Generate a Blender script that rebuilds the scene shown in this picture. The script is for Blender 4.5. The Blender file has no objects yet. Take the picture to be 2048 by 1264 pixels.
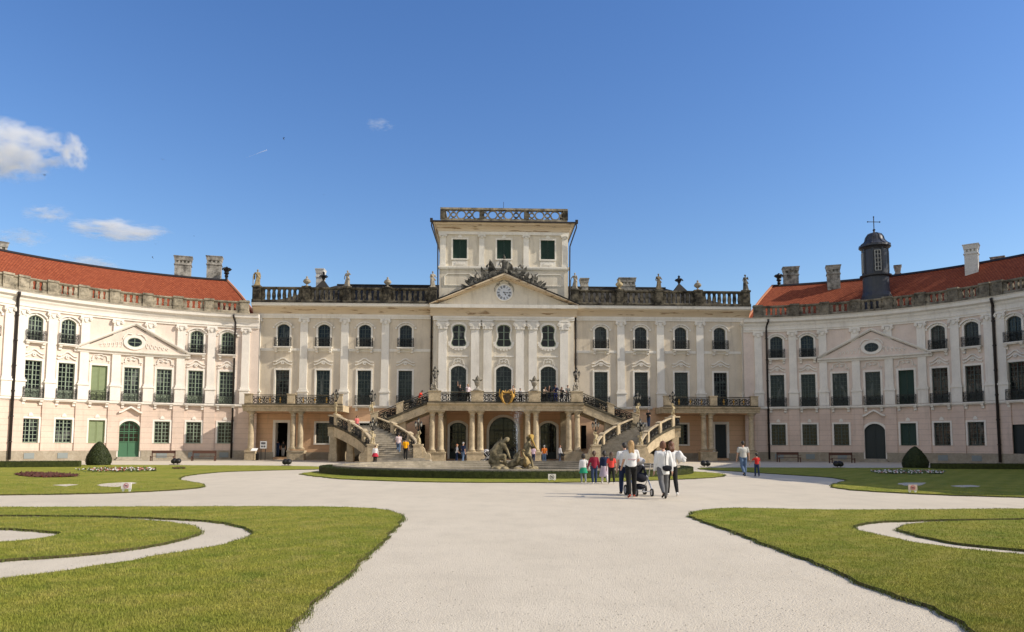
import bpy, bmesh, math, random
import numpy as np
from mathutils import Vector, Matrix, geometry
random.seed(7)
S = bpy.context.scene
COL = S.collection
PI = math.pi
def rad(a): return math.radians(a)

# ------------------------------------------------------------------ camera constants
CAM = Vector((-1.70, 0.0, 1.5))
F0 = 1500.0
psi = rad(1.9); th_ = math.atan(123 / 1500); ROLL = 0.003
Fw = Vector((math.sin(psi) * math.cos(th_), math.cos(psi) * math.cos(th_), math.sin(th_)))
Rt = Vector((math.cos(psi), -math.sin(psi), 0))
Up = Rt.cross(Fw)
R2 = (Rt + ROLL * Up).normalized(); U2 = (Up - ROLL * Rt).normalized()
def ray(u, v): return Fw + R2 * ((u - 1024) / F0) - U2 * ((v - 768) / F0)
def gnd(u, v, z=0.0):
    d = ray(u, v); t = (z - CAM.z) / d.z
    return CAM + d * t
def atY(u, v, Y):
    d = ray(u, v); t = (Y - CAM.y) / d.y
    return CAM + d * t
SUN = Vector((0.824, -0.158, 0.545)).normalized()

# ------------------------------------------------------------------ object helpers
def tag(o, label=None, cat=None, group=None, kind=None):
    if label: o['label'] = label
    if cat: o['category'] = cat
    if group: o['group'] = group
    if kind: o['kind'] = kind
    return o
def thing(name, label, cat, loc=(0, 0, 0), rz=0, group=None, sc=1.0):
    o = bpy.data.objects.new(name, None); COL.objects.link(o)
    o.empty_display_size = 0.3
    o.location = loc; o.rotation_euler = (0, 0, rz); o.scale = (sc, sc, sc)
    return tag(o, label, cat, group)
def link(name, me, parent=None, mat=None, world=False, M=None):
    o = bpy.data.objects.new(name, me); COL.objects.link(o)
    if mat is not None and not me.materials: me.materials.append(mat)
    if M is not None: o.matrix_basis = M
    if parent is not None:
        o.parent = parent
        if world: o.matrix_parent_inverse = Matrix.Translation(-Vector(parent.location))
    return o
def dup(root, loc=None, rz=None, label=None, sc=None):
    r = root.copy(); COL.objects.link(r)
    if loc is not None: r.location = loc
    if rz is not None: r.rotation_euler = (0, 0, rz)
    if sc is not None: r.scale = (sc, sc, sc)
    if label: r['label'] = label
    for ch in list(root.children):
        c = ch.copy(); COL.objects.link(c); c.parent = r
        for g in list(ch.children):
            d = g.copy(); COL.objects.link(d); d.parent = c
    return r

class MB:
    def __init__(s, M=None, ds=None):
        s.v = []; s.f = []; s.M = M; s.ds = ds; s.uv = {}
    def P(s, a, b, c):
        s.v.append(tuple(s.M(a, b, c)) if s.M else (a, b, c)); return len(s.v) - 1
    def F(s, *i): s.f.append(tuple(i))
    def _n(s, a, b): return max(1, int(math.ceil(abs(b - a) / s.ds))) if s.ds else 1
    def box(s, a0, a1, b0, b1, c0, c1):
        n = s._n(a0, a1); rows = []
        for i in range(n + 1):
            a = a0 + (a1 - a0) * i / n
            rows.append([s.P(a, b0, c0), s.P(a, b1, c0), s.P(a, b1, c1), s.P(a, b0, c1)])
        for i in range(n):
            p, q = rows[i], rows[i + 1]
            for k in range(4): s.F(p[k], p[(k + 1) % 4], q[(k + 1) % 4], q[k])
        s.F(*rows[0]); s.F(*reversed(rows[-1])); return s
    def sweep(s, prof, a0, a1, closed=True):
        n = s._n(a0, a1); rows = []
        for i in range(n + 1):
            a = a0 + (a1 - a0) * i / n
            rows.append([s.P(a, b, c) for b, c in prof])
        m = len(prof)
        for i in range(n):
            p, q = rows[i], rows[i + 1]
            for k in range(m if closed else m - 1): s.F(p[k], p[(k + 1) % m], q[(k + 1) % m], q[k])
        if closed: s.F(*rows[0]); s.F(*reversed(rows[-1]))
        return s
    def lathe(s, prof, cx=0, cy=0, cz=0, n=12, sx=1, sy=1, rot=0):
        rows = []
        for r, z in prof:
            rows.append([s.P(cx + sx * r * math.cos(2 * PI * k / n + rot), cy + sy * r * math.sin(2 * PI * k / n + rot), cz + z) for k in range(n)])
        for p, q in zip(rows, rows[1:]):
            for k in range(n): s.F(p[k], p[(k + 1) % n], q[(k + 1) % n], q[k])
        s.F(*reversed(rows[0])); s.F(*rows[-1]); return s
    def tube(s, pts, r, n=4, closed=False):
        pts = [Vector(p) for p in pts]; rows = []; m = len(pts); ref = None
        rr = r if isinstance(r, (list, tuple)) else [r] * m
        for i, p in enumerate(pts):
            if closed: t = pts[(i + 1) % m] - pts[i - 1]
            else: t = pts[min(i + 1, m - 1)] - pts[max(i - 1, 0)]
            if t.length < 1e-9: t = Vector((0, 0, 1))
            t.normalize()
            if ref is None or abs(ref.dot(t)) > .95:
                ref = Vector((0, 0, 1)) if abs(t.z) < .9 else Vector((1, 0, 0))
            x = t.cross(ref).normalized(); y = x.cross(t); ref = y
            rows.append([s.P(*(p + (x * math.cos(2 * PI * k / n + PI / n) + y * math.sin(2 * PI * k / n + PI / n)) * rr[i])) for k in range(n)])
        for i in range(m if closed else m - 1):
            p, q = rows[i], rows[(i + 1) % m]
            for k in range(n): s.F(p[k], p[(k + 1) % n], q[(k + 1) % n], q[k])
        if not closed: s.F(*reversed(rows[0])); s.F(*rows[-1])
        return s
    def prism(s, poly, b0, b1):            # poly in (a,c), extruded along b
        tris = geometry.tessellate_polygon([[Vector((a, c, 0)) for a, c in poly]])
        A = [s.P(a, b0, c) for a, c in poly]; B = [s.P(a, b1, c) for a, c in poly]
        for t in tris:
            s.F(*[A[i] for i in t]); s.F(*[B[i] for i in reversed(t)])
        m = len(poly)
        for k in range(m): s.F(A[k], A[(k + 1) % m], B[(k + 1) % m], B[k])
        return s
    def flat(s, poly, b):
        A = [s.P(a, b, c) for a, c in poly]
        for t in geometry.tessellate_polygon([[Vector((a, c, 0)) for a, c in poly]]): s.F(*[A[i] for i in t])
        return s
    def ring(s, o, i, b0, b1):             # ring between two outlines of equal length, thickness b0..b1
        m = len(o)
        O0 = [s.P(a, b0, c) for a, c in o]; I0 = [s.P(a, b0, c) for a, c in i]
        O1 = [s.P(a, b1, c) for a, c in o]; I1 = [s.P(a, b1, c) for a, c in i]
        for k in range(m):
            j = (k + 1) % m
            s.F(O0[k], O0[j], I0[j], I0[k]); s.F(O1[k], I1[k], I1[j], O1[j])
            s.F(O0[k], O1[k], O1[j], O0[j]); s.F(I0[k], I0[j], I1[j], I1[k])
        return s
    def strip(s, o, i, b0, b1):            # open version of ring
        m = len(o)
        O0 = [s.P(a, b0, c) for a, c in o]; I0 = [s.P(a, b0, c) for a, c in i]
        O1 = [s.P(a, b1, c) for a, c in o]; I1 = [s.P(a, b1, c) for a, c in i]
        for k in range(m - 1):
            j = k + 1
            s.F(O0[k], O0[j], I0[j], I0[k]); s.F(O1[k], I1[k], I1[j], O1[j])
            s.F(O0[k], O1[k], O1[j], O0[j]); s.F(I0[k], I0[j], I1[j], I1[k])
        s.F(O0[0], I0[0], I1[0], O1[0]); s.F(O0[-1], O1[-1], I1[-1], I0[-1])
        return s
    def mesh(s, name, smooth=False, fix=True):
        me = bpy.data.meshes.new(name)
        me.from_pydata(s.v, [], s.f)
        if fix:
            bm = bmesh.new(); bm.from_mesh(me); bmesh.ops.recalc_face_normals(bm, faces=bm.faces); bm.to_mesh(me); bm.free()
        if smooth: me.polygons.foreach_set('use_smooth', [True] * len(me.polygons))
        return me
    def build(s, name, mat, parent=None, smooth=False, world=True, fix=True):
        return link(name, s.mesh(name, smooth, fix), parent, mat, world)

# ------------------------------------------------------------------ materials
def newmat(name):
    m = bpy.data.materials.new(name); m.use_nodes = True
    nt = m.node_tree; return m, nt, nt.nodes['Principled BSDF']
def N(nt, t, **k):
    n = nt.nodes.new(t)
    for a, b in k.items():
        if hasattr(n, a): setattr(n, a, b)
        else: n.inputs[a].default_value = b
    return n
def ramp(nt, fac, stops):
    n = nt.nodes.new('ShaderNodeValToRGB'); e = n.color_ramp.elements
    while len(e) < len(stops): e.new(.5)
    for x, (p, c) in zip(e, stops): x.position = p; x.color = (*c, 1) if len(c) == 3 else c
    nt.links.new(fac, n.inputs[0]); return n.outputs[0]
def mix(nt, fac, a, b, bt='MIX'):
    n = nt.nodes.new('ShaderNodeMix'); n.data_type = 'RGBA'; n.blend_type = bt
    for sock, v in ((n.inputs['Factor'], fac), (n.inputs[6], a), (n.inputs[7], b)):
        if isinstance(v, (int, float)): sock.default_value = v
        elif isinstance(v, tuple): sock.default_value = (*v, 1) if len(v) == 3 else v
        else: nt.links.new(v, sock)
    return n.outputs[2]
def noi(nt, vec, scale, detail=4, rough=.6):
    n = nt.nodes.new('ShaderNodeTexNoise'); n.inputs['Scale'].default_value = scale
    n.inputs['Detail'].default_value = detail; n.inputs['Roughness'].default_value = rough
    if vec is not None: nt.links.new(vec, n.inputs['Vector'])
    return n.outputs['Fac']
def pos(nt, scale=None):
    g = nt.nodes.new('ShaderNodeNewGeometry').outputs['Position']
    if scale:
        v = nt.nodes.new('ShaderNodeVectorMath'); v.operation = 'MULTIPLY'
        nt.links.new(g, v.inputs[0]); v.inputs[1].default_value = scale; return v.outputs[0]
    return g
def bump(nt, b, h, strength, dist):
    n = nt.nodes.new('ShaderNodeBump'); n.inputs['Strength'].default_value = strength; n.inputs['Distance'].default_value = dist
    nt.links.new(h, n.inputs['Height']); nt.links.new(n.outputs[0], b.inputs['Normal'])
def mth(nt, op, a, b=None, clamp=False):
    n = nt.nodes.new('ShaderNodeMath'); n.operation = op; n.use_clamp = clamp
    for i, v in enumerate((a, b)):
        if v is None: continue
        if isinstance(v, (int, float)): n.inputs[i].default_value = v
        else: nt.links.new(v, n.inputs[i])
    return n.outputs[0]
def plaster(name, c, dirt=(.30, .25, .19), amt=.55, joints=False, stain=.35):
    m, nt, b = newmat(name)
    c2 = tuple(x * .86 for x in c)
    n1 = noi(nt, pos(nt), .55, 6); base = mix(nt, ramp(nt, n1, [(.38, (0, 0, 0)), (.68, (1, 1, 1))]), c, c2)
    n2 = noi(nt, pos(nt, (1.6, 1.6, .22)), 1.1, 7, .68)          # rain streaks
    base = mix(nt, mth(nt, 'MULTIPLY', ramp(nt, n2, [(.53, (0, 0, 0)), (.74, (1, 1, 1))]), stain), base, dirt)
    n3 = noi(nt, pos(nt), 7, 4); base = mix(nt, mth(nt, 'MULTIPLY', ramp(nt, n3, [(.45, (0, 0, 0)), (.75, (1, 1, 1))]), .30), base, tuple(x * .7 for x in c))
    h = noi(nt, pos(nt), 35, 3)
    if joints:
        sp = nt.nodes.new('ShaderNodeSeparateXYZ'); nt.links.new(pos(nt), sp.inputs[0])
        fr = mth(nt, 'FRACT', mth(nt, 'DIVIDE', sp.outputs[2], .52))
        ln = mth(nt, 'LESS_THAN', fr, .085)
        base = mix(nt, mth(nt, 'MULTIPLY', ln, .38), base, tuple(x * .45 for x in c))
        h = mth(nt, 'SUBTRACT', h, mth(nt, 'MULTIPLY', ln, 3))
    nt.links.new(base, b.inputs['Base Color']); b.inputs['Roughness'].default_value = .9
    b.inputs['Specular IOR Level'].default_value = .2
    bump(nt, b, h, .35, .02); return m
def stone(name, c, dark, cover=.5, sc=1.6, spread=.16, bumpd=.03):
    m, nt, b = newmat(name)
    n1 = noi(nt, pos(nt), sc, 8, .7); n2 = noi(nt, pos(nt), sc * 7, 5, .65)
    base = mix(nt, ramp(nt, n2, [(.35, (0, 0, 0)), (.7, (1, 1, 1))]), c, tuple(x * .72 for x in c))
    base = mix(nt, ramp(nt, n1, [(max(0, cover - spread), (0, 0, 0)), (min(1, cover + spread), (1, 1, 1))]), base, dark)
    nt.links.new(base, b.inputs['Base Color']); b.inputs['Roughness'].default_value = .92
    b.inputs['Specular IOR Level'].default_value = .15
    bump(nt, b, n2, .6, bumpd); return m
def plain(name, c, rough=.6, metal=0., var=.18, sc=20, spec=.4, bmp=0):
    m, nt, b = newmat(name)
    n = noi(nt, pos(nt), sc, 4); nt.links.new(mix(nt, n, tuple(min(1, x * (1 + var)) for x in c), tuple(x * (1 - var) for x in c)), b.inputs['Base Color'])
    b.inputs['Roughness'].default_value = rough; b.inputs['Metallic'].default_value = metal
    b.inputs['Specular IOR Level'].default_value = spec
    if bmp: bump(nt, b, n, .5, bmp)
    return m
PLA_MAIN = plaster('plaster_cream', (.70, .615, .49), stain=.5)
PLA_PAV = plaster('plaster_ivory', (.72, .655, .54), stain=.5)
PLA_WING = plaster('plaster_pink', (.75, .635, .55), stain=.26)
PLA_WINGB = plaster('plaster_pink_jointed', (.71, .565, .47), joints=True, stain=.4)
PLA_BASE = plaster('plaster_ochre_jointed', (.72, .47, .29), joints=True)
TRIM = plaster('trim_white', (.83, .79, .71), stain=.36)
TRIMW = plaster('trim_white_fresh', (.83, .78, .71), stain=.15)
def cornmat():
    m, nt, b = newmat('cornice_peeling')
    n1 = noi(nt, pos(nt), .6, 6); c = mix(nt, n1, (.74, .62, .45), (.58, .46, .32))
    n2 = noi(nt, pos(nt, (.38, .38, 3.4)), 1.15, 7, .62); pl = ramp(nt, n2, [(.585, (0, 0, 0)), (.62, (1, 1, 1))])
    c = mix(nt, mth(nt, 'MULTIPLY', pl, .85), c, mix(nt, noi(nt, pos(nt), 6, 3), (.20, .12, .06), (.40, .27, .16)))
    nt.links.new(c, b.inputs['Base Color']); b.inputs['Roughness'].default_value = .92; b.inputs['Specular IOR Level'].default_value = .15
    bump(nt, b, mth(nt, 'SUBTRACT', 1, pl), .8, .03); return m
CORN = cornmat()
STONE = stone('sandstone', (.60, .49, .33), (.22, .18, .12), .60)
STONE_W = stone('weathered_stone', (.46, .40, .30), (.085, .075, .055), .52, 1.2, .14)
STONE_B = stone('blackened_stone', (.27, .235, .17), (.024, .022, .018), .43, 1.3, .16)
STONE_WB = stone('grey_parapet_stone', (.34, .30, .23), (.05, .045, .036), .50, 1.2, .16)
STAT = stone('statue_stone', (.42, .38, .31), (.13, .115, .09), .55, 3.0, .15)
STAT_D = stone('trophy_stone', (.25, .235, .20), (.035, .034, .03), .47, 2.2, .12)
PUTTO = stone('putto_stone', (.56, .47, .30), (.25, .18, .08), .58, 5, .15)
FOUNT = stone('fountain_stone', (.40, .33, .20), (.055, .045, .025), .52, 2.5, .12)
PLINTH = stone('plinth_stone', (.42, .37, .29), (.26, .22, .16), .55, 1.0)
STEP = stone('step_stone', (.46, .41, .33), (.20, .18, .14), .60, 2.0)
IRON = plain('wrought_iron', (.018, .018, .017), .5, .3)
GOLD = plain('gilding', (.42, .24, .05), .5, .35, var=.5, sc=9)
PIPE = plain('pipe_dark', (.028, .022, .020), .5, .2)
LEAD = plain('lead_sheet', (.052, .056, .066), .5, .3, sc=3)
ZINC = plain('zinc_roof', (.042, .040, .037), .9, 0, sc=2, spec=.1)
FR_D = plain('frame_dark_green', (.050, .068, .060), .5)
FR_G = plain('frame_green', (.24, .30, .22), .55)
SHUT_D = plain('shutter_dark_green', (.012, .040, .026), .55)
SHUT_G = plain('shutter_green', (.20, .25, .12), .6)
DOOR_G = plain('door_green', (.055, .15, .08), .5)
DOOR_D = plain('door_dark', (.018, .026, .026), .55)
BLACK = plain('black_void', (.004, .004, .004), .9, spec=0)
WHITE = plain('white_enamel', (.80, .80, .78), .5)
INK = plain('black_ink', (.02, .02, .022), .6)
RED = plain('sign_red', (.5, .05, .08), .6)
WOOD = plain('bench_wood', (.10, .045, .03), .6)
def glass():
    m, nt, b = newmat('window_glass')
    n = noi(nt, pos(nt), .9, 2)
    nt.links.new(mix(nt, ramp(nt, n, [(.45, (0, 0, 0)), (.6, (1, 1, 1))]), (.003, .004, .005), (.010, .013, .017)), b.inputs['Base Color'])
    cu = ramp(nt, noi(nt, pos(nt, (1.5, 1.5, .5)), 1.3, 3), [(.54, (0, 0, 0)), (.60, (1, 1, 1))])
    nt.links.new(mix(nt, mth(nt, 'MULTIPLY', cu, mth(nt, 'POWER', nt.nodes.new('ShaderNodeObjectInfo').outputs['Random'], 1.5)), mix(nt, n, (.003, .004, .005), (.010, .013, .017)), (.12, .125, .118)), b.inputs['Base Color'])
    b.inputs['Roughness'].default_value = .04; b.inputs['Specular IOR Level'].default_value = .3
    bump(nt, b, noi(nt, pos(nt), 1.6, 1), .10, .05); return m
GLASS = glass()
def roofmat():
    m, nt, b = newmat('roof_tiles')
    uv = nt.nodes.new('ShaderNodeUVMap').outputs[0]
    br = nt.nodes.new('ShaderNodeTexBrick'); nt.links.new(uv, br.inputs['Vector'])
    br.inputs['Scale'].default_value = 1; br.inputs['Brick Width'].default_value = .22; br.inputs['Row Height'].default_value = .2
    br.inputs['Mortar Size'].default_value = .022; br.inputs['Mortar Smooth'].default_value = .3
    br.inputs['Color1'].default_value = (.255, .058, .024, 1); br.inputs['Color2'].default_value = (.36, .095, .04, 1); br.inputs['Mortar'].default_value = (.10, .024, .012, 1)
    n = noi(nt, pos(nt), .7, 5); c = mix(nt, ramp(nt, n, [(.4, (0, 0, 0)), (.7, (.45, .45, .45))]), br.outputs['Color'], (.26, .07, .034))
    nt.links.new(c, b.inputs['Base Color']); b.inputs['Roughness'].default_value = .85; b.inputs['Specular IOR Level'].default_value = .2
    bump(nt, b, mth(nt, 'SUBTRACT', 1, br.outputs['Fac']), .7, .03); return m
ROOF = roofmat()
def gravel():
    m, nt, b = newmat('gravel')
    p = pos(nt)
    big = noi(nt, p, .16, 5); mid = noi(nt, p, 1.3, 5); fine = noi(nt, p, 34, 5, .75)
    v = nt.nodes.new('ShaderNodeTexVoronoi'); v.inputs['Scale'].default_value = 60; nt.links.new(p, v.inputs['Vector'])
    c = mix(nt, ramp(nt, big, [(.35, (0, 0, 0)), (.65, (1, 1, 1))]), (.615, .545, .425), (.545, .48, .37))
    c = mix(nt, mth(nt, 'MULTIPLY', ramp(nt, mid, [(.46, (0, 0, 0)), (.72, (1, 1, 1))]), .55), c, (.475, .42, .325))
    c = mix(nt, mth(nt, 'MULTIPLY', ramp(nt, fine, [(.50, (0, 0, 0)), (.66, (1, 1, 1))]), .55), c, (.36, .32, .245))
    c = mix(nt, mth(nt, 'MULTIPLY', v.outputs['Color'], .3), c, (.70, .635, .53))
    c = mix(nt, mth(nt, 'MULTIPLY', ramp(nt, noi(nt, pos(nt, (1.5, .28, 1)), .8, 6, .7), [(.5, (0, 0, 0)), (.72, (1, 1, 1))]), .34), c, (.47, .415, .325))
    nt.links.new(c, b.inputs['Base Color']); b.inputs['Roughness'].default_value = .95; b.inputs['Specular IOR Level'].default_value = .1
    h = mth(nt, 'ADD', mth(nt, 'MULTIPLY', v.outputs['Distance'], -.8), mth(nt, 'ADD', fine, mth(nt, 'MULTIPLY', noi(nt, p, 6, 4), 1.6)))
    bump(nt, b, h, .45, .014); return m
GRAVEL = gravel()
def lawncol(nt, k=1.0):
    """mown turf: green / straw patches, worn spots, clover and faint mowing lanes"""
    p = pos(nt)
    c = mix(nt, ramp(nt, noi(nt, p, .45, 7, .68), [(.34, (0, 0, 0)), (.66, (1, 1, 1))]), (.165 * k, .205 * k, .022 * k), (.32 * k, .28 * k, .052 * k))
    c = mix(nt, ramp(nt, noi(nt, p, 2.1, 6, .72), [(.46, (0, 0, 0)), (.72, (.9, .9, .9))]), c, (.40 * k, .325 * k, .10 * k))
    rt = nt.nodes.new('ShaderNodeMapping'); rt.inputs['Rotation'].default_value = (0, 0, rad(38)); nt.links.new(p, rt.inputs[0])
    w = nt.nodes.new('ShaderNodeTexWave'); w.inputs['Scale'].default_value = .34; w.inputs['Distortion'].default_value = 2.2; w.inputs['Detail'].default_value = 3; w.inputs['Detail Scale'].default_value = .6; nt.links.new(rt.outputs[0], w.inputs['Vector'])
    c = mix(nt, mth(nt, 'MULTIPLY', w.outputs['Fac'], .30), c, (.12 * k, .16 * k, .020 * k))
    c = mix(nt, mth(nt, 'MULTIPLY', ramp(nt, noi(nt, p, 1.0, 5, .75), [(.57, (0, 0, 0)), (.70, (1, 1, 1))]), .62), c, (.070 * k, .125 * k, .012 * k))
    return c
def lawnmat(name, k=1.0):
    m, nt, b = newmat(name); p = pos(nt)
    c = mix(nt, ramp(nt, noi(nt, p, 26, 4, .75), [(.42, (0, 0, 0)), (.66, (.8, .8, .8))]), lawncol(nt, k), (.125 * k, .15 * k, .018 * k))
    nt.links.new(c, b.inputs['Base Color']); b.inputs['Roughness'].default_value = .9; b.inputs['Specular IOR Level'].default_value = .1
    bump(nt, b, noi(nt, p, 40, 4, .8), 1, .05); return m
LAWN = lawnmat('lawn_turf', 1.32)
SOIL = plain('soil_edge', (.085, .07, .035), .95, sc=30, spec=.1, bmp=.03)
def leafmat(name, c1, c2, sc=2.5, trans=.25):
    m, nt, b = newmat(name)
    n = noi(nt, pos(nt), sc, 5, .7)
    nt.links.new(mix(nt, ramp(nt, n, [(.36, (0, 0, 0)), (.66, (1, 1, 1))]), c1, c2), b.inputs['Base Color'])
    b.inputs['Roughness'].default_value = .6; b.inputs['Specular IOR Level'].default_value = .25
    b.inputs['Subsurface Weight'].default_value = 0
    return m
def blademat():
    m, nt, b = newmat('grass_blade'); nt.links.new(mix(nt, mth(nt, 'MULTIPLY', noi(nt, pos(nt), 60, 2), .5), lawncol(nt, 1.08), (.30, .31, .07)), b.inputs['Base Color'])
    b.inputs['Roughness'].default_value = .7; b.inputs['Specular IOR Level'].default_value = .15; return m
BLADE = blademat()
HEDGE = leafmat('hedge_leaf', (.026, .034, .008), (.060, .072, .016), 6)
YEW = leafmat('yew_leaf', (.020, .030, .009), (.045, .058, .015), 7)
# ------------------------------------------------------------------ outlines, walls
def outline(w, h, rise=0, n=8):
    p = [(-w / 2, 0), (w / 2, 0)]
    if rise <= 0: return p + [(w / 2, h), (-w / 2, h)]
    # circular segment through (w/2,h-rise),(0,h),(-w/2,h-rise)
    r = (w * w / 4 + rise * rise) / (2 * rise); cz = h - r
    a0 = math.asin(min(1, w / 2 / r))
    if rise > w / 2 - 1e-6: a0 = PI / 2
    for i in range(n + 1):
        a = a0 - 2 * a0 * i / n; p.append((r * math.sin(a), cz + r * math.cos(a)))
    return p
def oval(rx, rz, n=20): return [(rx * math.cos(2 * PI * k / n), rz + rz * math.sin(2 * PI * k / n)) for k in range(n)]
def curvy(w, h):                        # baroque window: round top, waist, wide bulging foot
    half = [(.30, 0), (.43, .02), (.50, .09), (.515, .17), (.43, .30), (.375, .45), (.385, .60), (.43, .70), (.445, .80), (.41, .89), (.30, .955), (.16, .99)]
    R_ = [(x * w, z * h) for x, z in half]
    return [(-x, z) for x, z in R_[::-1]][-1:] + R_ + [(0, h)] + [(-x, z) for x, z in R_[::-1]][:-1]
def scaled(o, w, h, g, gz=None, base=False):
    """outline grown by g (negative shrinks), about its middle"""
    gz = g if gz is None else gz
    cz = h / 2
    return [(x * (1 + 2 * g / w), (cz + (z - cz) * (1 + 2 * gz / h)) if not (base and z < 1e-6) else z) for x, z in o]
def wall(mb, s0, s1, z0, z1, ops, reveal=.30, d=0.0):
    """wall sheet at outward depth d with real openings; ops: (s, z, outline)"""
    cells = []
    for s, z, o in ops:
        xs = [p[0] for p in o]; zs = [p[1] for p in o]
        pad = 0 if len(o) == 4 else .06
        cells.append((s + min(xs) - pad, s + max(xs) + pad, z + min(zs) - pad, z + max(zs) + pad, s, z, o))
    S_ = {s0, s1}; Z_ = {z0, z1}
    for c in cells: S_ |= {c[0], c[1]}; Z_ |= {max(c[2], z0), c[3]}
    S_ = sorted(S_); Z_ = sorted(Z_)
    if mb.ds:
        T = []
        for a, b in zip(S_, S_[1:]):
            n = max(1, int(math.ceil((b - a) / mb.ds)))
            T += [a + (b - a) * k / n for k in range(n)]
        S_ = T + [S_[-1]]
    idx = {}
    def V(i, j):
        if (i, j) not in idx: idx[(i, j)] = mb.P(S_[i], d, Z_[j])
        return idx[(i, j)]
    for i in range(len(S_) - 1):
        for j in range(len(Z_) - 1):
            cs = (S_[i] + S_[i + 1]) / 2; cz = (Z_[j] + Z_[j + 1]) / 2
            if any(c[0] < cs < c[1] and c[2] < cz < c[3] for c in cells): continue
            mb.F(V(i, j), V(i + 1, j), V(i + 1, j + 1), V(i, j + 1))
    for a0, a1, c0, c1, s, z, o in cells:
        pts = [(s + x, z + y) for x, y in o]
        if len(o) != 4:
            outer = [(a0, max(c0, z0)), (a1, max(c0, z0)), (a1, c1), (a0, c1)]
            allp = outer + pts
            I = [mb.P(a, d, c) for a, c in allp]
            for t in geometry.tessellate_polygon([[Vector((a, c, 0)) for a, c in outer], [Vector((a, c, 0)) for a, c in pts]]):
                mb.F(*[I[k] for k in t])
        A = [mb.P(a, d, c) for a, c in pts]; B = [mb.P(a, d - reveal, c) for a, c in pts]
        m = len(pts)
        for k in range(m): mb.F(A[k], A[(k + 1) % m], B[(k + 1) % m], B[k])

class Site:
    """a facade: M(s,d,z)->xyz, with frames for placing ready-made parts"""
    def __init__(s, M, ds=None, flip=False): s.M = M; s.ds = ds; s.flip = flip
    def mb(s): return MB(s.M, s.ds)
    def at(s, a, z, d=0):
        p = Vector(s.M(a, d, z)); q = Vector(s.M(a, d + 1, z))
        n = (q - p).normalized(); r = Vector((0, 0, 1)).cross(n)
        m = Matrix(((r.x, -n.x, 0, p.x), (r.y, -n.y, 0, p.y), (r.z, -n.z, 1, p.z), (0, 0, 0, 1)))
        return m

# ------------------------------------------------------------------ windows (local: x right, -y outward, z up)
_cache = {}
def top_at(o, x):
    best = 0
    for (x0, z0), (x1, z1) in zip(o, o[1:] + o[:1]):
        if min(x0, x1) - 1e-6 <= x <= max(x0, x1) + 1e-6 and abs(x1 - x0) > 1e-6:
            best = max(best, z0 + (z1 - z0) * (x - x0) / (x1 - x0))
    return best
def bot_at(o, x):
    best = 99
    for (x0, z0), (x1, z1) in zip(o, o[1:] + o[:1]):
        if min(x0, x1) - 1e-6 <= x <= max(x0, x1) + 1e-6 and abs(x1 - x0) > 1e-6:
            best = min(best, z0 + (z1 - z0) * (x - x0) / (x1 - x0))
    return best
def side_at(o, z, cz):
    best = 0
    for (x0, z0), (x1, z1) in zip(o, o[1:] + o[:1]):
        if min(z0, z1) - 1e-6 <= z <= max(z0, z1) + 1e-6 and abs(z1 - z0) > 1e-6:
            best = max(best, abs(x0 + (x1 - x0) * (z - z0) / (z1 - z0)))
    return best
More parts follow.
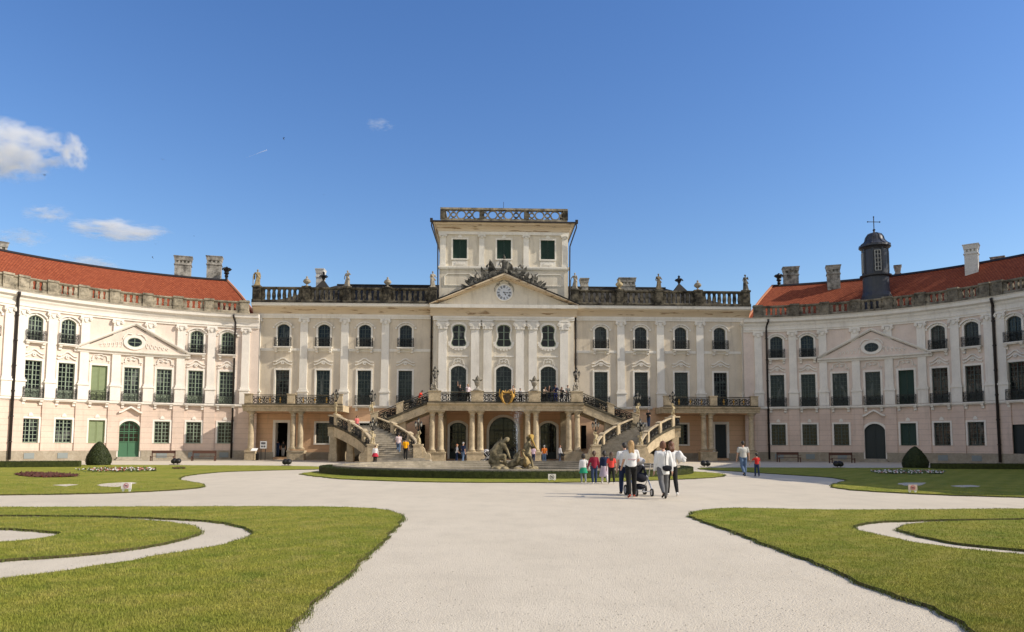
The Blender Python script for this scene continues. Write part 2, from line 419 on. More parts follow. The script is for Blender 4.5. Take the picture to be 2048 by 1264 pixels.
def proto(key, w, h, o, rows, cols, panel=0., frame=FR_D, y=.20, tr=.17, trim=TRIM, shutter=None, transom=None, t=.085, mun=.046, sill=True, slats=0, slat_split=None, trd=.06, base=True):
    """returns list of (name, mesh) : first = window frame, rest its sub-parts"""
    if key in _cache: return _cache[key]
    out = []
    f = MB(); inner = scaled(o, w, h, -t)
    f.ring(o, inner, y, y + .10)
    if shutter is None:
        zlo = panel
        if panel > 0: f.box(-w / 2 + t * .5, w / 2 - t * .5, y + .03, y + .07, 0.02, panel)
        if cols % 2 == 0 or cols == 1: f.box(-.045, .045, y - .015, y + .08, bot_at(o, 0) + .02, top_at(o, 0) - .03)
        for c in range(1, cols):
            x = -w / 2 + t + (w - 2 * t) * c / cols
            if abs(x) < .06: continue
            f.box(x - mun / 2, x + mun / 2, y + .02, y + .065, max(zlo, bot_at(o, x) + .02), top_at(o, x) - .03)
        for r in range(1, rows):
            z = zlo + (h - zlo) * r / rows
            sx = side_at(o, z, h / 2) - .03
            f.box(-sx, sx, y + .022, y + .063, z - mun / 2, z + mun / 2)
        if transom: sx = side_at(o, transom, h / 2) - .02; f.box(-sx, sx, y - .02, y + .085, transom - .05, transom + .05)
        if panel > 0: f.box(-w / 2 + t * .5, w / 2 - t * .5, y - .01, y + .082, panel - .05, panel + .04)
    fm = f.mesh('window'); fm.materials.append(frame); out.append(('window', fm))
    if shutter is None:
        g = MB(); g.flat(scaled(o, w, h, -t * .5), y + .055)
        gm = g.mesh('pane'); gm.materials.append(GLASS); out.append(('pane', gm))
    else:
        g = MB()
        for sg in (-1, 1):
            x0, x1 = (.012, w / 2 - t * .6) if sg > 0 else (-w / 2 + t * .6, -.012)
            z0, z1 = t * .6, h - t * .6
            g.box(x0, x0 + .07, y + .01, y + .06, z0, z1); g.box(x1 - .07, x1, y + .01, y + .06, z0, z1)
            for zz in ([z0, z1 - .07] + ([slat_split] if slat_split else [])): g.box(x0 + .07, x1 - .07, y + .012, y + .058, zz, zz + .07)
            n = slats or int((z1 - z0) / .115)
            for k in range(n):
                zz = z0 + .08 + (z1 - z0 - .16) * k / n
                ia = [g.P(x0 + .07, y + .015, zz), g.P(x1 - .07, y + .015, zz), g.P(x1 - .07, y + .055, zz + .125), g.P(x0 + .07, y + .055, zz + .125)]
                g.F(*ia)
        gm = g.mesh('shutter'); gm.materials.append(shutter); out.append(('shutter', gm))
    if tr > 0:
        q = MB(); big = scaled(o, w, h, tr, base=base)
        q.ring(big, scaled(o, w, h, -.004), -trd, .10)
        if sill: q.box(-w / 2 - tr, w / 2 + tr, -trd - .06, -trd - .003, -.10, .06)
        qm = q.mesh('surround'); qm.materials.append(trim); out.append(('surround', qm))
    _cache[key] = out; return out
def put(prot, parent, Mx, label=None):
    root = link(prot[0][0], prot[0][1], parent, None, True, Mx)
    if label: root['label'] = label
    for nme, me in prot[1:]: link(nme, me, root)
    return root

# iron scroll work in a (u,h) plane
def scroll_lines(W, H, cell=.78):
    n = max(1, round(W / cell)); c = W / n; L = []
    for k in range(n):
        x = (k + .5) * c; z = H / 2; r = min(c, H) * .36
        L.append([(x + r * math.cos(a), z + r * math.sin(a)) for a in np.linspace(0, 2 * PI, 13)])
        for ph in (0, PI):
            L.append([(x + r * (1 - i / 11) * .9 * math.cos(ph + i * .62), z + r * (1 - i / 11) * .9 * math.sin(ph + i * .62)) for i in range(9)])
        for sx in (-1, 1):
            for sz in (-1, 1):
                L.append([(x + sx * (c * .5 - .02), z + sz * (H * .10)), (x + sx * c * .42, z + sz * H * .36), (x + sx * c * .30, z + sz * H * .47), (x + sx * c * .18, z + sz * H * .42), (x + sx * c * .22, z + sz * H * .33)])
        if k: L.append([(k * c, 0), (k * c, H)])
    return L
def railing_mesh(w, h, dep, scrolls=True):
    """small window balcony rail, local coords: front at y=-dep, returns to y=0"""
    key = ('rail', w, h, dep, scrolls)
    if key in _cache: return _cache[key]
    m = MB(); r = .018
    for z in (.05, h * .86, h):
        m.tube([(-w / 2, 0, z), (-w / 2, -dep, z), (w / 2, -dep, z), (w / 2, 0, z)], r * 1.25)
    n = int(w / .115)
    for k in range(n + 1):
        x = -w / 2 + w * k / n; m.tube([(x, -dep, .0), (x, -dep, h)], r * (1.3 if k in (0, n) else .8))
    for sx in (-1, 1):
        for yy in (0.02, dep * .5): m.tube([(sx * w / 2, -yy, 0), (sx * w / 2, -yy, h)], r)
    if scrolls:
        for L in scroll_lines(w, h * .8, .5): m.tube([(x - w / 2, -dep - .005, z + .05) for x, z in L], r * .9, 3)
    me = m.mesh('railing'); me.materials.append(IRON); _cache[key] = me; return me
def balcony(parent, site, s, z, w=1.62, dep=.42, h=.95, dp=0., trim=TRIM, corb=True, cd=.34):
    key = ('balc', w, dep, trim.name, corb)
    if key not in _cache:
        m = MB(); m.box(-w / 2 - .1, w / 2 + .1, -dep - .08, .02, -.10, .0); m.box(-w / 2 - .04, w / 2 + .04, -dep - .02, .02, -.19, -.103)
        if corb:
            for sx in (-1, 1):
                x = sx * (w / 2 - .12)
                prof = [(.02, -.193), (-dep, -.193), (-dep + .02, -.30), (-dep * .45, -.42), (-dep * .5, -.56), (-.10, -.62), (.02, -.62)]
                A = [m.P(x - .12, a, b) for a, b in prof]; B = [m.P(x + .12, a, b) for a, b in prof]
                m.F(*A); m.F(*reversed(B))
                for k in range(len(prof)): m.F(A[k], A[(k + 1) % len(prof)], B[(k + 1) % len(prof)], B[k])
        me = m.mesh('balcony'); me.materials.append(trim); _cache[key] = me
    b = link('balcony', _cache[key], parent, None, True, site.at(s, z, dp))
    link('railing', railing_mesh(w, h, dep), b)
    return b

# ------------------------------------------------------------------ balustrade along a site
BAL_PROF = [(.10, 0), (.15, .03), (.15, .10), (.09, .16), (.155, .38), (.14, .52), (.08, .74), (.085, .86), (.15, .93), (.15, 1.0)]
def balustrade(parent, site, piers, z0, h, d, mat, pw=.62, base=.30, rail=.26, pitch=.52, ends=(True, True), rad_=1.32, cap=None):
    for i, p in enumerate(piers):
        m = site.mb()
        m.box(p - pw / 2, p + pw / 2, d - .28, d + .28, z0, z0 + h - .12)
        m.box(p - pw / 2 - .06, p + pw / 2 + .06, d - .36, d + .36, z0 + h - .117, z0 + h + .06)
        m.box(p - pw / 2 - .05, p + pw / 2 + .05, d - .35, d + .35, z0 + .003, z0 + base)
        m.box(p - pw / 2 + .1, p + pw / 2 - .1, d + .283, d + .305, z0 + base + .1, z0 + h - .25)
        m.build('balustrade_pier', mat, parent)
    for a, b in zip(piers, piers[1:]):
        m = site.mb(); a2 = a + pw / 2; b2 = b - pw / 2
        m.sweep([(d - .26, z0), (d + .26, z0), (d + .26, z0 + base - .08), (d + .18, z0 + base), (d - .18, z0 + base), (d - .26, z0 + base - .08)], a2 + .003, b2 - .003)
        zt = z0 + h - rail
        m.sweep([(d - .17, zt), (d + .17, zt), (d + .25, zt + .10), (d + .25, z0 + h - .04), (d - .25, z0 + h - .04), (d - .25, zt + .10)], a2 + .003, b2 - .003)
        n = max(2, round((b2 - a2) / pitch)); hb = zt - z0 - base; k2 = rad_ * .16
        for k in range(n):
            c_ = a2 + (b2 - a2) * (k + .5) / n; zb = z0 + base
            L_ = [(k2 * .72, -.01), (k2 * .72, .10 * hb), (k2 * 1.0, .34 * hb), (k2 * .98, .46 * hb), (k2 * .66, .82 * hb), (k2 * .86, .93 * hb), (k2 * .86, hb + .01)]
            m.prism([(c_ - x, zb + z) for x, z in L_] + [(c_ + x, zb + z) for x, z in L_[::-1]], d - .13, d + .13)
        # half balusters against the piers
        for s in (a2 + .05, b2 - .05): m.box(s - .05, s + .05, d - .13, d + .13, z0 + base, zt)
        m.build('balustrade', mat, parent)

def pilaster(parent, site, s, z0, z1, w=.72, d=.14, trim=TRIM, ped=None, cap='ionic', caph=.62):
    m = site.mb(); zb = ped or z0
    if ped:
        m.box(s - w * .62, s + w * .62, -.02, d + .09, z0, ped - .16); m.box(s - w * .72, s + w * .72, -.02, d + .16, ped - .157, ped)
    m.box(s - w * .58, s + w * .58, -.02, d + .06, zb + .003, zb + .22)
    m.box(s - w / 2, s + w / 2, -.02, d, zb + .223, z1 - caph)
    p = m.build('pilaster', trim, parent)
    c = site.mb(); zc = z1 - caph
    c.box(s - w * .5 + .01, s + w * .5 - .01, -.02, d + .02, zc + .003, z1 - .12)
    c.box(s - w * .66, s + w * .66, -.02, d + .13, z1 - .118, z1)
    for sx in (-1, 1):
        cx = s + sx * w * .52; zz = z1 - caph * .42; r = caph * .27
        poly = [(cx + r * math.cos(a), zz + r * math.sin(a)) for a in np.linspace(0, 2 * PI, 10, endpoint=False)]
        c.prism(poly, .02, d + .16)
        c.prism([(cx + r * .4 * math.cos(a), zz + r * .4 * math.sin(a)) for a in np.linspace(0, 2 * PI, 6, endpoint=False)], d + .161, d + .20)
    c.prism([(s - w * .3, z1 - .14), (s - w * .16, zc + .1), (s, zc + .02), (s + w * .16, zc + .1), (s + w * .3, z1 - .14)], d + .02, d + .09)
    if cap == 'corinth':
        for k in range(5):
            cx = s + (k - 2) * w * .24; c.prism([(cx - w * .12, zc + .02), (cx + w * .12, zc + .02), (cx + w * .08, zc + caph * .42), (cx, zc + caph * .52), (cx - w * .08, zc + caph * .42)], d + .01, d + .10 + .03 * (k % 2))
    o = c.build('capital', trim, None); o.parent = p
    o.matrix_parent_inverse = Matrix.Identity(4); o.matrix_basis = Matrix.Identity(4)
    return p
def hood(parent, site, s, z, w, mat, kind=0, d=.03):
    """rocaille ornament above a first floor window"""
    m = site.mb(); L = []
    if kind == 0:
        L.append([(-.62, .10), (-.45, .12), (-.28, .26), (-.12, .44), (0, .47), (.12, .44), (.28, .26), (.45, .12), (.62, .10)])
        L.append([(-.66, -.10), (-.60, -.22), (-.50, -.16), (-.40, -.10), (-.25, .02), (-.10, .16), (0, .2), (.10, .16), (.25, .02), (.40, -.10), (.50, -.16), (.60, -.22), (.66, -.10)])
        L.append([(.10 * math.cos(a), -.02 + .10 * math.sin(a)) for a in np.linspace(0, 2 * PI, 8)])
    else:
        L.append([(-.62, -.32), (-.70, -.22), (-.62, -.12), (-.52, -.2), (-.5, .1), (-.42, .3), (-.2, .32), (0, .42), (.2, .32), (.42, .3), (.5, .1), (.52, -.2), (.62, -.12), (.70, -.22), (.62, -.32)])
        for sx in (-1, 1): L.append([(sx * .05, .05), (sx * .18, .18), (sx * .3, .08), (sx * .2, 0), (sx * .12, .07)])
    r = .075 if kind == 0 else .06
    if kind == 0:
        m.box(s - .66 * w, s - .40 * w, d - .02, d + .10, z + .06, z + .14); m.box(s + .40 * w, s + .66 * w, d - .02, d + .10, z + .06, z + .14)
    for l in L:
        sub = [(Vector((s + x * w, d + .03, z + zz))) for x, zz in l]
        m.tube(sub, r, 4)
    m.build('window_ornament', mat, parent)
def arch_hood(parent, site, s, z, w, h, rise, mat, d=0.):
    """segmental drip moulding with keystone above an arched window"""
    m = site.mb(); o = outline(w + .62, h + .30, rise + .12, 12)[2:]; i = outline(w + .42, h + .20, rise + .10, 12)[2:]
    o = [(s + x, z + q) for x, q in o]; i = [(s + x, z + q) for x, q in i]
    m.strip(o, i, d - .02, d + .20)
    m.box(s - .10, s + .10, d - .01, d + .11, z + h + .02, z + h + .24)
    for sx in (-1, 1): m.box(s + sx * (w / 2 + .37) - .10, s + sx * (w / 2 + .37) + .10, d - .01, d + .12, z + h - rise - .10, z + h - rise + .10)
    m.build('window_ornament', mat, parent)
def downpipe(parent, site, s, z0, z1, d=.16, r=.085):
    m = site.mb()
    m.tube([(s, d, z0), (s, d, z1 - .9), (s + .05, d + .05, z1 - .6), (s + .16, d + .45, z1 - .25), (s + .16, d + .5, z1)], r, 6)
    for z in np.arange(z0 + 1.5, z1 - 1, 2.2): m.tube([(s, d, z), (s, d, z + .1)], r * 1.35, 6)
    m.build('downpipe', PIPE, parent, smooth=True)
def quoin_string(parent, site, s0, s1, z, h, d, mat, name='string_course'):
    m = site.mb(); m.sweep([(-.02, z), (d * .6, z), (d, z + h * .35), (d, z + h), (-.02, z + h)], s0, s1); m.build(name, mat, parent)
# ================================================================== PALACE, MAIN BLOCK
D = 78.0; DP = 77.2; DT = 78.2
pal = thing('palace', 'cream central palace block with clock gable, square attic tower and dark stone balustrades', 'palace', (0, D, 0))
SM = Site(lambda a, d, z: (a, D - d, z)); SP = Site(lambda a, d, z: (a, DP - d, z)); ST = Site(lambda a, d, z: (a, DT - d, z))
WX = [10.22, 14.46, 18.70, 22.87]; PXS = [12.34, 16.53, 20.74]
O_UP = outline(1.26, 2.36, .34); O_FF = outline(1.42, 3.60); O_GF = outline(1.40, 2.15)
P_UP = proto('up_d', 1.26, 2.36, O_UP, 5, 4, frame=FR_D, sill=False)
P_FF = proto('ff_d', 1.42, 3.60, O_FF, 6, 4, panel=.85, transom=2.55, frame=FR_D, sill=False)
P_GF = proto('gf_d', 1.40, 2.15, O_GF, 6, 4, frame=FR_D)
for sg in (-1, 1):
    ops = [(sg * x, 11.66, O_UP) for x in WX]
    ops2 = [(sg * x, 5.62, O_FF) for x in WX]
    m = SM.mb(); a, b = sorted((sg * 7.0, sg * 26.0)); wall(m, a, b, 11.2, 16.0, ops); m.build('wall', PLA_MAIN, pal, fix=False)
    m = SM.mb(); wall(m, a, b, 5.5, 11.2, ops2); m.build('wall', PLA_MAIN, pal, fix=False)
    gops = [(sg * 18.62, 1.62, O_GF), (sg * 22.8, .26, outline(1.24, 3.52)), (sg * 14.2, 1.62, O_GF)]
    m = SM.mb(); wall(m, a, b, 0, 5.5, gops); m.build('ground_floor_wall', PLA_BASE, pal, fix=False)
    m = SM.mb()
    x0, x1 = sorted((sg * 9.0, sg * 21.9)); m.box(x0, x1, -.02, .12, 0, .75)
    x0, x1 = sorted((sg * 23.6, sg * 26.0)); m.box(x0, x1, -.02, .12, 0, .75); m.build('plinth', PLINTH, pal)
    for x in WX:
        put(P_UP, pal, SM.at(sg * x, 11.66)); put(P_FF, pal, SM.at(sg * x, 5.62))
        arch_hood(pal, SM, sg * x, 11.66, 1.26, 2.36, .34, TRIM)
        balcony(pal, SM, sg * x, 11.64, dep=.40)
        hood(pal, SM, sg * x, 9.98, 1.45, TRIM)
    for x in WX[:2]: balcony(pal, SM, sg * x, 5.6, w=1.7, dep=.40, h=1.0)
    for x in (18.62, 14.2): put(P_GF, pal, SM.at(sg * x, 1.62))
    for x in PXS: pilaster(pal, SM, sg * x, 5.5, 14.62, w=.78, ped=7.05)
    pilaster(pal, SM, sg * 25.55, 5.5, 14.62, w=.70, ped=7.05)
    # string courses and the main cornice
    for x0, x1, in ((7.4, 11.9), (12.78, 16.1), (16.97, 20.3), (21.18, 25.15)):
        a2, b2 = sorted((sg * x0, sg * x1)); quoin_string(pal, SM, a2, b2, 11.18, .30, .07, TRIM)
    a2, b2 = sorted((sg * 7.4, sg * 15.6)); quoin_string(pal, SM, a2, b2, 5.30, .26, .16, TRIM)
    a2, b2 = sorted((sg * 7.36, sg * 26.0))
    m = SM.mb(); m.sweep([(-.02, 14.64), (.12, 14.64), (.12, 14.84), (.17, 14.84), (.17, 15.08), (-.02, 15.08)], a2, b2); m.build('frieze', TRIM, pal)
    m = SM.mb(); m.sweep([(-.02, 15.083), (.16, 15.083), (.22, 15.22), (.42, 15.46), (.70, 15.66), (.78, 15.70), (.78, 15.78), (-.02, 15.78)], a2, b2); m.build('cornice', CORN, pal)
    m = SM.mb(); m.sweep([(-.02, 15.783), (.80, 15.783), (.92, 15.86), (.95, 16.12), (-.02, 16.12)], a2, b2); m.build('cornice_fascia', TRIM, pal)
    m = SM.mb(); m.box(a2, b2, -.3, .99, 16.123, 16.17); m.build('gutter', PIPE, pal)
    prs = sorted([sg * x for x in (7.45, 12.15, 16.32, 20.5, 25.6)])
    balustrade(pal, SM, prs, 16.17, 1.68, .45, STONE_B, pw=.80, rad_=1.12)
    downpipe(pal, SM, sg * 7.55, .2, 16.1, d=.16, r=.09)
# entrance doorway on the left stands open before a black sheet painting its dark interior, that on the right is shut
for sg in (-1, 1):
    m = MB(); m.box(-.62, .62, .9 if sg < 0 else .25, 1.0 if sg < 0 else .33, 0, 3.52)
    if sg > 0:
        for x in (-.5, .06):
            for z in (.25, 1.35, 2.5): m.box(x, x + .44, .22, .26, z, z + .85)
    dr = link('door', m.mesh('door'), pal, BLACK if sg < 0 else DOOR_D, True, SM.at(sg * 22.8, .26))
    q = MB(); o = outline(1.24, 3.52); q.ring(scaled(o, 1.24, 3.52, .26, base=True), scaled(o, 1.24, 3.52, -.004, base=True), -.05, .9 if sg < 0 else .25)
    me = q.mesh('door_surround'); me.materials.append(TRIM); link('door_surround', me, dr)
# ---- pavilion (projecting middle)
O_CV = curvy(1.56, 2.32); O_AR = outline(1.60, 4.22, .42)
P_CV = proto('curvy', 1.56, 2.32, O_CV, 3, 2, frame=FR_G, tr=.20, sill=False, mun=.045, y=.16, base=False, trd=.08)
P_AR = proto('arch_ff', 1.60, 4.22, O_AR, 8, 4, frame=FR_D, transom=2.65, sill=False, y=.16)
wins = [-4.67, 0, 4.62]
m = SP.mb(); wall(m, -7.3, 7.3, 5.45, 16.0, [(x, 11.7, O_CV) for x in wins] + [(x, 5.47, O_AR) for x in wins]); m.build('wall', PLA_PAV, pal, fix=False)
O_D1 = outline(1.66, 3.72, .42); O_D2 = outline(2.95, 4.3, 1.42, 12)
m = SP.mb(); wall(m, -7.3, 7.3, 0, 5.45, [(-4.68, .12, O_D1), (0, .12, O_D2), (4.62, .12, O_D1)]); m.build('ground_floor_wall', PLA_BASE, pal, fix=False)
m = MB(); 
for sg in (-1, 1): m.box(*sorted((sg * 7.3, sg * 7.22)), DP + .003, D + .3, 0, 16.0)
m.build('wall', PLA_PAV, pal)
for x in wins:
    put(P_CV, pal, SP.at(x, 11.7)); put(P_AR, pal, SP.at(x, 5.47))
    m = SP.mb(); m.box(x - 1.02, x + 1.02, -.02, .10, 10.62, 10.76); m.build('string_course', TRIM, pal)
    hood(pal, SP, x, 10.05, .95, TRIM, 1)
    # scalloped shell rim under the curvy window
    m = SP.mb()
    for k in range(11):
        a = PI + PI * k / 10; cx = x + 1.0 * math.cos(a); cz = 12.1 + .72 * math.sin(a)
        m.prism([(cx + .13 * math.cos(t), cz + .13 * math.sin(t)) for t in np.linspace(0, 2 * PI, 7, endpoint=False)], -.01, .07 + .02 * (k % 2))
    m.build('window_ornament', TRIM, pal)
for x in (-4.68, 4.62):
    prt = proto('terr_door', 1.66, 3.72, O_D1, 7, 4, panel=.7, transom=2.7, frame=DOOR_D, tr=.22, sill=False); put(prt, pal, SP.at(x, .12))
prt = proto('terr_gate', 2.95, 4.3, O_D2, 8, 6, panel=.8, transom=2.88, frame=DOOR_D, tr=.25, sill=False, t=.1, mun=.04); put(prt, pal, SP.at(0, .12))
for x in (-6.32, -2.97, -1.68, 1.66, 3.0, 6.26): pilaster(pal, SP, x, 5.45, 14.42, w=.86, d=.18, ped=7.0, cap='corinth', caph=.95)
m = SP.mb(); m.sweep([(-.02, 14.44), (.14, 14.44), (.14, 14.64), (.20, 14.64), (.20, 14.86), (-.02, 14.86)], -7.35, 7.35); m.build('frieze', TRIM, pal)
m = SP.mb(); m.sweep([(-.1, 14.863), (.18, 14.863), (.24, 15.1), (.44, 15.40), (.66, 15.58), (.80, 15.62), (-.1, 15.62)], -7.62, 7.62); m.build('cornice', CORN, pal)
m = SP.mb(); m.sweep([(-.1, 15.623), (.82, 15.623), (.86, 15.98), (-.1, 15.98)], -7.64, 7.64); m.build('cornice_fascia', TRIM, pal)
AP = 19.3; EB = 15.98
ped = SP.mb(); ped.prism([(-7.3, EB + .004), (7.3, EB + .004), (0, AP - .35)], -.3, 0.02); po = ped.build('pediment', PLA_PAV, pal)
m = SP.mb(); sl = (AP - EB) / 7.62
for sg in (-1, 1):
    for t0, t1, dd in ((0, .20, .88), (.203, .36, .70), (.363, .52, .30)):
        poly = [(sg * 7.66, EB + .004), (sg * (7.66 - .25), EB + .004), (0, AP - t1), (0, AP - t0), ] if False else [(sg * 7.70, EB - t0 + .06), (0, AP - t0), (0, AP - t1), (sg * 7.70, EB - t1 + .06)]
        poly = [(x, max(z, EB + .003 + t0 * .01)) for x, z in poly]
        m.prism(poly, -.28 + t0 * .05 + (.002 if sg > 0 else 0), dd)
rk = m.build('raking_cornice', CORN, pal)
m = SP.mb()
for sg in (-1, 1): m.prism([(sg * 7.8, EB + .10), (0, AP + .02), (0, AP + .10), (sg * 7.8, EB + .18)], -.8, .92)
m.build('pediment_roof', ZINC, pal)
# clock in the gable
ck = MB(); cz = 17.38
ck.prism([(.78 * math.cos(a), .78 * math.sin(a)) for a in np.linspace(0, 2 * PI, 32, endpoint=False)], -.06, 0)
cko = link('clock', ck.mesh('clock'), pal, plain('clock_dial', (.60, .63, .68), .5, var=.05), True, SP.at(0.02, cz, .03))
r_ = MB(); r_.ring([(.90 * math.cos(a), .90 * math.sin(a)) for a in np.linspace(0, 2 * PI, 32, endpoint=False)], [(.79 * math.cos(a), .79 * math.sin(a)) for a in np.linspace(0, 2 * PI, 32, endpoint=False)], -.10, 0.02)
link('clock_rim', r_.mesh('clock_rim'), cko, TRIM)
nm = MB(); ROM = ['XII', 'I', 'II', 'III', 'IIII', 'V', 'VI', 'VII', 'VIII', 'IX', 'X', 'XI']
def numeral(m, txt, ang):
    ca, sa = math.cos(-ang), math.sin(-ang); wid = {'I': .055, 'V': .10, 'X': .10}; W = sum(wid[c] for c in txt); x = -W / 2; st = []
    for c in txt:
        w = wid[c]; h0, h1 = .49, .73
        if c == 'I': st.append(((x + w / 2, h0), (x + w / 2, h1)))
        elif c == 'V': st += [((x + .01, h1), (x + w / 2, h0)), ((x + w - .01, h1), (x + w / 2, h0))]
        else: st += [((x + .01, h1), (x + w - .01, h0)), ((x + w - .01, h1), (x + .01, h0))]
        x += w
    for p, q in st: m.tube([(px * ca - pz * sa, -.068, px * sa + pz * ca) for px, pz in (p, q)], .018, 4)
for k, tx in enumerate(ROM): numeral(nm, tx, 2 * PI * k / 12)
link('clock_numerals', nm.mesh('clock_numerals'), cko, INK)
hd = MB()
for ang, L_, r in ((rad(95), .50, .028), (rad(150), .36, .035)):
    hd.tube([(-.12 * math.sin(ang), -.085, -.12 * math.cos(ang)), (L_ * math.sin(ang), -.085, L_ * math.cos(ang))], [r, r * .5], 4)
    c = (L_ * .62 * math.sin(ang), L_ * .62 * math.cos(ang)); hd.prism([(c[0] + .06 * math.cos(t), c[1] + .06 * math.sin(t)) for t in np.linspace(0, 2 * PI, 7, endpoint=False)], -.09 - .004 * (ang > 2), -.075)
link('clock_hands', hd.mesh('clock_hands'), cko, INK)
orn = SP.mb()
for sg in (-1, 1): orn.tube([(sg * x, .06, cz + z) for x, z in ((.95, .1), (1.0, .45), (.8, .8), (.55, .85), (.5, 1.1), (.25, 1.2), (.1, 1.42))], .05, 4); orn.tube([(sg * x, .05, cz + z) for x, z in ((.6, .72), (.75, .95), (.5, 1.0), (.4, .9))], .04, 4)
orn.build('clock_ornament', STAT, pal)
# ---- tower
TWX = [-4.67, 0, 4.66]; O_TW = outline(1.50, 2.14)
P_TW = proto('tower', 1.50, 2.14, O_TW, 1, 1, shutter=SHUT_D, frame=SHUT_D, tr=.16, y=.12)
m = ST.mb(); wall(m, -6.82, 6.82, 16.0, 24.2, [(x, 21.15, O_TW) for x in TWX]); m.build('wall', PLA_PAV, pal, fix=False)
m = MB(); m.box(-6.82, -6.75, DT + .003, DT + 13, 16, 24.2); m.box(6.75, 6.82, DT + .003, DT + 13, 16, 24.2); m.box(-6.74, 6.74, DT + 12.9, DT + 13, 16, 24.2); m.build('wall', PLA_PAV, pal)
for x in TWX:
    put(P_TW, pal, ST.at(x, 21.15))
    m = ST.mb(); m.prism([(x - .82, 20.42), (x + .82, 20.42), (x + .82, 20.9), (x + .62, 21.0), (x - .62, 21.0), (x - .82, 20.9)], -.01, .06); m.prism([(x - .5, 20.55), (x + .5, 20.55), (x + .42, 20.8), (x - .42, 20.8)], .06, .10)
    m.prism([(x - .2, 23.45), (x + .2, 23.45), (x + .24, 23.6), (x, 23.82), (x - .24, 23.6)], -.01, .09); m.build('window_ornament', TRIM, pal)
for x in (-6.46, -2.36, 2.35, 6.46): pilaster(pal, ST, x, 20.37, 23.78, w=.58, d=.12, caph=.42)
m = ST.mb(); m.sweep([(-.02, 20.02), (.10, 20.02), (.20, 20.2), (.20, 20.36), (-.02, 20.36)], -6.98, 6.98); m.build('string_course', TRIM, pal)
for sg in (-1, 1):
    m = ST.mb()
    x0, x1 = sorted((sg * 3.3, sg * 6.3)); oo = [(x0, 18.3), (x1, 18.3), (x1, 19.3), (x1 - .3, 19.6), (x0 + .3, 19.6), (x0, 19.3)]; cx = (x0 + x1) / 2
    m.ring(oo, [(cx + (x - cx) * .95, 18.95 + (z - 18.95) * .9) for x, z in oo], -.01, .07)
    m.build('wall_panel', TRIM, pal)
m = MB()
def fr_box(m, e, z0, z1, y0=DT, dep=13): m.box(-6.82 - e, 6.82 + e, y0 - e, y0 + dep + e, z0, z1)
fr_box(m, .13, 23.80, 24.13); m.build('frieze', TRIM, pal)
m = MB(); zs = [(.16, 24.134), (.20, 24.36), (.32, 24.5), (.34, 24.72), (.52, 24.76), (.66, 24.95)]
def ringv(m, e, z): return [m.P(-6.82 - e, DT - e, z), m.P(6.82 + e, DT - e, z), m.P(6.82 + e, DT + 13 + e, z), m.P(-6.82 - e, DT + 13 + e, z)]
prev = None; first = None
for e, z in zs:
    cur = ringv(m, e, z)
    if prev:
        for k in range(4): m.F(prev[k], prev[(k + 1) % 4], cur[(k + 1) % 4], cur[k])
    else: m.F(*reversed(cur))
    prev = cur
m.F(*prev)
for k in range(52): x = -7.0 + 14.0 * (k + .5) / 52; m.box(x - .07, x + .07, DT - .44, DT - .335, 24.58, 24.715)
m.build('cornice', CORN, pal)
m = MB(); fr_box(m, .80, 24.953, 25.10); m.build('tower_roof_edge', PIPE, pal)
# pierced parapet of rings
def parapet(axis):
    mm = MB((lambda a, b, c: (a, DT - .35 + b, c)) if axis == 0 else ((lambda a, b, c: (-6.45 - .0 + b, DT + 6.4 + a, c)) if axis == 1 else (lambda a, b, c: (6.45 + b, DT + 6.4 + a, c))))
    mm.box(-6.7, 6.7, -.24, .24, 25.103, 25.36); mm.box(-6.75, 6.75, -.25, .25, 26.34, 26.55)
    x = -6.2; big = True
    while x < 6.3:
        r = .40 if big else .20
        ang = np.linspace(0, 2 * PI, 18 if big else 10, endpoint=False)
        mm.ring([(x + (r + .13) * math.cos(t), 25.85 + (r + .10) * math.sin(t)) for t in ang], [(x + r * math.cos(t), 25.85 + r * math.sin(t)) for t in ang], -.11, .11)
        if not big:
            for sx in (-1, 1):
                for sz in (-1, 1): mm.tube([(x, 0, 25.85 + sz * .28), (x + sx * .14, 0, 25.85 + sz * .42), (x + sx * .34, 0, 25.85 + sz * .49)], .07, 4)
        x += .83 if True else 0; big = not big
    return mm
parapet(0).build('parapet', STONE_W, pal)
for ax in (1, 2): parapet(ax).build('parapet', STONE_W, pal)
for x in (-6.5, -2.37, 2.37, 6.5): m = MB(); m.box(x - .26, x + .26, DT - .64, DT - .06, 25.363, 26.337); m.build('parapet_pier', STONE_B, pal)
m = MB(); m.tube([(0, DT + 3, 25), (0, DT + 3, 28.4)], .03, 4); m.build('lightning_rod', PIPE, pal)
for sg in (-1, 1):
    m = MB(); m.tube([(sg * 7.62, DT - .7, 24.95), (sg * 7.66, DT - .62, 24.55), (sg * 7.0, DT - .2, 22.6), (sg * 6.93, DT - .16, 16.3)], .07, 6); m.box(*sorted((sg * 7.52, sg * 7.80)), DT - .9, DT - .65, 24.9, 25.3); m.build('downpipe', PIPE, pal)
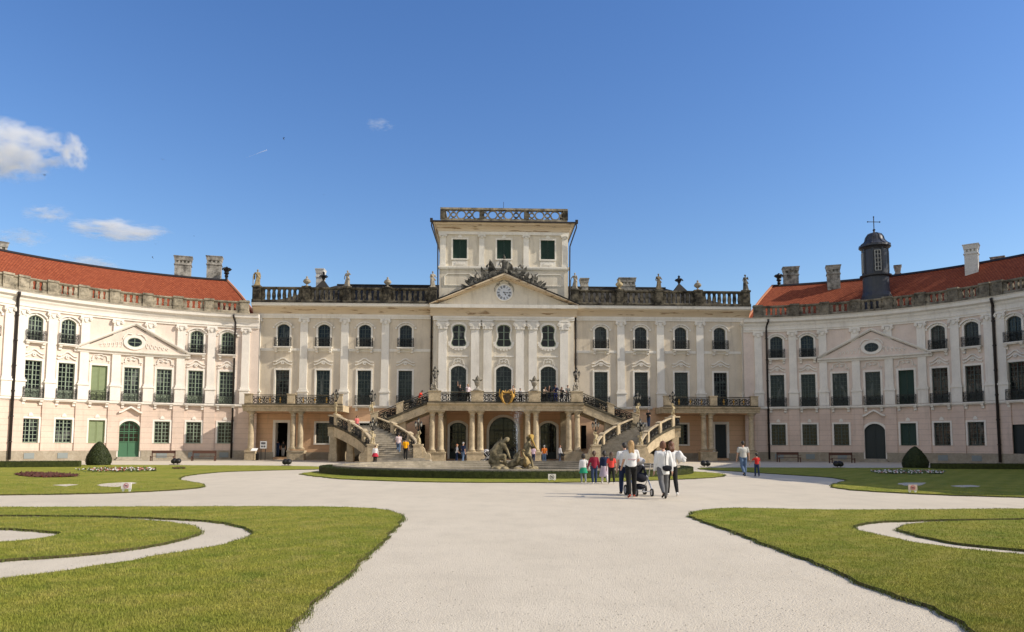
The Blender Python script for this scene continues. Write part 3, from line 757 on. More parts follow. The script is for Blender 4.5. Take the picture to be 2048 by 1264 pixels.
# roofs and chimneys of the block
for sg in (-1, 1):
    m = MB()
    A = [m.P(sg * 7.2, 78.4, 16.4), m.P(sg * 24.6, 78.4, 16.4), m.P(sg * 24.6, 92, 16.4), m.P(sg * 7.2, 92, 16.4), m.P(sg * 7.2, 85.2, 19.7), m.P(sg * 18.9, 85.2, 19.7)]
    m.F(A[0], A[1], A[5], A[4]); m.F(A[3], A[4], A[5], A[2]); m.F(A[1], A[2], A[5])
    for k in range(18): x = sg * (7.5 + .62 * k); m.tube([(x, 78.4 + .1, 16.48), (x, 85.2, 19.74)], .03, 4)
    px = sg * 20.3; B = [m.P(px - 2.1, 82.2, 17.2), m.P(px + 2.1, 82.2, 17.2), m.P(px + 2.1, 87, 17.2), m.P(px - 2.1, 87, 17.2), m.P(px, 84.4, 20.2)]
    for k in range(4): m.F(B[k], B[(k + 1) % 4], B[4])
    m.box(*sorted((sg * 7.2, sg * 18.9)), 85.0, 85.4, 19.66, 19.82)
    rf_ = m.build('roof', ZINC, pal)
    m = MB(); m.lathe([(.24, -.3), (.10, 0), (.22, .25), (.34, .42), (.22, .6), (.10, .72), (.16, .84), (.02, 1.0)], px, 84.4, 20.1, 8)
    for k in range(6): t = k * PI / 3; m.tube([(px, 84.4, 20.4), (px + .36 * math.cos(t), 84.4 + .36 * math.sin(t), 20.62), (px + .46 * math.cos(t), 84.4 + .46 * math.sin(t), 20.45)], .09, 4)
    q = m.build('roof_finial', IRON, None); q.parent = rf_
m = MB(); m.box(-26, 26, D + .5, 92, 16.1, 16.2); m.box(-26, -25.9, D + .01, 92, 0, 16); m.box(25.9, 26, D + .01, 92, 0, 16); m.box(-26, 26, 92, 92.2, 0, 16); m.build('rear_wall', PLA_MAIN, pal)
CHIM = stone('chimney_render', (.44, .42, .38), (.07, .065, .06), .54, 1.6, .12)
CHIMW = stone('chimney_white', (.66, .65, .62), (.30, .28, .25), .66, 1.2, .12)
def chimney(parent, x, y, z0, z1, w, dpt, mat=CHIM, name='chimney', rz=0):
    m = MB(); m.box(-w / 2, w / 2, -dpt / 2, dpt / 2, z0, z1 - .75)
    m.box(-w / 2 - .07, w / 2 + .07, -dpt / 2 - .07, dpt / 2 + .07, z1 - 1.0, z1 - .9)
    n = max(3, int(w / .4))
    for k in range(n + 1):
        xx = -w / 2 + .08 + (w - .16) * k / n; m.box(xx - .09, xx + .09, -dpt / 2, dpt / 2, z1 - .747, z1 - .5)
    m.box(-w / 2 + .05, w / 2 - .05, -dpt / 2 + .15, dpt / 2 - .15, z1 - .76, z1 - .49)
    A = [m.P(sx * (w / 2 + .04), sy * (dpt / 2 + .04), z1 - .497) for sx, sy in ((-1, -1), (1, -1), (1, 1), (-1, 1))]
    B = [m.P(sx * (w / 2 + .11), sy * (dpt / 2 + .11), z1 - .08) for sx, sy in ((-1, -1), (1, -1), (1, 1), (-1, 1))]
    m.F(*reversed(A)); m.F(*B)
    for k in range(4): m.F(A[k], A[(k + 1) % 4], B[(k + 1) % 4], B[k])
    m.box(-w / 2 - .14, w / 2 + .14, -dpt / 2 - .14, dpt / 2 + .14, z1 - .077, z1)
    o = link(name, m.mesh(name), parent, mat, True, Matrix.Translation((x, y, 0)) @ Matrix.Rotation(rz, 4, 'Z')); return o
def px_chim(parent, u0, u1, v0, v1, Y, dpt=1.0, mat=CHIM, drop=1.5, rz=0):
    a = atY(u0, v0, Y); b = atY(u1, v1, Y); return chimney(parent, (a.x + b.x) / 2, Y + dpt / 2, b.z - drop, a.z, (b.x - a.x) - .4, dpt, mat, rz=rz)
px_chim(pal, 629, 649, 537, 570, 85, 1.2, CHIMW); px_chim(pal, 1159, 1180, 556, 574, 84); px_chim(pal, 1236, 1274, 555, 574, 84)
# ================================================================== CURVED WINGS
CX, CY, RW = 22.0, 53.0, 24.65
def wing_path(sg):
    pts = []
    for k in range(0, 141): # arc to 70 deg in .5 deg steps
        t = rad(k * .5); pts.append((CX + RW * math.sin(t), CY + RW * math.cos(t)))
    e = Vector(pts[-1])
    for q in ((37.2, 44.0), (36.0, 30.0), (38.0, 18.0)):
        q = Vector(q); n = int((q - e).length / .5)
        for i in range(1, n + 1): p = e + (q - e) * i / n; pts.append((p.x, p.y))
        e = q
    P = np.array(pts); seg = np.r_[0, np.cumsum(np.hypot(*np.diff(P, axis=0).T))]
    T = np.gradient(P, axis=0); T = np.array([np.convolve(np.pad(T[:, i], 6, 'edge'), np.ones(13) / 13, 'valid') for i in (0, 1)]).T
    T /= np.linalg.norm(T, axis=1)[:, None]; Nn = np.c_[T[:, 1], -T[:, 0]]      # outward = towards the courtyard
    def M(s, d, z):
        x = np.interp(s, seg, P[:, 0]) + d * np.interp(s, seg, Nn[:, 0]); y = np.interp(s, seg, P[:, 1]) + d * np.interp(s, seg, Nn[:, 1])
        return (sg * float(x), float(y), z)
    return M, seg[-1]
def DEG(t): return rad(t) * RW
LVL = 0
def wing(sg):
    W = thing('palace_wing', ('sunlit curved palace wing with orange tile roof and green framed windows' if sg < 0 else 'shaded curved palace wing with red tile roof and a lead bell turret'), 'palace wing', (sg * 40, 69, 0))
    M, SL = wing_path(sg); site = Site(M, .8)
    base = site.at
    def at2(a, z, d=0):                      # keep a proper right handed frame facing the court
        p = Vector(M(a, d, z)); q = Vector(M(a, d + 1, z)); n = (q - p).normalized(); r = Vector((0, 0, 1)).cross(n)
        return Matrix(((r.x, -n.x, 0, p.x), (r.y, -n.y, 0, p.y), (r.z, -n.z, 1, p.z), (0, 0, 0, 1)))
    site.at = at2
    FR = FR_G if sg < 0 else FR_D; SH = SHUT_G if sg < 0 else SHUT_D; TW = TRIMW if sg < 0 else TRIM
    k_ = 'L' if sg < 0 else 'R'; YW = .10 if sg < 0 else .18
    s0 = DEG(7.5); CS = [DEG(x) for x in ((14.53, 21.28, 27.95, 34.6, 41.12, 47.56, 53.93) if sg < 0 else (15.2, 22.19, 29.11, 36.15, 43.09, 49.9, 56.56))]; extra = []
    a = DEG(64.93) if sg > 0 else DEG(62.6)
    while a < SL - 2: extra.append(a); a += 3.0
    ALL = CS + extra
    O_u = outline(1.24, 2.28, .32); O_f = outline(1.38, 3.32); O_g = outline(1.40, 2.14); O_door = outline(1.86, 3.46, .62, 10); O_ov = oval(.66, .46)
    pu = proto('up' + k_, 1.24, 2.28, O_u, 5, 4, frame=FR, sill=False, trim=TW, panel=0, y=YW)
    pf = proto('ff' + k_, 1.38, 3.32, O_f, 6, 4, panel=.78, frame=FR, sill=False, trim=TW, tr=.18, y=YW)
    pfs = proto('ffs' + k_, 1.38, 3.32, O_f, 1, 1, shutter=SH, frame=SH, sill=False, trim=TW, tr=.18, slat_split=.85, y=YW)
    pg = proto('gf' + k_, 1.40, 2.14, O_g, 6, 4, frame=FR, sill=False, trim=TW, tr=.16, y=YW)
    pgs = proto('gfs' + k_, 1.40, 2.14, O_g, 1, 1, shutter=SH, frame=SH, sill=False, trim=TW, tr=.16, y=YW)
    upk = [0, 1, 5, 6]
    ups = [CS[k] for k in upk] + extra
    m = site.mb(); wall(m, s0, SL, 9.6, 14.3, [(s, 10.66, O_u) for s in ups]); m.build('wall', PLA_WING, W, fix=False)
    m = site.mb(); wall(m, s0, SL, 5.4, 9.6, [(s, 5.58, O_f) for s in ALL]); m.build('wall', PLA_WING, W, fix=False)
    door_s = CS[3]
    m = site.mb(); wall(m, s0, SL, 0, 5.4, [(s, 1.62, O_g) for s in ALL if s != door_s and not (sg > 0 and s == extra[0])] + [(door_s, .30, O_door)] + ([(extra[0], .15, outline(1.5, 3.3))] if sg > 0 else [])); m.build('ground_floor_wall', PLA_WINGB, W, fix=False)
    m = site.mb(); e = 1.05; m.box(s0, door_s - e, -.02, .10, 0, .92); m.box(door_s + e, SL, -.02, .10, 0, .92); m.build('plinth', PLINTH, W)
    # cellar grilles in the plinth
    for s in ([CS[1] - .2, CS[2] - .1] if sg < 0 else []) + CS[5:] + CS[:3]:
        m = site.mb(); m.box(s - .42, s + .42, .103, .14, .22, .72); m.build('cellar_grille', plain_grey, W)
    for s in ups:
        put(pu, W, at2(s, 10.66)); arch_hood(W, site, s, 10.66, 1.24, 2.28, .32, TW); balcony(W, site, s, 10.64, w=1.56, dep=.36, h=.92, trim=TW)
    for i, s in enumerate(ALL):
        shut = i == 4 if sg < 0 else i == 4
        shut = (i == 4)
        put(pfs if (i == 4) else pf, W, at2(s, 5.58), 'first floor window with closed louvred shutters' if i == 4 else None)
        balcony(W, site, s, 5.56, w=1.66, dep=.34, h=.95, trim=TW)
        hood(W, site, s, 9.55 if i in (2, 3, 4) else 9.45, 1.25, TW, 1 if i in (2, 3, 4) else 0)
        if sg > 0 and i == 7:
            mm = MB(); mm.box(-.75, .75, .2, .3, 0, 3.3); link('door', mm.mesh('door'), W, DOOR_D, True, at2(s, .15)); continue
        if s == door_s: continue
        put(pgs if i == 4 else pg, W, at2(s, 1.62), 'ground floor window with closed shutters' if i == 4 else None)
        if i < 7:
            mm = site.mb(); mm.prism([(s - .2, 3.98), (s + .2, 3.98), (s + .16, 4.18), (s, 4.32), (s - .16, 4.18)], -.01, .07); mm.build('window_ornament', TW, W)
    # door with gable hood
    pdn = 'green double door with glazed upper panels' if sg < 0 else 'dark wooden double door'
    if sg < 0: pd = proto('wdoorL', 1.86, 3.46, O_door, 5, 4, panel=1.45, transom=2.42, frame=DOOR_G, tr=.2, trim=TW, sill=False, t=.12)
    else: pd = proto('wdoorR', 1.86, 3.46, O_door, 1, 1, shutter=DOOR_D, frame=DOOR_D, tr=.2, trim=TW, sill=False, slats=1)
    if sg > 0:
        lf = MB(); lf.prism(scaled(O_door, 1.86, 3.46, -.04), .24, .30)
        for sx in (-1, 1):
            for z0_, z1_ in ((.15, .95), (1.1, 2.3)): lf.box(*sorted((sx * .12, sx * .78)), .215, .2395, z0_, z1_)
        lf.box(-.03, .03, .21, .2395, .02, 3.3); lm = lf.mesh('door_leaf'); lm.materials.append(DOOR_D); pd = [pd[0], ('door_leaf', lm), pd[2]]
    r = put(pd, W, at2(door_s, .30)); r.name = 'door'; r['label'] = pdn
    m = site.mb(); L_ = [(-1.02, 4.62), (-.7, 4.72), (-.3, 5.0), (0, 5.16), (.3, 5.0), (.7, 4.72), (1.02, 4.62)]
    m.strip([(door_s + x, z) for x, z in L_], [(door_s + x, z - .17) for x, z in L_], -.02, .34); m.build('door_hood', TW, W)
    m = site.mb(); m.box(door_s - 1.15, door_s + 1.15, .0, .55, 0, .14); m.box(door_s - 1.0, door_s + 1.0, -.3, .32, .143, .29); m.build('door_step', STEP, W)
    if sg > 0:
        m = site.mb(); m.prism([(door_s - 1.75 + .14 * math.cos(t), 2.45 + .14 * math.sin(t)) for t in np.linspace(0, 2 * PI, 12, endpoint=False)], .0, .05); m.box(door_s - 1.9, door_s - 1.62, -.01, .04, 1.62, 1.78); m.build('plaque', INK, W)
    # pilasters: lower plain piers + giant order above
    PS = [DEG(x) for x in ((10.44, 18.03, 24.62, 31.2, 37.9, 44.3, 50.7, 56.55, 59.0) if sg < 0 else (10.89, 18.84, 25.59, 32.7, 39.65, 46.5, 53.3, 59.95, 62.4))]
    PS += [(extra[i] + extra[i + 1]) / 2 for i in range(len(extra) - 1)]
    for i, s in enumerate(PS):
        wd = .80 if i < 9 else .7
        pilaster(W, site, s, 5.62, 13.40, w=.74, d=.16, trim=TW, ped=7.12, caph=.58)
        m = site.mb(); m.box(s - .52, s + .52, -.02, .12, .92, 5.3); m.build('pier', PLA_WINGB, W)
    quoin_string(W, site, s0, SL, 5.32, .27, .22, TW)
    m = site.mb(); m.sweep([(-.02, 13.42), (.12, 13.42), (.12, 13.6), (.19, 13.6), (.19, 13.8), (-.02, 13.8)], s0, SL); m.build('frieze', TW, W)
    m = site.mb(); m.sweep([(-.02, 13.803), (.16, 13.803), (.20, 14.0), (.30, 14.16), (.34, 14.32), (.58, 14.46), (.62, 14.74), (.74, 14.86), (-.02, 14.86)], s0, SL); m.build('cornice', TW, W)
    prs = [DEG(x) for x in ((10.9, 18.9, 25.7, 32.2, 39.1, 45.4, 51.6, 57.3, 60.4) if sg < 0 else (10.9, 19.5, 26.3, 33.2, 40.1, 47, 53.8, 60.2, 62.8))]; q = prs[-1] + 3.2
    while q < SL: prs.append(q); q += 3.2
    balustrade(W, site, prs, 14.863, 1.27, .42, STONE_W if sg < 0 else STONE_WB, pw=.85, base=.26, rail=.24, pitch=.48, rad_=1.0)
    downpipe(W, site, DEG(12.9), .15, 14.7, d=.17, r=.10); downpipe(W, site, DEG(57.75 if sg < 0 else 61.2), .15, 14.7, d=.26, r=.13)
    # gable in the middle of the upper floor
    g0, g1, gz, ga = DEG(23.6 if sg < 0 else 24.9), DEG(45.2 if sg < 0 else 47.5), 10.42, 12.95; gm = (g0 + g1) / 2
    m = site.mb(); oc = [(gm + x, 10.86 + z) for x, z in O_ov]; N_ = 14
    # tympanum: fan of strips so that it follows the curve
    for i in range(N_):
        a0 = g0 + (g1 - g0) * i / N_; a1 = g0 + (g1 - g0) * (i + 1) / N_
        h = lambda a: gz + (ga - gz) * (1 - abs(a - gm) / ((g1 - g0) / 2)) - .05
        m.F(m.P(a0, .20, gz), m.P(a1, .20, gz), m.P(a1, .20, max(gz, h(a1))), m.P(a0, .20, max(gz, h(a0))))
    m.build('gable_panel', PLA_WING, W)
    m = site.mb(); m.sweep([(-.02, gz - .36), (.20, gz - .36), (.26, gz - .2), (.42, gz - .1), (.44, gz + .02), (-.02, gz + .02)], g0 - .25, g1 + .25)
    for aa in (g0 - .2, g1 + .2):
        n = 10; rows = []
        for i in range(n + 1):
            t = i / n; s_ = aa + (gm - aa) * t; z = gz + .03 + (ga - gz) * t
            rows.append([m.P(s_, b, z + c) for b, c in ((-.02, 0), (.34, 0), (.46, .14), (.48, .26), (-.02, .26))])
        for p, q2 in zip(rows, rows[1:]):
            for k in range(5): m.F(p[k], p[(k + 1) % 5], q2[(k + 1) % 5], q2[k])
        m.F(*rows[0]); m.F(*reversed(rows[-1]))
    m.build('gable', TW, W)
    m = site.mb(); m.ring([(gm + x * 1.5, 10.86 + .46 + (z - .46) * 1.55) for x, z in O_ov], oc, .15, .31)
    for sx in (-1, 1):
        for k in range(6): m.tube([(gm + sx * (1.15 + .36 * k + .1 * math.cos(t)), .23, 10.78 + .30 * (1 - k / 7) + (.26 - .03 * k) * math.sin(t)) for t in np.linspace(0, 5, 7)], .045, 4)
        m.tube([(gm + sx * .2, .24, 12.1), (gm + sx * .6, .24, 12.15), (gm + sx * .9, .24, 11.9), (gm + sx * 1.05, .24, 11.6)], .07, 4)
    m.build('gable_ornament', TW, W)
    m = MB(); m.flat(O_ov, -.08); m2 = m.mesh('pane'); m2.materials.append(GLASS)
    f = MB(); f.ring(O_ov, [(x * .88, .46 + (z - .46) * .86) for x, z in O_ov], -.12, -.085); f.box(-.02, .02, -.12, -.082, .06, .86); f.box(-.58, .58, -.121, -.083, .44, .48)
    wo = link('oval_window', f.mesh('oval_window'), W, FR, True, at2(gm, 10.86, .14)); link('pane', m2, wo)
    # tile roof with a hipped end
    me_v, me_f, uvs = [], [], []
    nt_ = 8; ns_ = 70
    eave = (-.6, 14.9); ridge = (-5.6, 19.45)
    for j in range(nt_ + 1):
        t = j / nt_; d = eave[0] + (ridge[0] - eave[0]) * t; z = eave[1] + (ridge[1] - eave[1]) * t
        sa = DEG(8.7) * (1 - t) + DEG(15.9) * t
        for i in range(ns_ + 1):
            s_ = sa + (SL - sa) * i / ns_; me_v.append(M(s_, d, z)); uvs.append((s_, 6.6 * t))
    for j in range(nt_):
        for i in range(ns_):
            b_ = j * (ns_ + 1) + i; me_f.append((b_, b_ + 1, b_ + ns_ + 2, b_ + ns_ + 1))
    nb = len(me_v); ridge_i = nt_ * (ns_ + 1)
    for i in range(ns_ + 1):
        s_ = DEG(15.9) + (SL - DEG(15.9)) * i / ns_; me_v.append(M(s_, -10.6, 14.9)); uvs.append((s_, 13))
    for i in range(ns_): me_f.append((ridge_i + i, ridge_i + i + 1, nb + i + 1, nb + i))
    hb = len(me_v)
    me_v.append(M(DEG(8.7), -10.6, 14.9)); uvs.append((0, 0)); me_v.append(M(DEG(8.7), -.6, 14.9)); uvs.append((10, 0)); me_v.append(M(DEG(15.9), -5.6, 19.45)); uvs.append((5, 6)); me_v.append(M(DEG(15.9), -10.6, 14.9)); uvs.append((0, 2))
    me_f.append((hb, hb + 1, hb + 2)); me_f.append((hb, hb + 2, hb + 3))
    me = bpy.data.meshes.new('roof'); me.from_pydata(me_v, [], me_f); ul = me.uv_layers.new(name='UVMap')
    for l in me.loops: ul.data[l.index].uv = uvs[l.vertex_index]
    rf = link('roof', me, W, ROOF, True)
    m = site.mb(); rp = []
    m.sweep([(-5.42, 19.38), (-5.6, 19.6), (-5.78, 19.38)], DEG(15.7), SL); rg = m.build('ridge_cap', PIPE, None)
    rg.parent = rf
    m = MB(); hp = [Vector(M(DEG(8.7) + (DEG(15.9) - DEG(8.7)) * t, -.6 - 5 * t, 14.93 + 4.55 * t)) for t in np.linspace(0, 1, 6)]; m.tube(hp, .13, 5); hc = m.build('hip_cap', plain('hip_tiles', (.50, .22, .12), .8), None); hc.parent = rf
    # body behind the front
    m = site.mb(); m.sweep([(-.9, 0), (-10.6, 0), (-10.6, 14.88), (-.9, 14.88)], s0 + .5, SL - .01); m.build('rear_wall', BLACK if False else PLA_WING, W)
    return W, site, M
plain_grey = plain('grille_grey', (.22, .25, .25), .7)
WL, SL_, ML_ = wing(-1)
WR, SR_, MR_ = wing(1)
def ray_plan(u, v, R_):                    # where a sight line crosses the circle of radius R_ of a wing
    pass
def hitR(u, v, sg, R_):
    d = ray(u, v); ox = CAM.x - sg * CX; oy = -CY
    a = d.x ** 2 + d.y ** 2; b = 2 * (ox * d.x + oy * d.y); c = ox * ox + oy * oy - R_ * R_
    t = (-b + math.sqrt(b * b - 4 * a * c)) / (2 * a); return CAM + d * t
for W, sg, lst in ((WL, -1, [(349, 385, 514, 548, 31.6, 0), (413, 446, 514, 551, 31.6, 0), (-22, 12, 484, 506, 31.5, 0)]),
                   (WR, 1, [(1564, 1598, 535, 564, 31.6, 0), (1651, 1681, 532, 563, 29.6, 0), (1787, 1803, 532, 556, 33, 0), (1983, 2008, 515, 540, 33, 0), (1928, 1956, 490, 566, 29.4, 1)])):
    for u0, u1, v0, v1, R_, wh in lst:
        a = hitR((u0 + u1) / 2, v0, sg, R_); b = hitR((u0 + u1) / 2, v1, sg, R_)
        dist = (a - CAM).length; wd = (u1 - u0) / F0 * dist * .95
        t = math.atan2(sg * a.x - CX, a.y - CY)
        chimney(W, a.x, a.y, b.z - 1.6, a.z, wd - .42, 1.0, CHIMW if wh else CHIM, rz=-sg * t * .75)
# tall tree added out of view behind the right wing to shade its roof
tre = thing('tree', 'tall tree added out of view to shade the right wing roof', 'tree', (61, 67.6, 0))
m = MB(); m.tube([(0, 0, -.2), (.1, .1, 5), (-.1, 0, 12), (.1, 0, 26), (0, 0, 36)], [.75, .6, .5, .3, .08], 10)
rt_ = random.Random(4)
for k in range(22): a_ = rt_.uniform(0, 2 * PI); z = rt_.uniform(10, 27); L_ = rt_.uniform(2.5, 5.5) * (1.15 - z / 36); m.tube([(0, 0, z), (L_ * .5 * math.cos(a_), L_ * .5 * math.sin(a_), z + L_ * .3), (L_ * math.cos(a_), L_ * math.sin(a_), z + L_ * .75)], [.2, .13, .04], 5)
m.build('trunk', plain('bark', (.09, .07, .05), .9, sc=6, var=.4, bmp=.05), tre, world=False)
m = MB(); CL = [(rt_.uniform(-4.2, 4.2) , rt_.uniform(-4.2, 4.2), rt_.uniform(15, 33)) for _ in range(46)]
for cx_, cy_, cz_ in CL:
    cz_ = cz_ * 1.18; sc_ = 1.15 * max(.3, 1.25 - abs(cz_ - 27) / 17); cx_ *= sc_; cy_ *= sc_
    for q in range(150):
        v_ = Vector((rt_.gauss(0, 1), rt_.gauss(0, 1), rt_.gauss(0, .8))).normalized() * rt_.uniform(.5, 1.6); p_ = Vector((cx_, cy_, cz_)) + v_; n_ = v_.normalized(); x_ = n_.orthogonal().normalized() * rt_.uniform(.18, .34); y_ = n_.cross(x_.normalized()) * rt_.uniform(.18, .34)
        m.F(m.P(*(p_ - x_)), m.P(*(p_ - y_)), m.P(*(p_ + x_)), m.P(*(p_ + y_)))
m.build('crown', leafmat('tree_leaf', (.04, .07, .015), (.09, .13, .03), .6), tre, world=False, fix=False)
# finials on the roof ends
for u, v0, v1, sg in ((453, 533, 552, -1), (1558, 546, 566, 1)):
    a = hitR(u, v1, sg, 30.2); b = hitR(u, v0, sg, 30.2); h = b.z - a.z
    m = MB(); m.lathe([(.14, -1.3), (.14, -.2), (.22, 0), (.14, .12 * h), (.30, .28 * h), (.22, .42 * h), (.36, .62 * h), (.24, .78 * h), (.20, .88 * h), (.02, h)], a.x, a.y, a.z, 8)
    for k in range(6): t = k * PI / 3; m.tube([(a.x, a.y, a.z + .5 * h), (a.x + .34 * math.cos(t), a.y + .34 * math.sin(t), a.z + .80 * h), (a.x + .50 * math.cos(t), a.y + .50 * math.sin(t), a.z + .66 * h)], .11, 4)
    m.build('roof_finial', IRON, WL if sg < 0 else WR)
# bell turret on the right wing (a part of it)
c = hitR(1753, 595, 1, 26.6); zb = c.z - .7; kx = (c - CAM).length / F0
def zt(v): return hitR(1753, v, 1, 26.6).z
r0 = 25.5 * kx
m = MB(); m.lathe([(r0 * 1.0, zb - .8), (r0 * .98, zt(594)), (r0 * .88, zt(586)), (r0 * .85, zt(576)), (r0 * .85, zt(556)), (r0 * 1.02, zt(554)), (r0 * 1.04, zt(551.5)), (r0 * .84, zt(550))], c.x, c.y, 0, 24); tb = m.build('turret', LEAD, WR)
m = MB(); m.lathe([(r0 * .80, zt(550.2)), (r0 * .80, zt(501)), (r0 * .90, zt(498)), (r0 * 1.0, zt(496.5))], c.x, c.y, 0, 24)
for k in range(8):
    t = .12 + k * PI / 4; m.tube([(c.x + r0 * .80 * math.cos(t), c.y + r0 * .80 * math.sin(t), zt(551)), (c.x + r0 * .80 * math.cos(t), c.y + r0 * .80 * math.sin(t), zt(499))], .13, 4)
s_ = m.build('turret_shaft', LEAD, None); s_.parent = tb
m = MB(); m.lathe([(r0 * .9, zt(497)), (r0 * 1.05, zt(495)), (r0 * 1.03, zt(491)), (r0 * .82, zt(487)), (r0 * .64, zt(481)), (r0 * .58, zt(474)), (r0 * .46, zt(469)), (r0 * .22, zt(466)), (r0 * .08, zt(464)), (.05, zt(458))], c.x, c.y, 0, 24)
for k in range(8): t = .12 + k * PI / 4; m.tube([(c.x + r * math.cos(t), c.y + r * math.sin(t), z) for r, z in ((r0 * 1.03, zt(491)), (r0 * .82, zt(487)), (r0 * .64, zt(481)), (r0 * .58, zt(474)), (r0 * .46, zt(469)), (r0 * .22, zt(466)))], .07, 4)
s_ = m.build('turret_dome', LEAD, None); s_.parent = tb
m = MB(); m.tube([(c.x, c.y, zt(462)), (c.x, c.y, zt(433))], .045, 4); zc = zt(443); rx = 11 * kx
m.tube([(c.x - rx, c.y, zc), (c.x + rx, c.y, zc)], .04, 4)
for dx, dz in ((rx, 0), (-rx, 0), (0, zt(433) - zc)): m.lathe([(.0, -.1), (.09, 0), (.0, .1)], c.x + dx, c.y, zc + dz, 6)
m.lathe([(.02, 0), (.16, .14), (.02, .28)], c.x, c.y, zt(462), 8)
s_ = m.build('cross', IRON, None); s_.parent = tb
for k in range(4):
    t = .12 + PI / 8 - PI / 4 * 3 + k * PI / 2
    wv = MB(); w_ = r0 * .42; h_ = zt(505) - zt(546); o = outline(w_, h_)
    wv.ring(o, scaled(o, w_, h_, -.07), -.05, .03)
    for r in range(1, 5): wv.box(-w_ / 2 + .05, w_ / 2 - .05, -.02, .01, h_ * r / 5 - .025, h_ * r / 5 + .025)
    wv.box(-.03, .03, -.03, .015, .05, h_ - .05)
    rr = r0 * .81; n = Vector((math.cos(t), math.sin(t), 0)); x = Vector((0, 0, 1)).cross(n)
    Mx = Matrix(((x.x, -n.x, 0, c.x + n.x * (rr + .03)), (x.y, -n.y, 0, c.y + n.y * (rr + .03)), (0, 0, 1, zt(546)), (0, 0, 0, 1)))
    pn = MB(); pn.flat(scaled(o, w_, h_, -.03), .02)
    wo = link('turret_window', wv.mesh('turret_window'), None, plain('turret_frame', (.35, .35, .33), .6) if k == 0 else bpy.data.materials['turret_frame'] if 'turret_frame' in bpy.data.materials else TRIM, False, Mx); wo.parent = tb
    l2 = link('pane', pn.mesh('pane'), None, GLASS); l2.parent = tb; l2.matrix_basis = Mx
# ================================================================== TERRACE AND DOUBLE STAIRCASE
YT = 68.0; FZ = 5.36; LZ = 3.25
ter = thing('grand_staircase', 'stone terrace on paired columns with two curving flights of balustraded stairs', 'staircase', (0, 66, 0))
def polyline(pts, n=60):
    P = np.array(pts, float); seg = np.r_[0, np.cumsum(np.linalg.norm(np.diff(P[:, :2], axis=0), axis=1))]
    def f(s): return [float(np.interp(s, seg, P[:, i])) for i in range(3)]
    return f, float(seg[-1])
DARKRAIL = stone('mossy_rail_stone', (.17, .145, .10), (.03, .028, .02), .47, 2.5)
def stone_rail(parent, pts, posts=(), h=.98, pw=.42, cap=True, endposts=(True, True), gild=False, dark=False):
    """stone handrail on posts with wrought iron infill, following a polyline of floor points"""
    f, L = polyline(pts)
    def M(s, d, z):
        s_ = min(max(s, 0), L); x, y, z0 = f(s_); a = f(min(s_ + .05, L)); b = f(max(s_ - .05, 0)); t = Vector((a[0] - b[0], a[1] - b[1], 0)).normalized()
        return (x + t.y * d + t.x * (s - s_), y - t.x * d + t.y * (s - s_), z0 + z)
    ds = .45
    m = MB(M, ds); hh_ = .07 if dark else .13; m.sweep([(-.13, h - hh_), (.13, h - hh_), (.15, h - .04), (.10, h), (-.10, h), (-.15, h - .04)], 0, L)
    m.build('handrail', DARKRAIL if dark else STONE, parent)
    m = MB(M, ds); m.sweep([(-.20, -.12), (.20, -.12), (.20, .06), (.14, .10), (-.14, .10), (-.20, .06)], 0, L); m.build('rail_curb', DARKRAIL, parent)
    ps = sorted(([0.0 + pw / 2] if endposts[0] else []) + [p * L for p in posts] + ([L - pw / 2] if endposts[1] else []))
    for p in ps:
        m = MB(M); m.box(p - pw / 2, p + pw / 2, -.19, .19, .10, h + .02); m.box(p - pw / 2 - .05, p + pw / 2 + .05, -.24, .24, h + .023, h + .10)
        m.box(p - pw / 2 + .06, p + pw / 2 - .06, .193, .21, .2, h - .2); m.box(p - pw / 2 + .06, p + pw / 2 - .06, -.21, -.193, .2, h - .2); m.build('post', STONE, parent)
    edges = [0] + ps + [L]
    for i in range(len(edges) - 1):
        a = edges[i] + (pw / 2 if (edges[i] in ps) else 0); b = edges[i + 1] - (pw / 2 if edges[i + 1] in ps else 0)
        if b - a < .3: continue
        m = MB()
        for z in (.14, h - .18): m.tube([M(a + (b - a) * k / 8, 0, z) for k in range(9)], .032)
        for l in scroll_lines(b - a, h - .34, .62): m.tube([M(a + x, 0, .15 + z) for x, z in l], .034, 3)
        for k in range(int((b - a) / .31)): s_ = a + (b - a) * (k + .5) / int((b - a) / .31); m.tube([M(s_, .02, .12), M(s_, .02, h - .16)], .020, 3)
        m.build('iron_panel', IRON, parent)
        if gild:
            n = 3
            for k in range(n):
                s = a + (b - a) * (k + .7) / (n + .4); g = MB(M)
                g.prism([(s + .09 * math.cos(t), .50 + .14 * math.sin(t)) for t in np.linspace(0, 2 * PI, 6, endpoint=False)], -.05, .05); g.prism([(s - .09, .22), (s + .09, .22), (s + .06, .30), (s - .06, .30)], -.04, .04); g.prism([(s - .07, .70), (s, .66), (s + .07, .70), (s + .04, .75), (s - .04, .75)], -.04, .04)
                g.build('gilded_boss', GOLD, parent)
    return M, L
def bez(a, b, c, n=16): return [tuple((1 - t) ** 2 * np.array(a) + 2 * t * (1 - t) * np.array(b) + t * t * np.array(c)) for t in np.linspace(0, 1, n + 1)]
COLP = [(.30, 0), (.30, .10), (.36, .12), (.36, .20), (.285, .24), (.275, .6), (.272, 1.4), (.255, 2.2), (.23, 3.0), (.225, 3.18), (.27, 3.20), (.27, 3.26), (.23, 3.28), (.235, 3.42), (.31, 3.50), (.33, 3.56)]
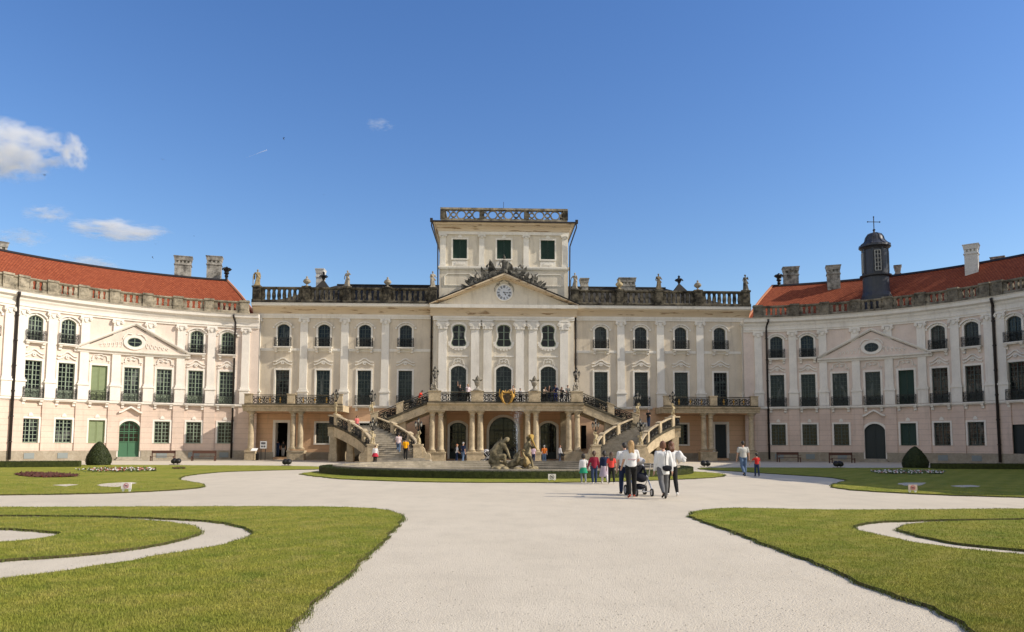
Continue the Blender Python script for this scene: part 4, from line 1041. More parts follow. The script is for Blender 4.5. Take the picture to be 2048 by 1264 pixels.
def column(parent, x, y, z0, z1, pair=None, k=1.0):
    key = ('col', round(z1 - z0, 2))
    if key not in _cache:
        H = z1 - z0; m = MB(); n0 = len(COLP); sc = H / 3.70
        m.lathe([(r * k, z * sc) for r, z in COLP], 0, 0, 0, 18); me = m.mesh('column', True)
        mm = MB(); mm.v = [tuple(v.co) for v in me.vertices]; mm.f = [tuple(p.vertices) for p in me.polygons]
        mm.box(-.37 * k, .37 * k, -.37 * k, .37 * k, 3.565 * sc, H); mm.box(-.38 * k, .38 * k, -.38 * k, .38 * k, -.0, .09 * sc)
        me = mm.mesh('column'); me.materials.append(STONE)
        for p in me.polygons:
            if len(p.vertices) == 4 and abs(p.normal.z) < .9 and p.index < 18 * len(COLP): p.use_smooth = True
        _cache[key] = me
    return link('column', _cache[key], parent, None, True, Matrix.Translation((x, y, z0)))
# terrace slab, entablature, columns
m = MB(); m.box(-7.05, 7.05, YT + .1, DP - .01, FZ - .12, FZ - .003); m.build('terrace_floor', STEP, ter)
m = MB(lambda a, d, z: (a, YT - d, z)); m.sweep([(-.5, 4.63), (.06, 4.63), (.06, 4.86), (.10, 4.88), (.10, 5.10), (.26, 5.20), (.30, 5.34), (-.5, 5.34)], -7.1, 7.1); m.build('entablature', STONE, ter)
for sg in (-1, 1):
    m = MB(); m.box(*sorted((sg * 7.1, sg * 6.5)), YT + .51, DP - .01, 4.63, FZ - .125); m.build('entablature', STONE, ter)
m = MB(); m.box(-6.49, 6.49, YT + .51, DP - .02, 4.95, 5.1); m.build('ceiling', PLA_BASE, ter)
for px_ in ((-6.66, -5.9), (-3.04, -2.3), (2.02, 2.76), (5.78, 6.54)):
    for x in px_: column(ter, x, YT + .38, .92, 4.63)
    m = MB(); x0, x1 = px_; m.box(x0 - .45, x1 + .45, YT - .12, YT + .88, 0, .78); m.box(x0 - .50, x1 + .50, YT - .17, YT + .93, .783, .917); m.box(x0 - .5, x1 + .5, YT - .165, YT + .925, .003 - .1, .16); m.build('pedestal', STONE, ter)
for sg in (-1, 1):
    for x in (2.4, 6.2):                  # responds on the wall behind
        m = MB(); m.box(sg * x - .35, sg * x + .35, DP - .16, DP + .02, .2, 4.9); m.build('respond', STONE, ter)
stone_rail(ter, [(-7.0, YT, FZ), (7.0, YT, FZ)], posts=(.315, .685), pw=1.1, dark=True)
# gilded coat of arms on the terrace rail: shield, supporters' wings, crown
cr = MB(lambda a, d, z: (a + .10, YT - d, z))
sh = [(0, 5.3), (.28, 5.48), (.37, 5.8), (.38, 6.15), (.17, 6.2), (0, 6.15), (-.17, 6.2), (-.38, 6.15), (-.37, 5.8), (-.28, 5.48)]
cr.prism(sh, .20, .30)
crest = cr.build('coat_of_arms', stone('arms_dark', (.16, .12, .07), (.05, .04, .03), .5, 6), ter)
ARMS = crest
# flights
def stairs(parent, Lf, Rf, z0, z1, n, name='steps'):
    m = MB()
    for i in range(n):
        t0, t1 = i / n, (i + 1) / n; za = z0 + (z1 - z0) * i / n; zb = z0 + (z1 - z0) * (i + 1) / n
        a, b, c, d = Lf(t0), Rf(t0), Rf(t1), Lf(t1)
        v = [m.P(a[0], a[1], za), m.P(b[0], b[1], za), m.P(b[0], b[1], zb), m.P(a[0], a[1], zb), m.P(c[0], c[1], zb), m.P(d[0], d[1], zb)]
        m.F(v[0], v[1], v[2], v[3]); m.F(v[3], v[2], v[4], v[5])
        # nosing
        nx = np.array([(a[0] - d[0] + b[0] - c[0]) / 2, (a[1] - d[1] + b[1] - c[1]) / 2]); nx = nx / np.linalg.norm(nx) * .035
        w = [m.P(a[0] + nx[0], a[1] + nx[1], zb - .035), m.P(b[0] + nx[0], b[1] + nx[1], zb - .035), m.P(b[0] + nx[0], b[1] + nx[1], zb + .003), m.P(a[0] + nx[0], a[1] + nx[1], zb + .003), m.P(b[0], b[1], zb + .003), m.P(a[0], a[1], zb + .003), m.P(a[0], a[1], zb - .035), m.P(b[0], b[1], zb - .035)]
        m.F(w[0], w[1], w[2], w[3]); m.F(w[3], w[2], w[4], w[5]); m.F(w[0], w[6], w[7], w[1])
    m.build(name, STEP, parent, fix=False)
def stringer(parent, f, n, z0, z1, side, thick=.30, up=.05, dn=.95, arch=0.0):
    """solid side band under a flight; underside may rise in an arch"""
    m = MB(); rows = []
    for i in range(n + 1):
        t = i / n; p = np.array(f(t)); a = np.array(f(min(1, t + .02))) - np.array(f(max(0, t - .02))); a /= np.linalg.norm(a); nn = np.array([a[1], -a[0]]) * side
        z = z0 + (z1 - z0) * t; zb = max(-.05, z - dn + arch * math.sin(PI * t))
        q = p + nn * thick
        rows.append([m.P(p[0], p[1], zb), m.P(q[0], q[1], zb), m.P(q[0], q[1], z + up), m.P(p[0], p[1], z + up)])
        rows[-1] = rows[-1]
    for p, q in zip(rows, rows[1:]):
        for k in range(4): m.F(p[k], p[(k + 1) % 4], q[(k + 1) % 4], q[k])
    m.F(*rows[0]); m.F(*reversed(rows[-1])); m.build('stringer', STONE, parent)
newels = {}
for sg in (-1, 1):
    def fn(pts):
        P = np.array(pts); 
        def f(t):
            i = t * (len(P) - 1); k = min(int(i), len(P) - 2); return tuple(P[k] + (P[k + 1] - P[k]) * (i - k))
        return f
    inn = bez((sg * 7.55, 62.6), (sg * 8.1, 66.4), (sg * 12.25, 68.5)); out = bez((sg * 10.95, 62.4), (sg * 11.3, 64.9), (sg * 15.3, 68.6))
    fi, fo = fn(inn), fn(out); n = 19; zb0 = .45
    stairs(ter, fo, fi, zb0, LZ, 17)
    # three broad bottom steps that swing round the inner newel
    m = MB()
    for k in range(3):
        a0, a1 = sorted((sg * (5.9 + .45 * k), sg * 10.9)); m.box(a0, a1, 61.35 + .42 * k, 62.9 + .4 * k + (1 - .1 * k), -.02 if k == 0 else .15 * k + .003, .15 * (k + 1))
    m.build('bottom_steps', STEP, ter)
    stringer(ter, fo, 16, zb0, LZ, 1 if sg > 0 else -1, up=-.0, dn=1.0); stringer(ter, fi, 16, zb0, LZ, -1 if sg > 0 else 1, up=0., dn=1.0)
    m = MB()                              # sloping soffit between them
    for i in range(17):
        t = i / 16; z = max(.0, zb0 + (LZ - zb0) * t - .75)
        m.P(*fi(t), z); m.P(*fo(t), z)
    for i in range(16): m.F(2 * i, 2 * i + 1, 2 * i + 3, 2 * i + 2)
    m.build('soffit', PLA_BASE, ter)
    def off(f, side, dist):
        r = []
        for t in np.linspace(0, 1, 17):
            p = np.array(f(t)); a = np.array(f(min(1, t + .02))) - np.array(f(max(0, t - .02))); a /= np.linalg.norm(a); q = p + np.array([a[1], -a[0]]) * side * dist; r.append((q[0], q[1], zb0 + (LZ - zb0) * t))
        return r
    so, si = (1, -1) if sg > 0 else (-1, 1)
    ro = off(fo, so, .16); ri = off(fi, si, .16)
    stone_rail(ter, ro, posts=(.36, .68), endposts=(True, True), pw=.40); stone_rail(ter, ri, posts=(.36, .68), endposts=(True, True), pw=.40)
    newels[sg] = dict(ob=ro[0], ot=ro[-1], ib=ri[0], it=ri[-1])
    # scroll-ended newel pedestals
    for p in (ro[0], ri[0]):
        m = MB(); m.box(p[0] - .36, p[0] + .36, p[1] - .42, p[1] + .3, 0.0, p[2] + 1.02); m.box(p[0] - .42, p[0] + .42, p[1] - .48, p[1] + .36, p[2] + 1.023, p[2] + 1.15)
        sx = -sg if p is ri[0] else sg
        m2 = MB(lambda a, b, c, p=p, sx=sx: (p[0] + sx * a, p[1] + b, c)); m2.prism([(.36, .1), (1.0, .1), (1.08, .5), (1.0, .8), (.84, .86), (.72, .8), (.62, .95), (.55, 1.2), (.42, 1.38), (.362, 1.4)], -.3, .2)
        m.build('newel', STONE, ter); m2.build('newel_scroll', STONE, ter)
    # landing
    m = MB(); m.box(*sorted((sg * 12.2, sg * 15.75)), 68.62, 77.9, LZ - .25, LZ - .004); m.build('landing', STEP, ter)
    m = MB(lambda a, d, z: (sg * (12.0 + a), 68.6 - d, z)); m.sweep([(-.35, LZ - .95), (.02, LZ - .95), (.02, LZ - .35), (.12, LZ - .25), (.14, LZ - .02), (-.35, LZ - .02)], 3.35, 4.1); m.build('landing_edge', STONE, ter)
    m = MB(); m.box(*sorted((sg * 15.76, sg * 16.1)), 68.6, 73.5, LZ - .95, LZ - .02); m.build('landing_edge', STONE, ter)
    stone_rail(ter, [(sg * 15.55, 68.55, LZ), (sg * 16.0, 68.6, LZ), (sg * 16.0, 73.5, LZ)], endposts=(False, True))
    for (xx, yy, w) in ((15.6, 68.75, .62), (13.9, 67.75, .55), (12.3, 65.9, .5)):
        zt_ = LZ - .9 if xx > 15 else (1.75 if xx > 13 else .85)
        m = MB(); m.box(sg * xx - w / 2, sg * xx + w / 2, yy - .25, yy + .35, 0, zt_); m.box(sg * xx - w / 2 - .06, sg * xx + w / 2 + .06, yy - .31, yy + .41, 0.003, .75); m.build('stair_pier', STONE, ter)
    m = MB(); m.box(*sorted((sg * 9.8, sg * 15.44)), 74.2, 74.4, 0, LZ - .26); m.build('under_stair_wall', plain('shadow_wall', (.16, .14, .11), .9), ter)  # dark colour paints in the deep shade under the stairs
    m = MB(); m.box(*sorted((sg * 15.45, sg * 15.8)), 69.2, 77.9, 0, LZ - .26); m.build('under_stair_wall', STONE, ter)
    # upper flight along the front of the block
    fu = fn([(sg * 12.2, 68.55), (sg * 7.05, 68.55)]); bu = fn([(sg * 12.2, 72.2), (sg * 7.05, 72.2)])
    stairs(ter, fu, bu, LZ, FZ, 13)
    stringer(ter, fu, 14, LZ, FZ, -1 if sg > 0 else 1, thick=.30, up=0, dn=.85, arch=.0)
    stringer(ter, bu, 14, LZ, FZ, 1 if sg > 0 else -1, thick=.25, up=0, dn=.85)
    m = MB(); m.F(m.P(sg * 12.2, 68.6, LZ - .7), m.P(sg * 7.05, 68.6, FZ - .7), m.P(sg * 7.05, 72.2, FZ - .7), m.P(sg * 12.2, 72.2, LZ - .7)); m.build('soffit', STONE, ter)
    stone_rail(ter, [(sg * 12.2, 68.4, LZ), (sg * 7.05, 68.4, FZ)], posts=(.5,), endposts=(True, False), pw=.62, dark=True)
    stone_rail(ter, [(sg * 11.8, 72.1, LZ + .15), (sg * 7.05, 72.1, FZ)], posts=(.5,), endposts=(True, False), pw=.5, dark=True)
    m = MB(); m.box(*sorted((sg * 9.1, sg * 9.75)), 68.6, 69.2, 0, 3.6); m.build('stair_pier', STONE, ter)
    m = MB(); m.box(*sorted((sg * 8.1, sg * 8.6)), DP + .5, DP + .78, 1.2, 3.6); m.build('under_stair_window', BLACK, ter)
    # ---------------- balcony on columns beside the staircase: a part of the palace block
    bx0, bx1 = 15.9, 25.7; YB = 74.5
    m = MB(lambda a, d, z: (a, YB - d, z)); a2, b2 = sorted((sg * bx0, sg * bx1))
    m.sweep([(-3.4, 4.80), (.02, 4.80), (.02, 4.98), (.08, 5.0), (.10, 5.2), (.28, 5.28), (.32, 5.42), (-3.4, 5.42)], a2, b2); m.build('balcony_slab', STONE, pal)
    m = MB(); m.box(*sorted((sg * (bx0 + .3), sg * 25.4)), YB + .4, D - .1, 4.74, 4.797); m.build('balcony_ceiling', PLA_BASE, pal)
    port = thing_dummy = None
    stone_rail(pal, [(sg * 25.55, YB + .1, 5.45), (sg * 16.0, YB + .1, 5.45)], posts=(.475,), endposts=(True, True), pw=.75, gild=True, dark=True)
    for xx in (24.95, 20.85, 20.12): column(pal, sg * xx, YB + .45, 1.05 if xx < 24 else .95, 4.80)
    for x0, x1 in ((24.5, 25.4), (19.65, 21.3)):
        a2, b2 = sorted((sg * x0, sg * x1)); m = MB(); m.box(a2, b2, YB, YB + .9, 0, .90); m.box(a2 - .05, b2 + .05, YB - .05, YB + .95, .80, .947); m.build('pedestal', STONE, pal)
# ================================================================== GROUND, LAWNS, HEDGES
from mathutils import noise as mnoise
m = MB(); v = [m.P(x, y, 0) for x, y in ((-900, -200), (900, -200), (900, 1200), (-900, 1200))]; m.F(*v); o = m.build('gravel_ground', GRAVEL); tag(o, 'pale gravel court', kind='structure')
m = MB(); m.F(*[m.P(x, y, .006) for x, y in ((-46, 70.5), (46, 70.5), (46, 79), (-46, 79))]); o = m.build('pavement', STEP); tag(o, 'paved strip along the palace foot', kind='structure')
def smooth_poly(px, closed=True, step=.14, jit=.10, z=0.0, raw=False):
    P = [Vector((p[0], p[1])) if raw else gnd(*p).xy for p in px]; n = len(P); out = []
    for i in range(n):
        p0, p1, p2, p3 = P[(i - 1) % n], P[i], P[(i + 1) % n], P[(i + 2) % n]
        L = (p2 - p1).length; k = max(1, min(60, int(L / (step * max(1, p1.length / 18)))))
        a = (p2 - p1)
        # corners stay corners
        def tang(a_, b_, c_):
            u = (b_ - a_); w = (c_ - b_)
            if u.length < 1e-6 or w.length < 1e-6 or u.normalized().dot(w.normalized()) < .55: return None
            return (u.normalized() + w.normalized()).normalized()
        t1 = tang(p0, p1, p2) or a.normalized(); t2 = tang(p1, p2, p3) or a.normalized()
        for j in range(k):
            t = j / k; h1 = 2 * t ** 3 - 3 * t ** 2 + 1; h2 = -2 * t ** 3 + 3 * t ** 2; h3 = t ** 3 - 2 * t ** 2 + t; h4 = t ** 3 - t ** 2
            q = p1 * h1 + p2 * h2 + t1 * (L * h3) + t2 * (L * h4)
            e = jit * max(.6, q.length / 25)
            out.append(Vector((q.x + e * mnoise.noise((q.x * 2.3, q.y * 2.3, 1)) + e * .6 * mnoise.noise((q.x * 9, q.y * 9, 3)), q.y + e * mnoise.noise((q.x * 2.3, q.y * 2.3, 7)) + e * .6 * mnoise.noise((q.x * 9, q.y * 9, 5)))))
    return out
LAWNS = []
def lawn(name, px, label, h=.038, raw=False):
    P = smooth_poly(px, raw=raw); me = bpy.data.meshes.new(name)
    n = len(P); vs_ = [(p.x, p.y, h) for p in P] + [(p.x + 0, p.y, -.01) for p in P]
    tr = geometry.tessellate_polygon([[Vector((p.x, p.y, 0)) for p in P]])
    fs = [tuple(t) for t in tr] + [(k, (k + 1) % n, n + (k + 1) % n, n + k) for k in range(n)]
    me.from_pydata(vs_, [], fs); me.materials.append(LAWN); me.materials.append(SOIL)
    for p in me.polygons[len(tr):]: p.material_index = 1
    bm = bmesh.new(); bm.from_mesh(me); bmesh.ops.recalc_face_normals(bm, faces=bm.faces); bm.to_mesh(me); bm.free()
    o = link(name, me); tag(o, label, kind='structure'); LAWNS.append(np.array([(p.x, p.y) for p in P])); return o
lawn('lawn', [(-300, 1018), (0, 1017), (250, 1016), (520, 1015.5), (640, 1016), (740, 1019), (785, 1026), (804, 1035), (798, 1046), (775, 1073), (745, 1105), (712, 1135), (700, 1153), (665, 1178), (620, 1217), (575, 1264), (530, 1330), (450, 1500), (-1200, 1500), (-900, 1250), (-350, 1190), (-120, 1178), (0, 1164), (50, 1157), (100, 1151), (220, 1133), (330, 1114), (430, 1097), (480, 1084), (507, 1069), (490, 1058), (440, 1047), (330, 1039.5), (200, 1035), (0, 1033), (-300, 1032)], 'near lawn scrolling in from the left')
lawn('lawn', [(-300, 1036), (0, 1037), (150, 1038), (300, 1044), (380, 1054), (400, 1063), (398, 1069), (370, 1080), (320, 1091), (240, 1104), (150, 1113), (60, 1120), (0, 1124), (-200, 1132), (-600, 1150), (-600, 1105), (-200, 1097), (0, 1088), (60, 1083), (112, 1075.5), (118, 1070), (60, 1063), (0, 1060), (-300, 1055)], 'inner grass scroll on the left')
lawn('lawn', [(1382, 1032.5), (1404, 1023), (1454, 1019), (1540, 1019.5), (1624, 1021.5), (1724, 1022), (2048, 1020), (2400, 1018), (2400, 1037), (2048, 1040), (1874, 1042.5), (1774, 1045.5), (1734, 1048.5), (1706.5, 1055), (1724, 1066), (1774, 1077), (1824, 1088), (1924, 1102), (2048, 1114), (2300, 1140), (2900, 1190), (3400, 1500), (2260, 1500), (2080, 1340), (1939, 1264), (1894, 1234), (1804, 1200), (1719, 1167.5), (1614, 1122.5), (1514, 1085), (1454, 1061), (1408, 1046)], 'near lawn scrolling in from the right')
lawn('lawn', [(1798, 1060), (1824, 1051), (1899, 1046), (2048, 1043), (2400, 1040), (2500, 1140), (2300, 1124), (2048, 1103), (1949, 1094.5), (1874, 1082.5), (1814, 1068.5)], 'inner grass scroll on the right')
lawn('lawn', [(-500, 1000), (0, 991), (150, 989), (250, 986), (350, 981), (400, 976), (409, 971), (390, 966.5), (362, 961), (358, 957), (382, 951), (450, 944.5), (550, 941), (648, 938.5), (660, 935.5), (570, 932.5), (400, 931.5), (225, 930.5), (0, 930.5), (-500, 931)], 'far lawn on the left with flower beds')
lawn('lawn', [(1664, 971.5), (1677, 977.5), (1724, 982.5), (1874, 990.5), (2048, 996), (2500, 1008), (2500, 938), (2048, 936.5), (1674, 936.5), (1524, 936), (1404, 936.5), (1400, 939), (1474, 943.5), (1574, 950), (1660, 956), (1694, 961.5), (1678, 967)], 'far lawn on the right in the wing shadow')
FC = Vector((-.55, 43.7)); FR_ = 10.5
ring = [gnd(*p).xy for p in [(605, 948), (640, 954.5), (700, 959.5), (850, 964.5), (1020, 966), (1200, 964.5), (1330, 960.5), (1400, 957.5), (1440, 954), (1450, 950.5), (1425, 946.5)]]
back = [FC + Vector((math.cos(a), math.sin(a))) * 10.0 for a in np.linspace(.25, -PI - .25, 24)]
lawn('lawn', [(p.x, p.y) for p in ring + back], 'grass ring round the fountain', raw=True)
# light gravel slivers inside the far lawns
for i, px in enumerate(([(107, 972.5), (135, 970.5), (160, 971.5), (130, 975)], [(205, 975), (225, 968), (262, 966.5), (273, 968), (250, 972), (238, 976)], [(1796, 971), (1812, 967.5), (1850, 967), (1842, 972.5), (1822, 974)], [(1900, 974), (1940, 972), (1960, 975), (1925, 977)])):
    P = smooth_poly(px); m = MB(); I = [m.P(p.x, p.y, .043) for p in P]
    for t in geometry.tessellate_polygon([[Vector((p.x, p.y, 0)) for p in P]]): m.F(*[I[k] for k in t])
    tag(m.build('path', GRAVEL), 'gravel scroll cut in the far lawn', kind='structure')
def in_poly(P, x, y):
    c = np.zeros(len(x), bool); n = len(P); j = n - 1
    for i in range(n):
        xi, yi = P[i]; xj, yj = P[j]
        if abs(yj - yi) > 1e-12:
            k = ((yi > y) != (yj > y)) & (x < (xj - xi) * (y - yi) / (yj - yi) + xi); c ^= k
        j = i
    return c
rng = np.random.default_rng(5)
def blades(name, x, y, z, h, wd, mat, spread=.55):
    n = len(x); a = rng.uniform(0, 2 * PI, n); b = rng.uniform(0, 2 * PI, n); ln = rng.uniform(.1, spread, n) * h
    V = np.empty((n, 4, 3)); dx, dy = np.cos(a) * wd / 2, np.sin(a) * wd / 2; ex, ey = np.cos(b) * ln, np.sin(b) * ln
    V[:, 0] = np.c_[x - dx, y - dy, z]; V[:, 1] = np.c_[x + dx, y + dy, z]
    V[:, 2] = np.c_[x + dx * .7 + ex * .4, y + dy * .7 + ey * .4, z + h * .6]; V[:, 3] = np.c_[x + ex, y + ey, z + h]
    me = bpy.data.meshes.new(name); me.vertices.add(n * 4); me.vertices.foreach_set('co', V.ravel().astype(np.float32))
    me.loops.add(n * 6); idx = np.arange(n)[:, None] * 4 + np.array([0, 1, 2, 0, 2, 3])[None]; me.loops.foreach_set('vertex_index', idx.ravel().astype(np.int32))
    me.polygons.add(n * 2); me.polygons.foreach_set('loop_start', (np.arange(n * 2) * 3).astype(np.int32)); me.update(); me.validate()
    return link(name, me, None, mat)
NB = 560000
u = rng.uniform(-260, 2320, NB); vv = 962 + (1420 - 962) * rng.uniform(0, 1, NB) ** .8
dirs = np.array(Fw)[None] + np.array(R2)[None] * ((u - 1024) / F0)[:, None] - np.array(U2)[None] * ((vv - 768) / F0)[:, None]
t = -CAM.z / dirs[:, 2]; gx = CAM.x + dirs[:, 0] * t; gy = dirs[:, 1] * t
keep = np.zeros(NB, bool)
for P in LAWNS: keep |= in_poly(P, gx, gy)
gx, gy = gx[keep], gy[keep]; r = np.hypot(gx - CAM.x, gy)
hb = rng.uniform(.016, .036, len(r)); wb = np.maximum(.0035, r * .00055)
og = blades('grass', gx, gy, np.full(len(r), .034), hb, wb, BLADE); tag(og, 'short mown grass on the lawns', kind='stuff')
# ragged weeds along the lawn edges
ex, ey, eh = [], [], []
for P in LAWNS:
    q = np.roll(P, -1, 0)
    for (x0, y0), (x1, y1) in zip(P, q):
        L = math.hypot(x1 - x0, y1 - y0); rr = math.hypot(x0, y0)
        if y0 < 4 or rr > 60: continue
        n = int(L * min(330, 3300 / rr)) + 1
        for k in range(min(n, 1200)):
            f = random.random(); cl = .5 + .5 * mnoise.noise((x0 * 1.3, y0 * 1.3, 9)); s = random.gauss(0, .022 + .07 * cl ** 3)
            ex.append(x0 + (x1 - x0) * f + s * 1.0); ey.append(y0 + (y1 - y0) * f + random.gauss(0, .04)); eh.append(random.uniform(.025, .055) + .07 * cl ** 3 * random.random())
ex, ey, eh = map(np.array, (ex, ey, eh)); WEED = leafmat('weed_blade', (.070, .105, .018), (.15, .15, .035), 2.5)
oe = blades('edge_weeds', ex, ey, np.full(len(ex), .0), eh, np.maximum(.0042, np.hypot(ex, ey) * .0006), WEED, .75); tag(oe, 'ragged grass and weeds along the lawn edges', kind='stuff')
# loose stones on the near gravel
NS = 5000; u = rng.uniform(-100, 2150, NS); vv = rng.uniform(1010, 1330, NS)
dirs = np.array(Fw)[None] + np.array(R2)[None] * ((u - 1024) / F0)[:, None] - np.array(U2)[None] * ((vv - 768) / F0)[:, None]
t = -CAM.z / dirs[:, 2]; gx = CAM.x + dirs[:, 0] * t; gy = dirs[:, 1] * t; keep = np.ones(NS, bool)
for P in LAWNS: keep &= ~in_poly(P, gx, gy)
gx, gy = gx[keep], gy[keep]; n = len(gx); sz = rng.uniform(.003, .0075, n) * rng.choice([1, 1, 1, 1.5], n); base = np.array([(1, 0, .1), (-.5, .85, .15), (-.5, -.85, 0), (0, 0, .9)])
rot = rng.uniform(0, 2 * PI, n); bx = base[None, :, 0] * np.cos(rot)[:, None] - base[None, :, 1] * np.sin(rot)[:, None]; by = base[None, :, 0] * np.sin(rot)[:, None] + base[None, :, 1] * np.cos(rot)[:, None]
V = np.stack([gx[:, None] + bx * sz[:, None], gy[:, None] + by * sz[:, None], base[None, :, 2] * sz[:, None] + 0 * bx], 2)
me = bpy.data.meshes.new('pebbles'); me.vertices.add(n * 4); me.vertices.foreach_set('co', V.ravel().astype(np.float32)); me.loops.add(n * 9)
idx = np.arange(n)[:, None] * 4 + np.array([0, 1, 3, 1, 2, 3, 2, 0, 3])[None]; me.loops.foreach_set('vertex_index', idx.ravel().astype(np.int32)); me.polygons.add(n * 3); me.polygons.foreach_set('loop_start', (np.arange(n * 3) * 3).astype(np.int32)); me.update()
tag(link('pebbles', me, None, stone('pebble', (.62, .56, .46), (.36, .32, .26), .55, 30)), 'loose pebbles on the gravel', kind='stuff')

def leaves(mbk, pts, nrm, size):
    """adds small leaf quads to a mesh builder"""
    for p, n in zip(pts, nrm):
        n = Vector(n); a = n.orthogonal().normalized(); b = n.cross(a); t = random.uniform(0, 2 * PI)
        x = (a * math.cos(t) + b * math.sin(t)); y = (n.cross(x) + n * random.uniform(-.5, .9)).normalized(); s = size * random.uniform(.6, 1.4)
        p = Vector(p) + n * random.uniform(-.4, .7) * size
        mbk.F(mbk.P(*(p - x * s * .5)), mbk.P(*(p + y * s - x * s * .1)), mbk.P(*(p + x * s * .5)), mbk.P(*(p - y * s * .6)))
def cone_topiary(u, v0, v1, wpx, label):
    b = gnd(u, v1); k = (b - CAM).dot(Fw) / F0; H = (v1 - v0) * k; Rr = wpx / 2 * k
    th = thing('topiary', label, 'topiary', (b.x, b.y, 0), group='clipped yew cones')
    prof = lambda t: Rr * (1.0 - .06 * (1 - t) ** 6 * 4) * (max(0, 1 - t ** 1.55)) ** .72
    m = MB(); m.lathe([(prof(t) * .95, H * t * .98) for t in np.linspace(0, .99, 14)], 0, 0, 0, 20)
    m.build('inner_growth', YEW, th, world=False)
    m = MB(); P, Nn = [], []
    for k in range(7000):
        t = random.random() ** 1.25; a = random.uniform(0, 2 * PI); r = prof(t) * (1 + .02 * random.random() + .05 * mnoise.noise((math.cos(a) * 3, math.sin(a) * 3, t * 6)))
        P.append((r * math.cos(a), r * math.sin(a), H * t)); Nn.append((math.cos(a), math.sin(a), .45))
    leaves(m, P, Nn, .055); m.build('foliage', YEW, th, world=False, fix=False)
cone_topiary(197, 884, 931, 50, 'clipped cone-shaped yew in sunlight before the left wing')
cone_topiary(1831, 894, 936.5, 52, 'dark clipped yew cone in shade before the right wing')
def hedge_box(name, label, pts, w, h, group=None, n_leaf=60):
    """straight or curved clipped hedge following plan points"""
    m = MB(); rows = []; pts = [Vector((*p, 0)) for p in pts]; N_ = len(pts); Q = []
    for i, p in enumerate(pts):
        t = (pts[min(i + 1, N_ - 1)] - pts[max(i - 1, 0)]).normalized(); s = Vector((-t.y, t.x, 0)); Q.append((p, s))
        a, b = p - s * w / 2, p + s * w / 2
        rows.append([m.P(a.x, a.y, 0), m.P(b.x, b.y, 0), m.P(b.x, b.y, h * .97), m.P(a.x, a.y, h * .97)])
    for p, q in zip(rows, rows[1:]):
        for k in range(4): m.F(p[k], p[(k + 1) % 4], q[(k + 1) % 4], q[k])
    m.F(*rows[0]); m.F(*reversed(rows[-1]))
    th = thing(name, label, 'hedge', pts[N_ // 2], group=group)
    m.build('inner_growth', HEDGE, th)
    m = MB(); P, Nn = [], []
    for (p, s), (q, s2) in zip(Q, Q[1:]):
        for k in range(int((q - p).length * n_leaf)):
            f = random.random(); c = p + (q - p) * f; ss = s.lerp(s2, f); side = random.random()
            if side < .4: P.append(c + ss * w * random.uniform(-.5, .5) + Vector((0, 0, h * random.uniform(.96, 1.0)))); Nn.append((0, 0, 1))
            else:
                sg = -1 if side < .7 else 1; P.append(c + ss * sg * w / 2 + Vector((0, 0, h * random.random()))); Nn.append(tuple(ss * sg))
    leaves(m, P, Nn, .028); m.build('foliage', HEDGE, th, fix=False); return th
arc = [(FC.x + 10.2 * math.cos(a), FC.y + 10.2 * math.sin(a)) for a in np.linspace(-PI - .12, .12, 70)]
hedge_box('box_hedge', 'low clipped box hedge curving round the fountain basin', arc, .62, .35, n_leaf=1300)
a = gnd(-60, 936); b = gnd(160, 934.5); hedge_box('box_hedge', 'low straight hedge at the left edge beside the yew cone', [(a.x, a.y), ((a.x + b.x) / 2, (a.y + b.y) / 2), (b.x, b.y)], 1.0, .42, n_leaf=900)
a = gnd(1868, 938.5); b = gnd(2200, 940); hedge_box('box_hedge', 'low straight hedge in shade at the right edge', [(a.x, a.y), ((a.x + b.x) / 2, (a.y + b.y) / 2), (b.x, b.y)], 1.0, .40, n_leaf=700)
# flower beds
def flowers(name, label, px, n, cols, size, h, leaf=None):
    P = np.array([tuple(gnd(*p).xy) for p in px]); lo, hi = P.min(0), P.max(0); x = rng.uniform(lo[0], hi[0], n * 6); y = rng.uniform(lo[1], hi[1], n * 6); k = in_poly(P, x, y); x, y = x[k][:n], y[k][:n]
    m = MB(); ms = [];
    me_f = []
    for a_, b_ in zip(x, y):
        z = h * random.uniform(.7, 1.3); s = size * random.uniform(.6, 1.3); c = random.randrange(len(cols)); i0 = len(m.f)
        m.lathe([(.2 * s, z - .5 * s), (s * .55, z - .15 * s), (s * .6, z + .1 * s), (s * .2, z + .4 * s)], a_, b_, .05, 6); me_f += [c] * (len(m.f) - i0)
        if leaf is not None:
            i0 = len(m.f)
            for q in range(3): leaves(m, [(a_ + random.gauss(0, s), b_ + random.gauss(0, s), .05 + z * .5)], [(0, -.3, 1)], s * 1.3)
            me_f += [len(cols)] * (len(m.f) - i0)
    me = m.mesh(name, fix=False)
    for c in cols + ([leaf] if leaf else []): me.materials.append(c)
    for p, c in zip(me.polygons, me_f): p.material_index = c
    tag(link(name, me), label, kind='stuff')
FW = plain('petal_white', (.75, .72, .70), .7); FP = plain('petal_pink', (.55, .20, .18), .7); FRD = plain('petal_red', (.22, .03, .02), .7); DK = plain('heuchera_leaf', (.095, .034, .022), .8); LF = leafmat('flower_leaf', (.05, .075, .015), (.10, .12, .03))
flowers('flower_bed', 'band of white and red bedding flowers in the far left lawn', [(150, 943), (205, 940), (300, 940.5), (312, 943.5), (240, 946.5), (180, 946)], 260, [FW, FW, FP, FRD], .075, .09, LF)
flowers('flower_bed', 'patch of dark red bedding plants in the far left lawn', [(30, 951), (60, 948.5), (100, 949), (155, 953), (150, 955.5), (90, 957), (50, 955)], 1100, [DK, DK, DK, FRD], .055, .03, DK)
flowers('flower_bed', 'small red bedding patch beside the left lawn spotlight', [(345, 938), (368, 937), (370, 939), (348, 940)], 110, [DK, FRD], .05, .05, LF)
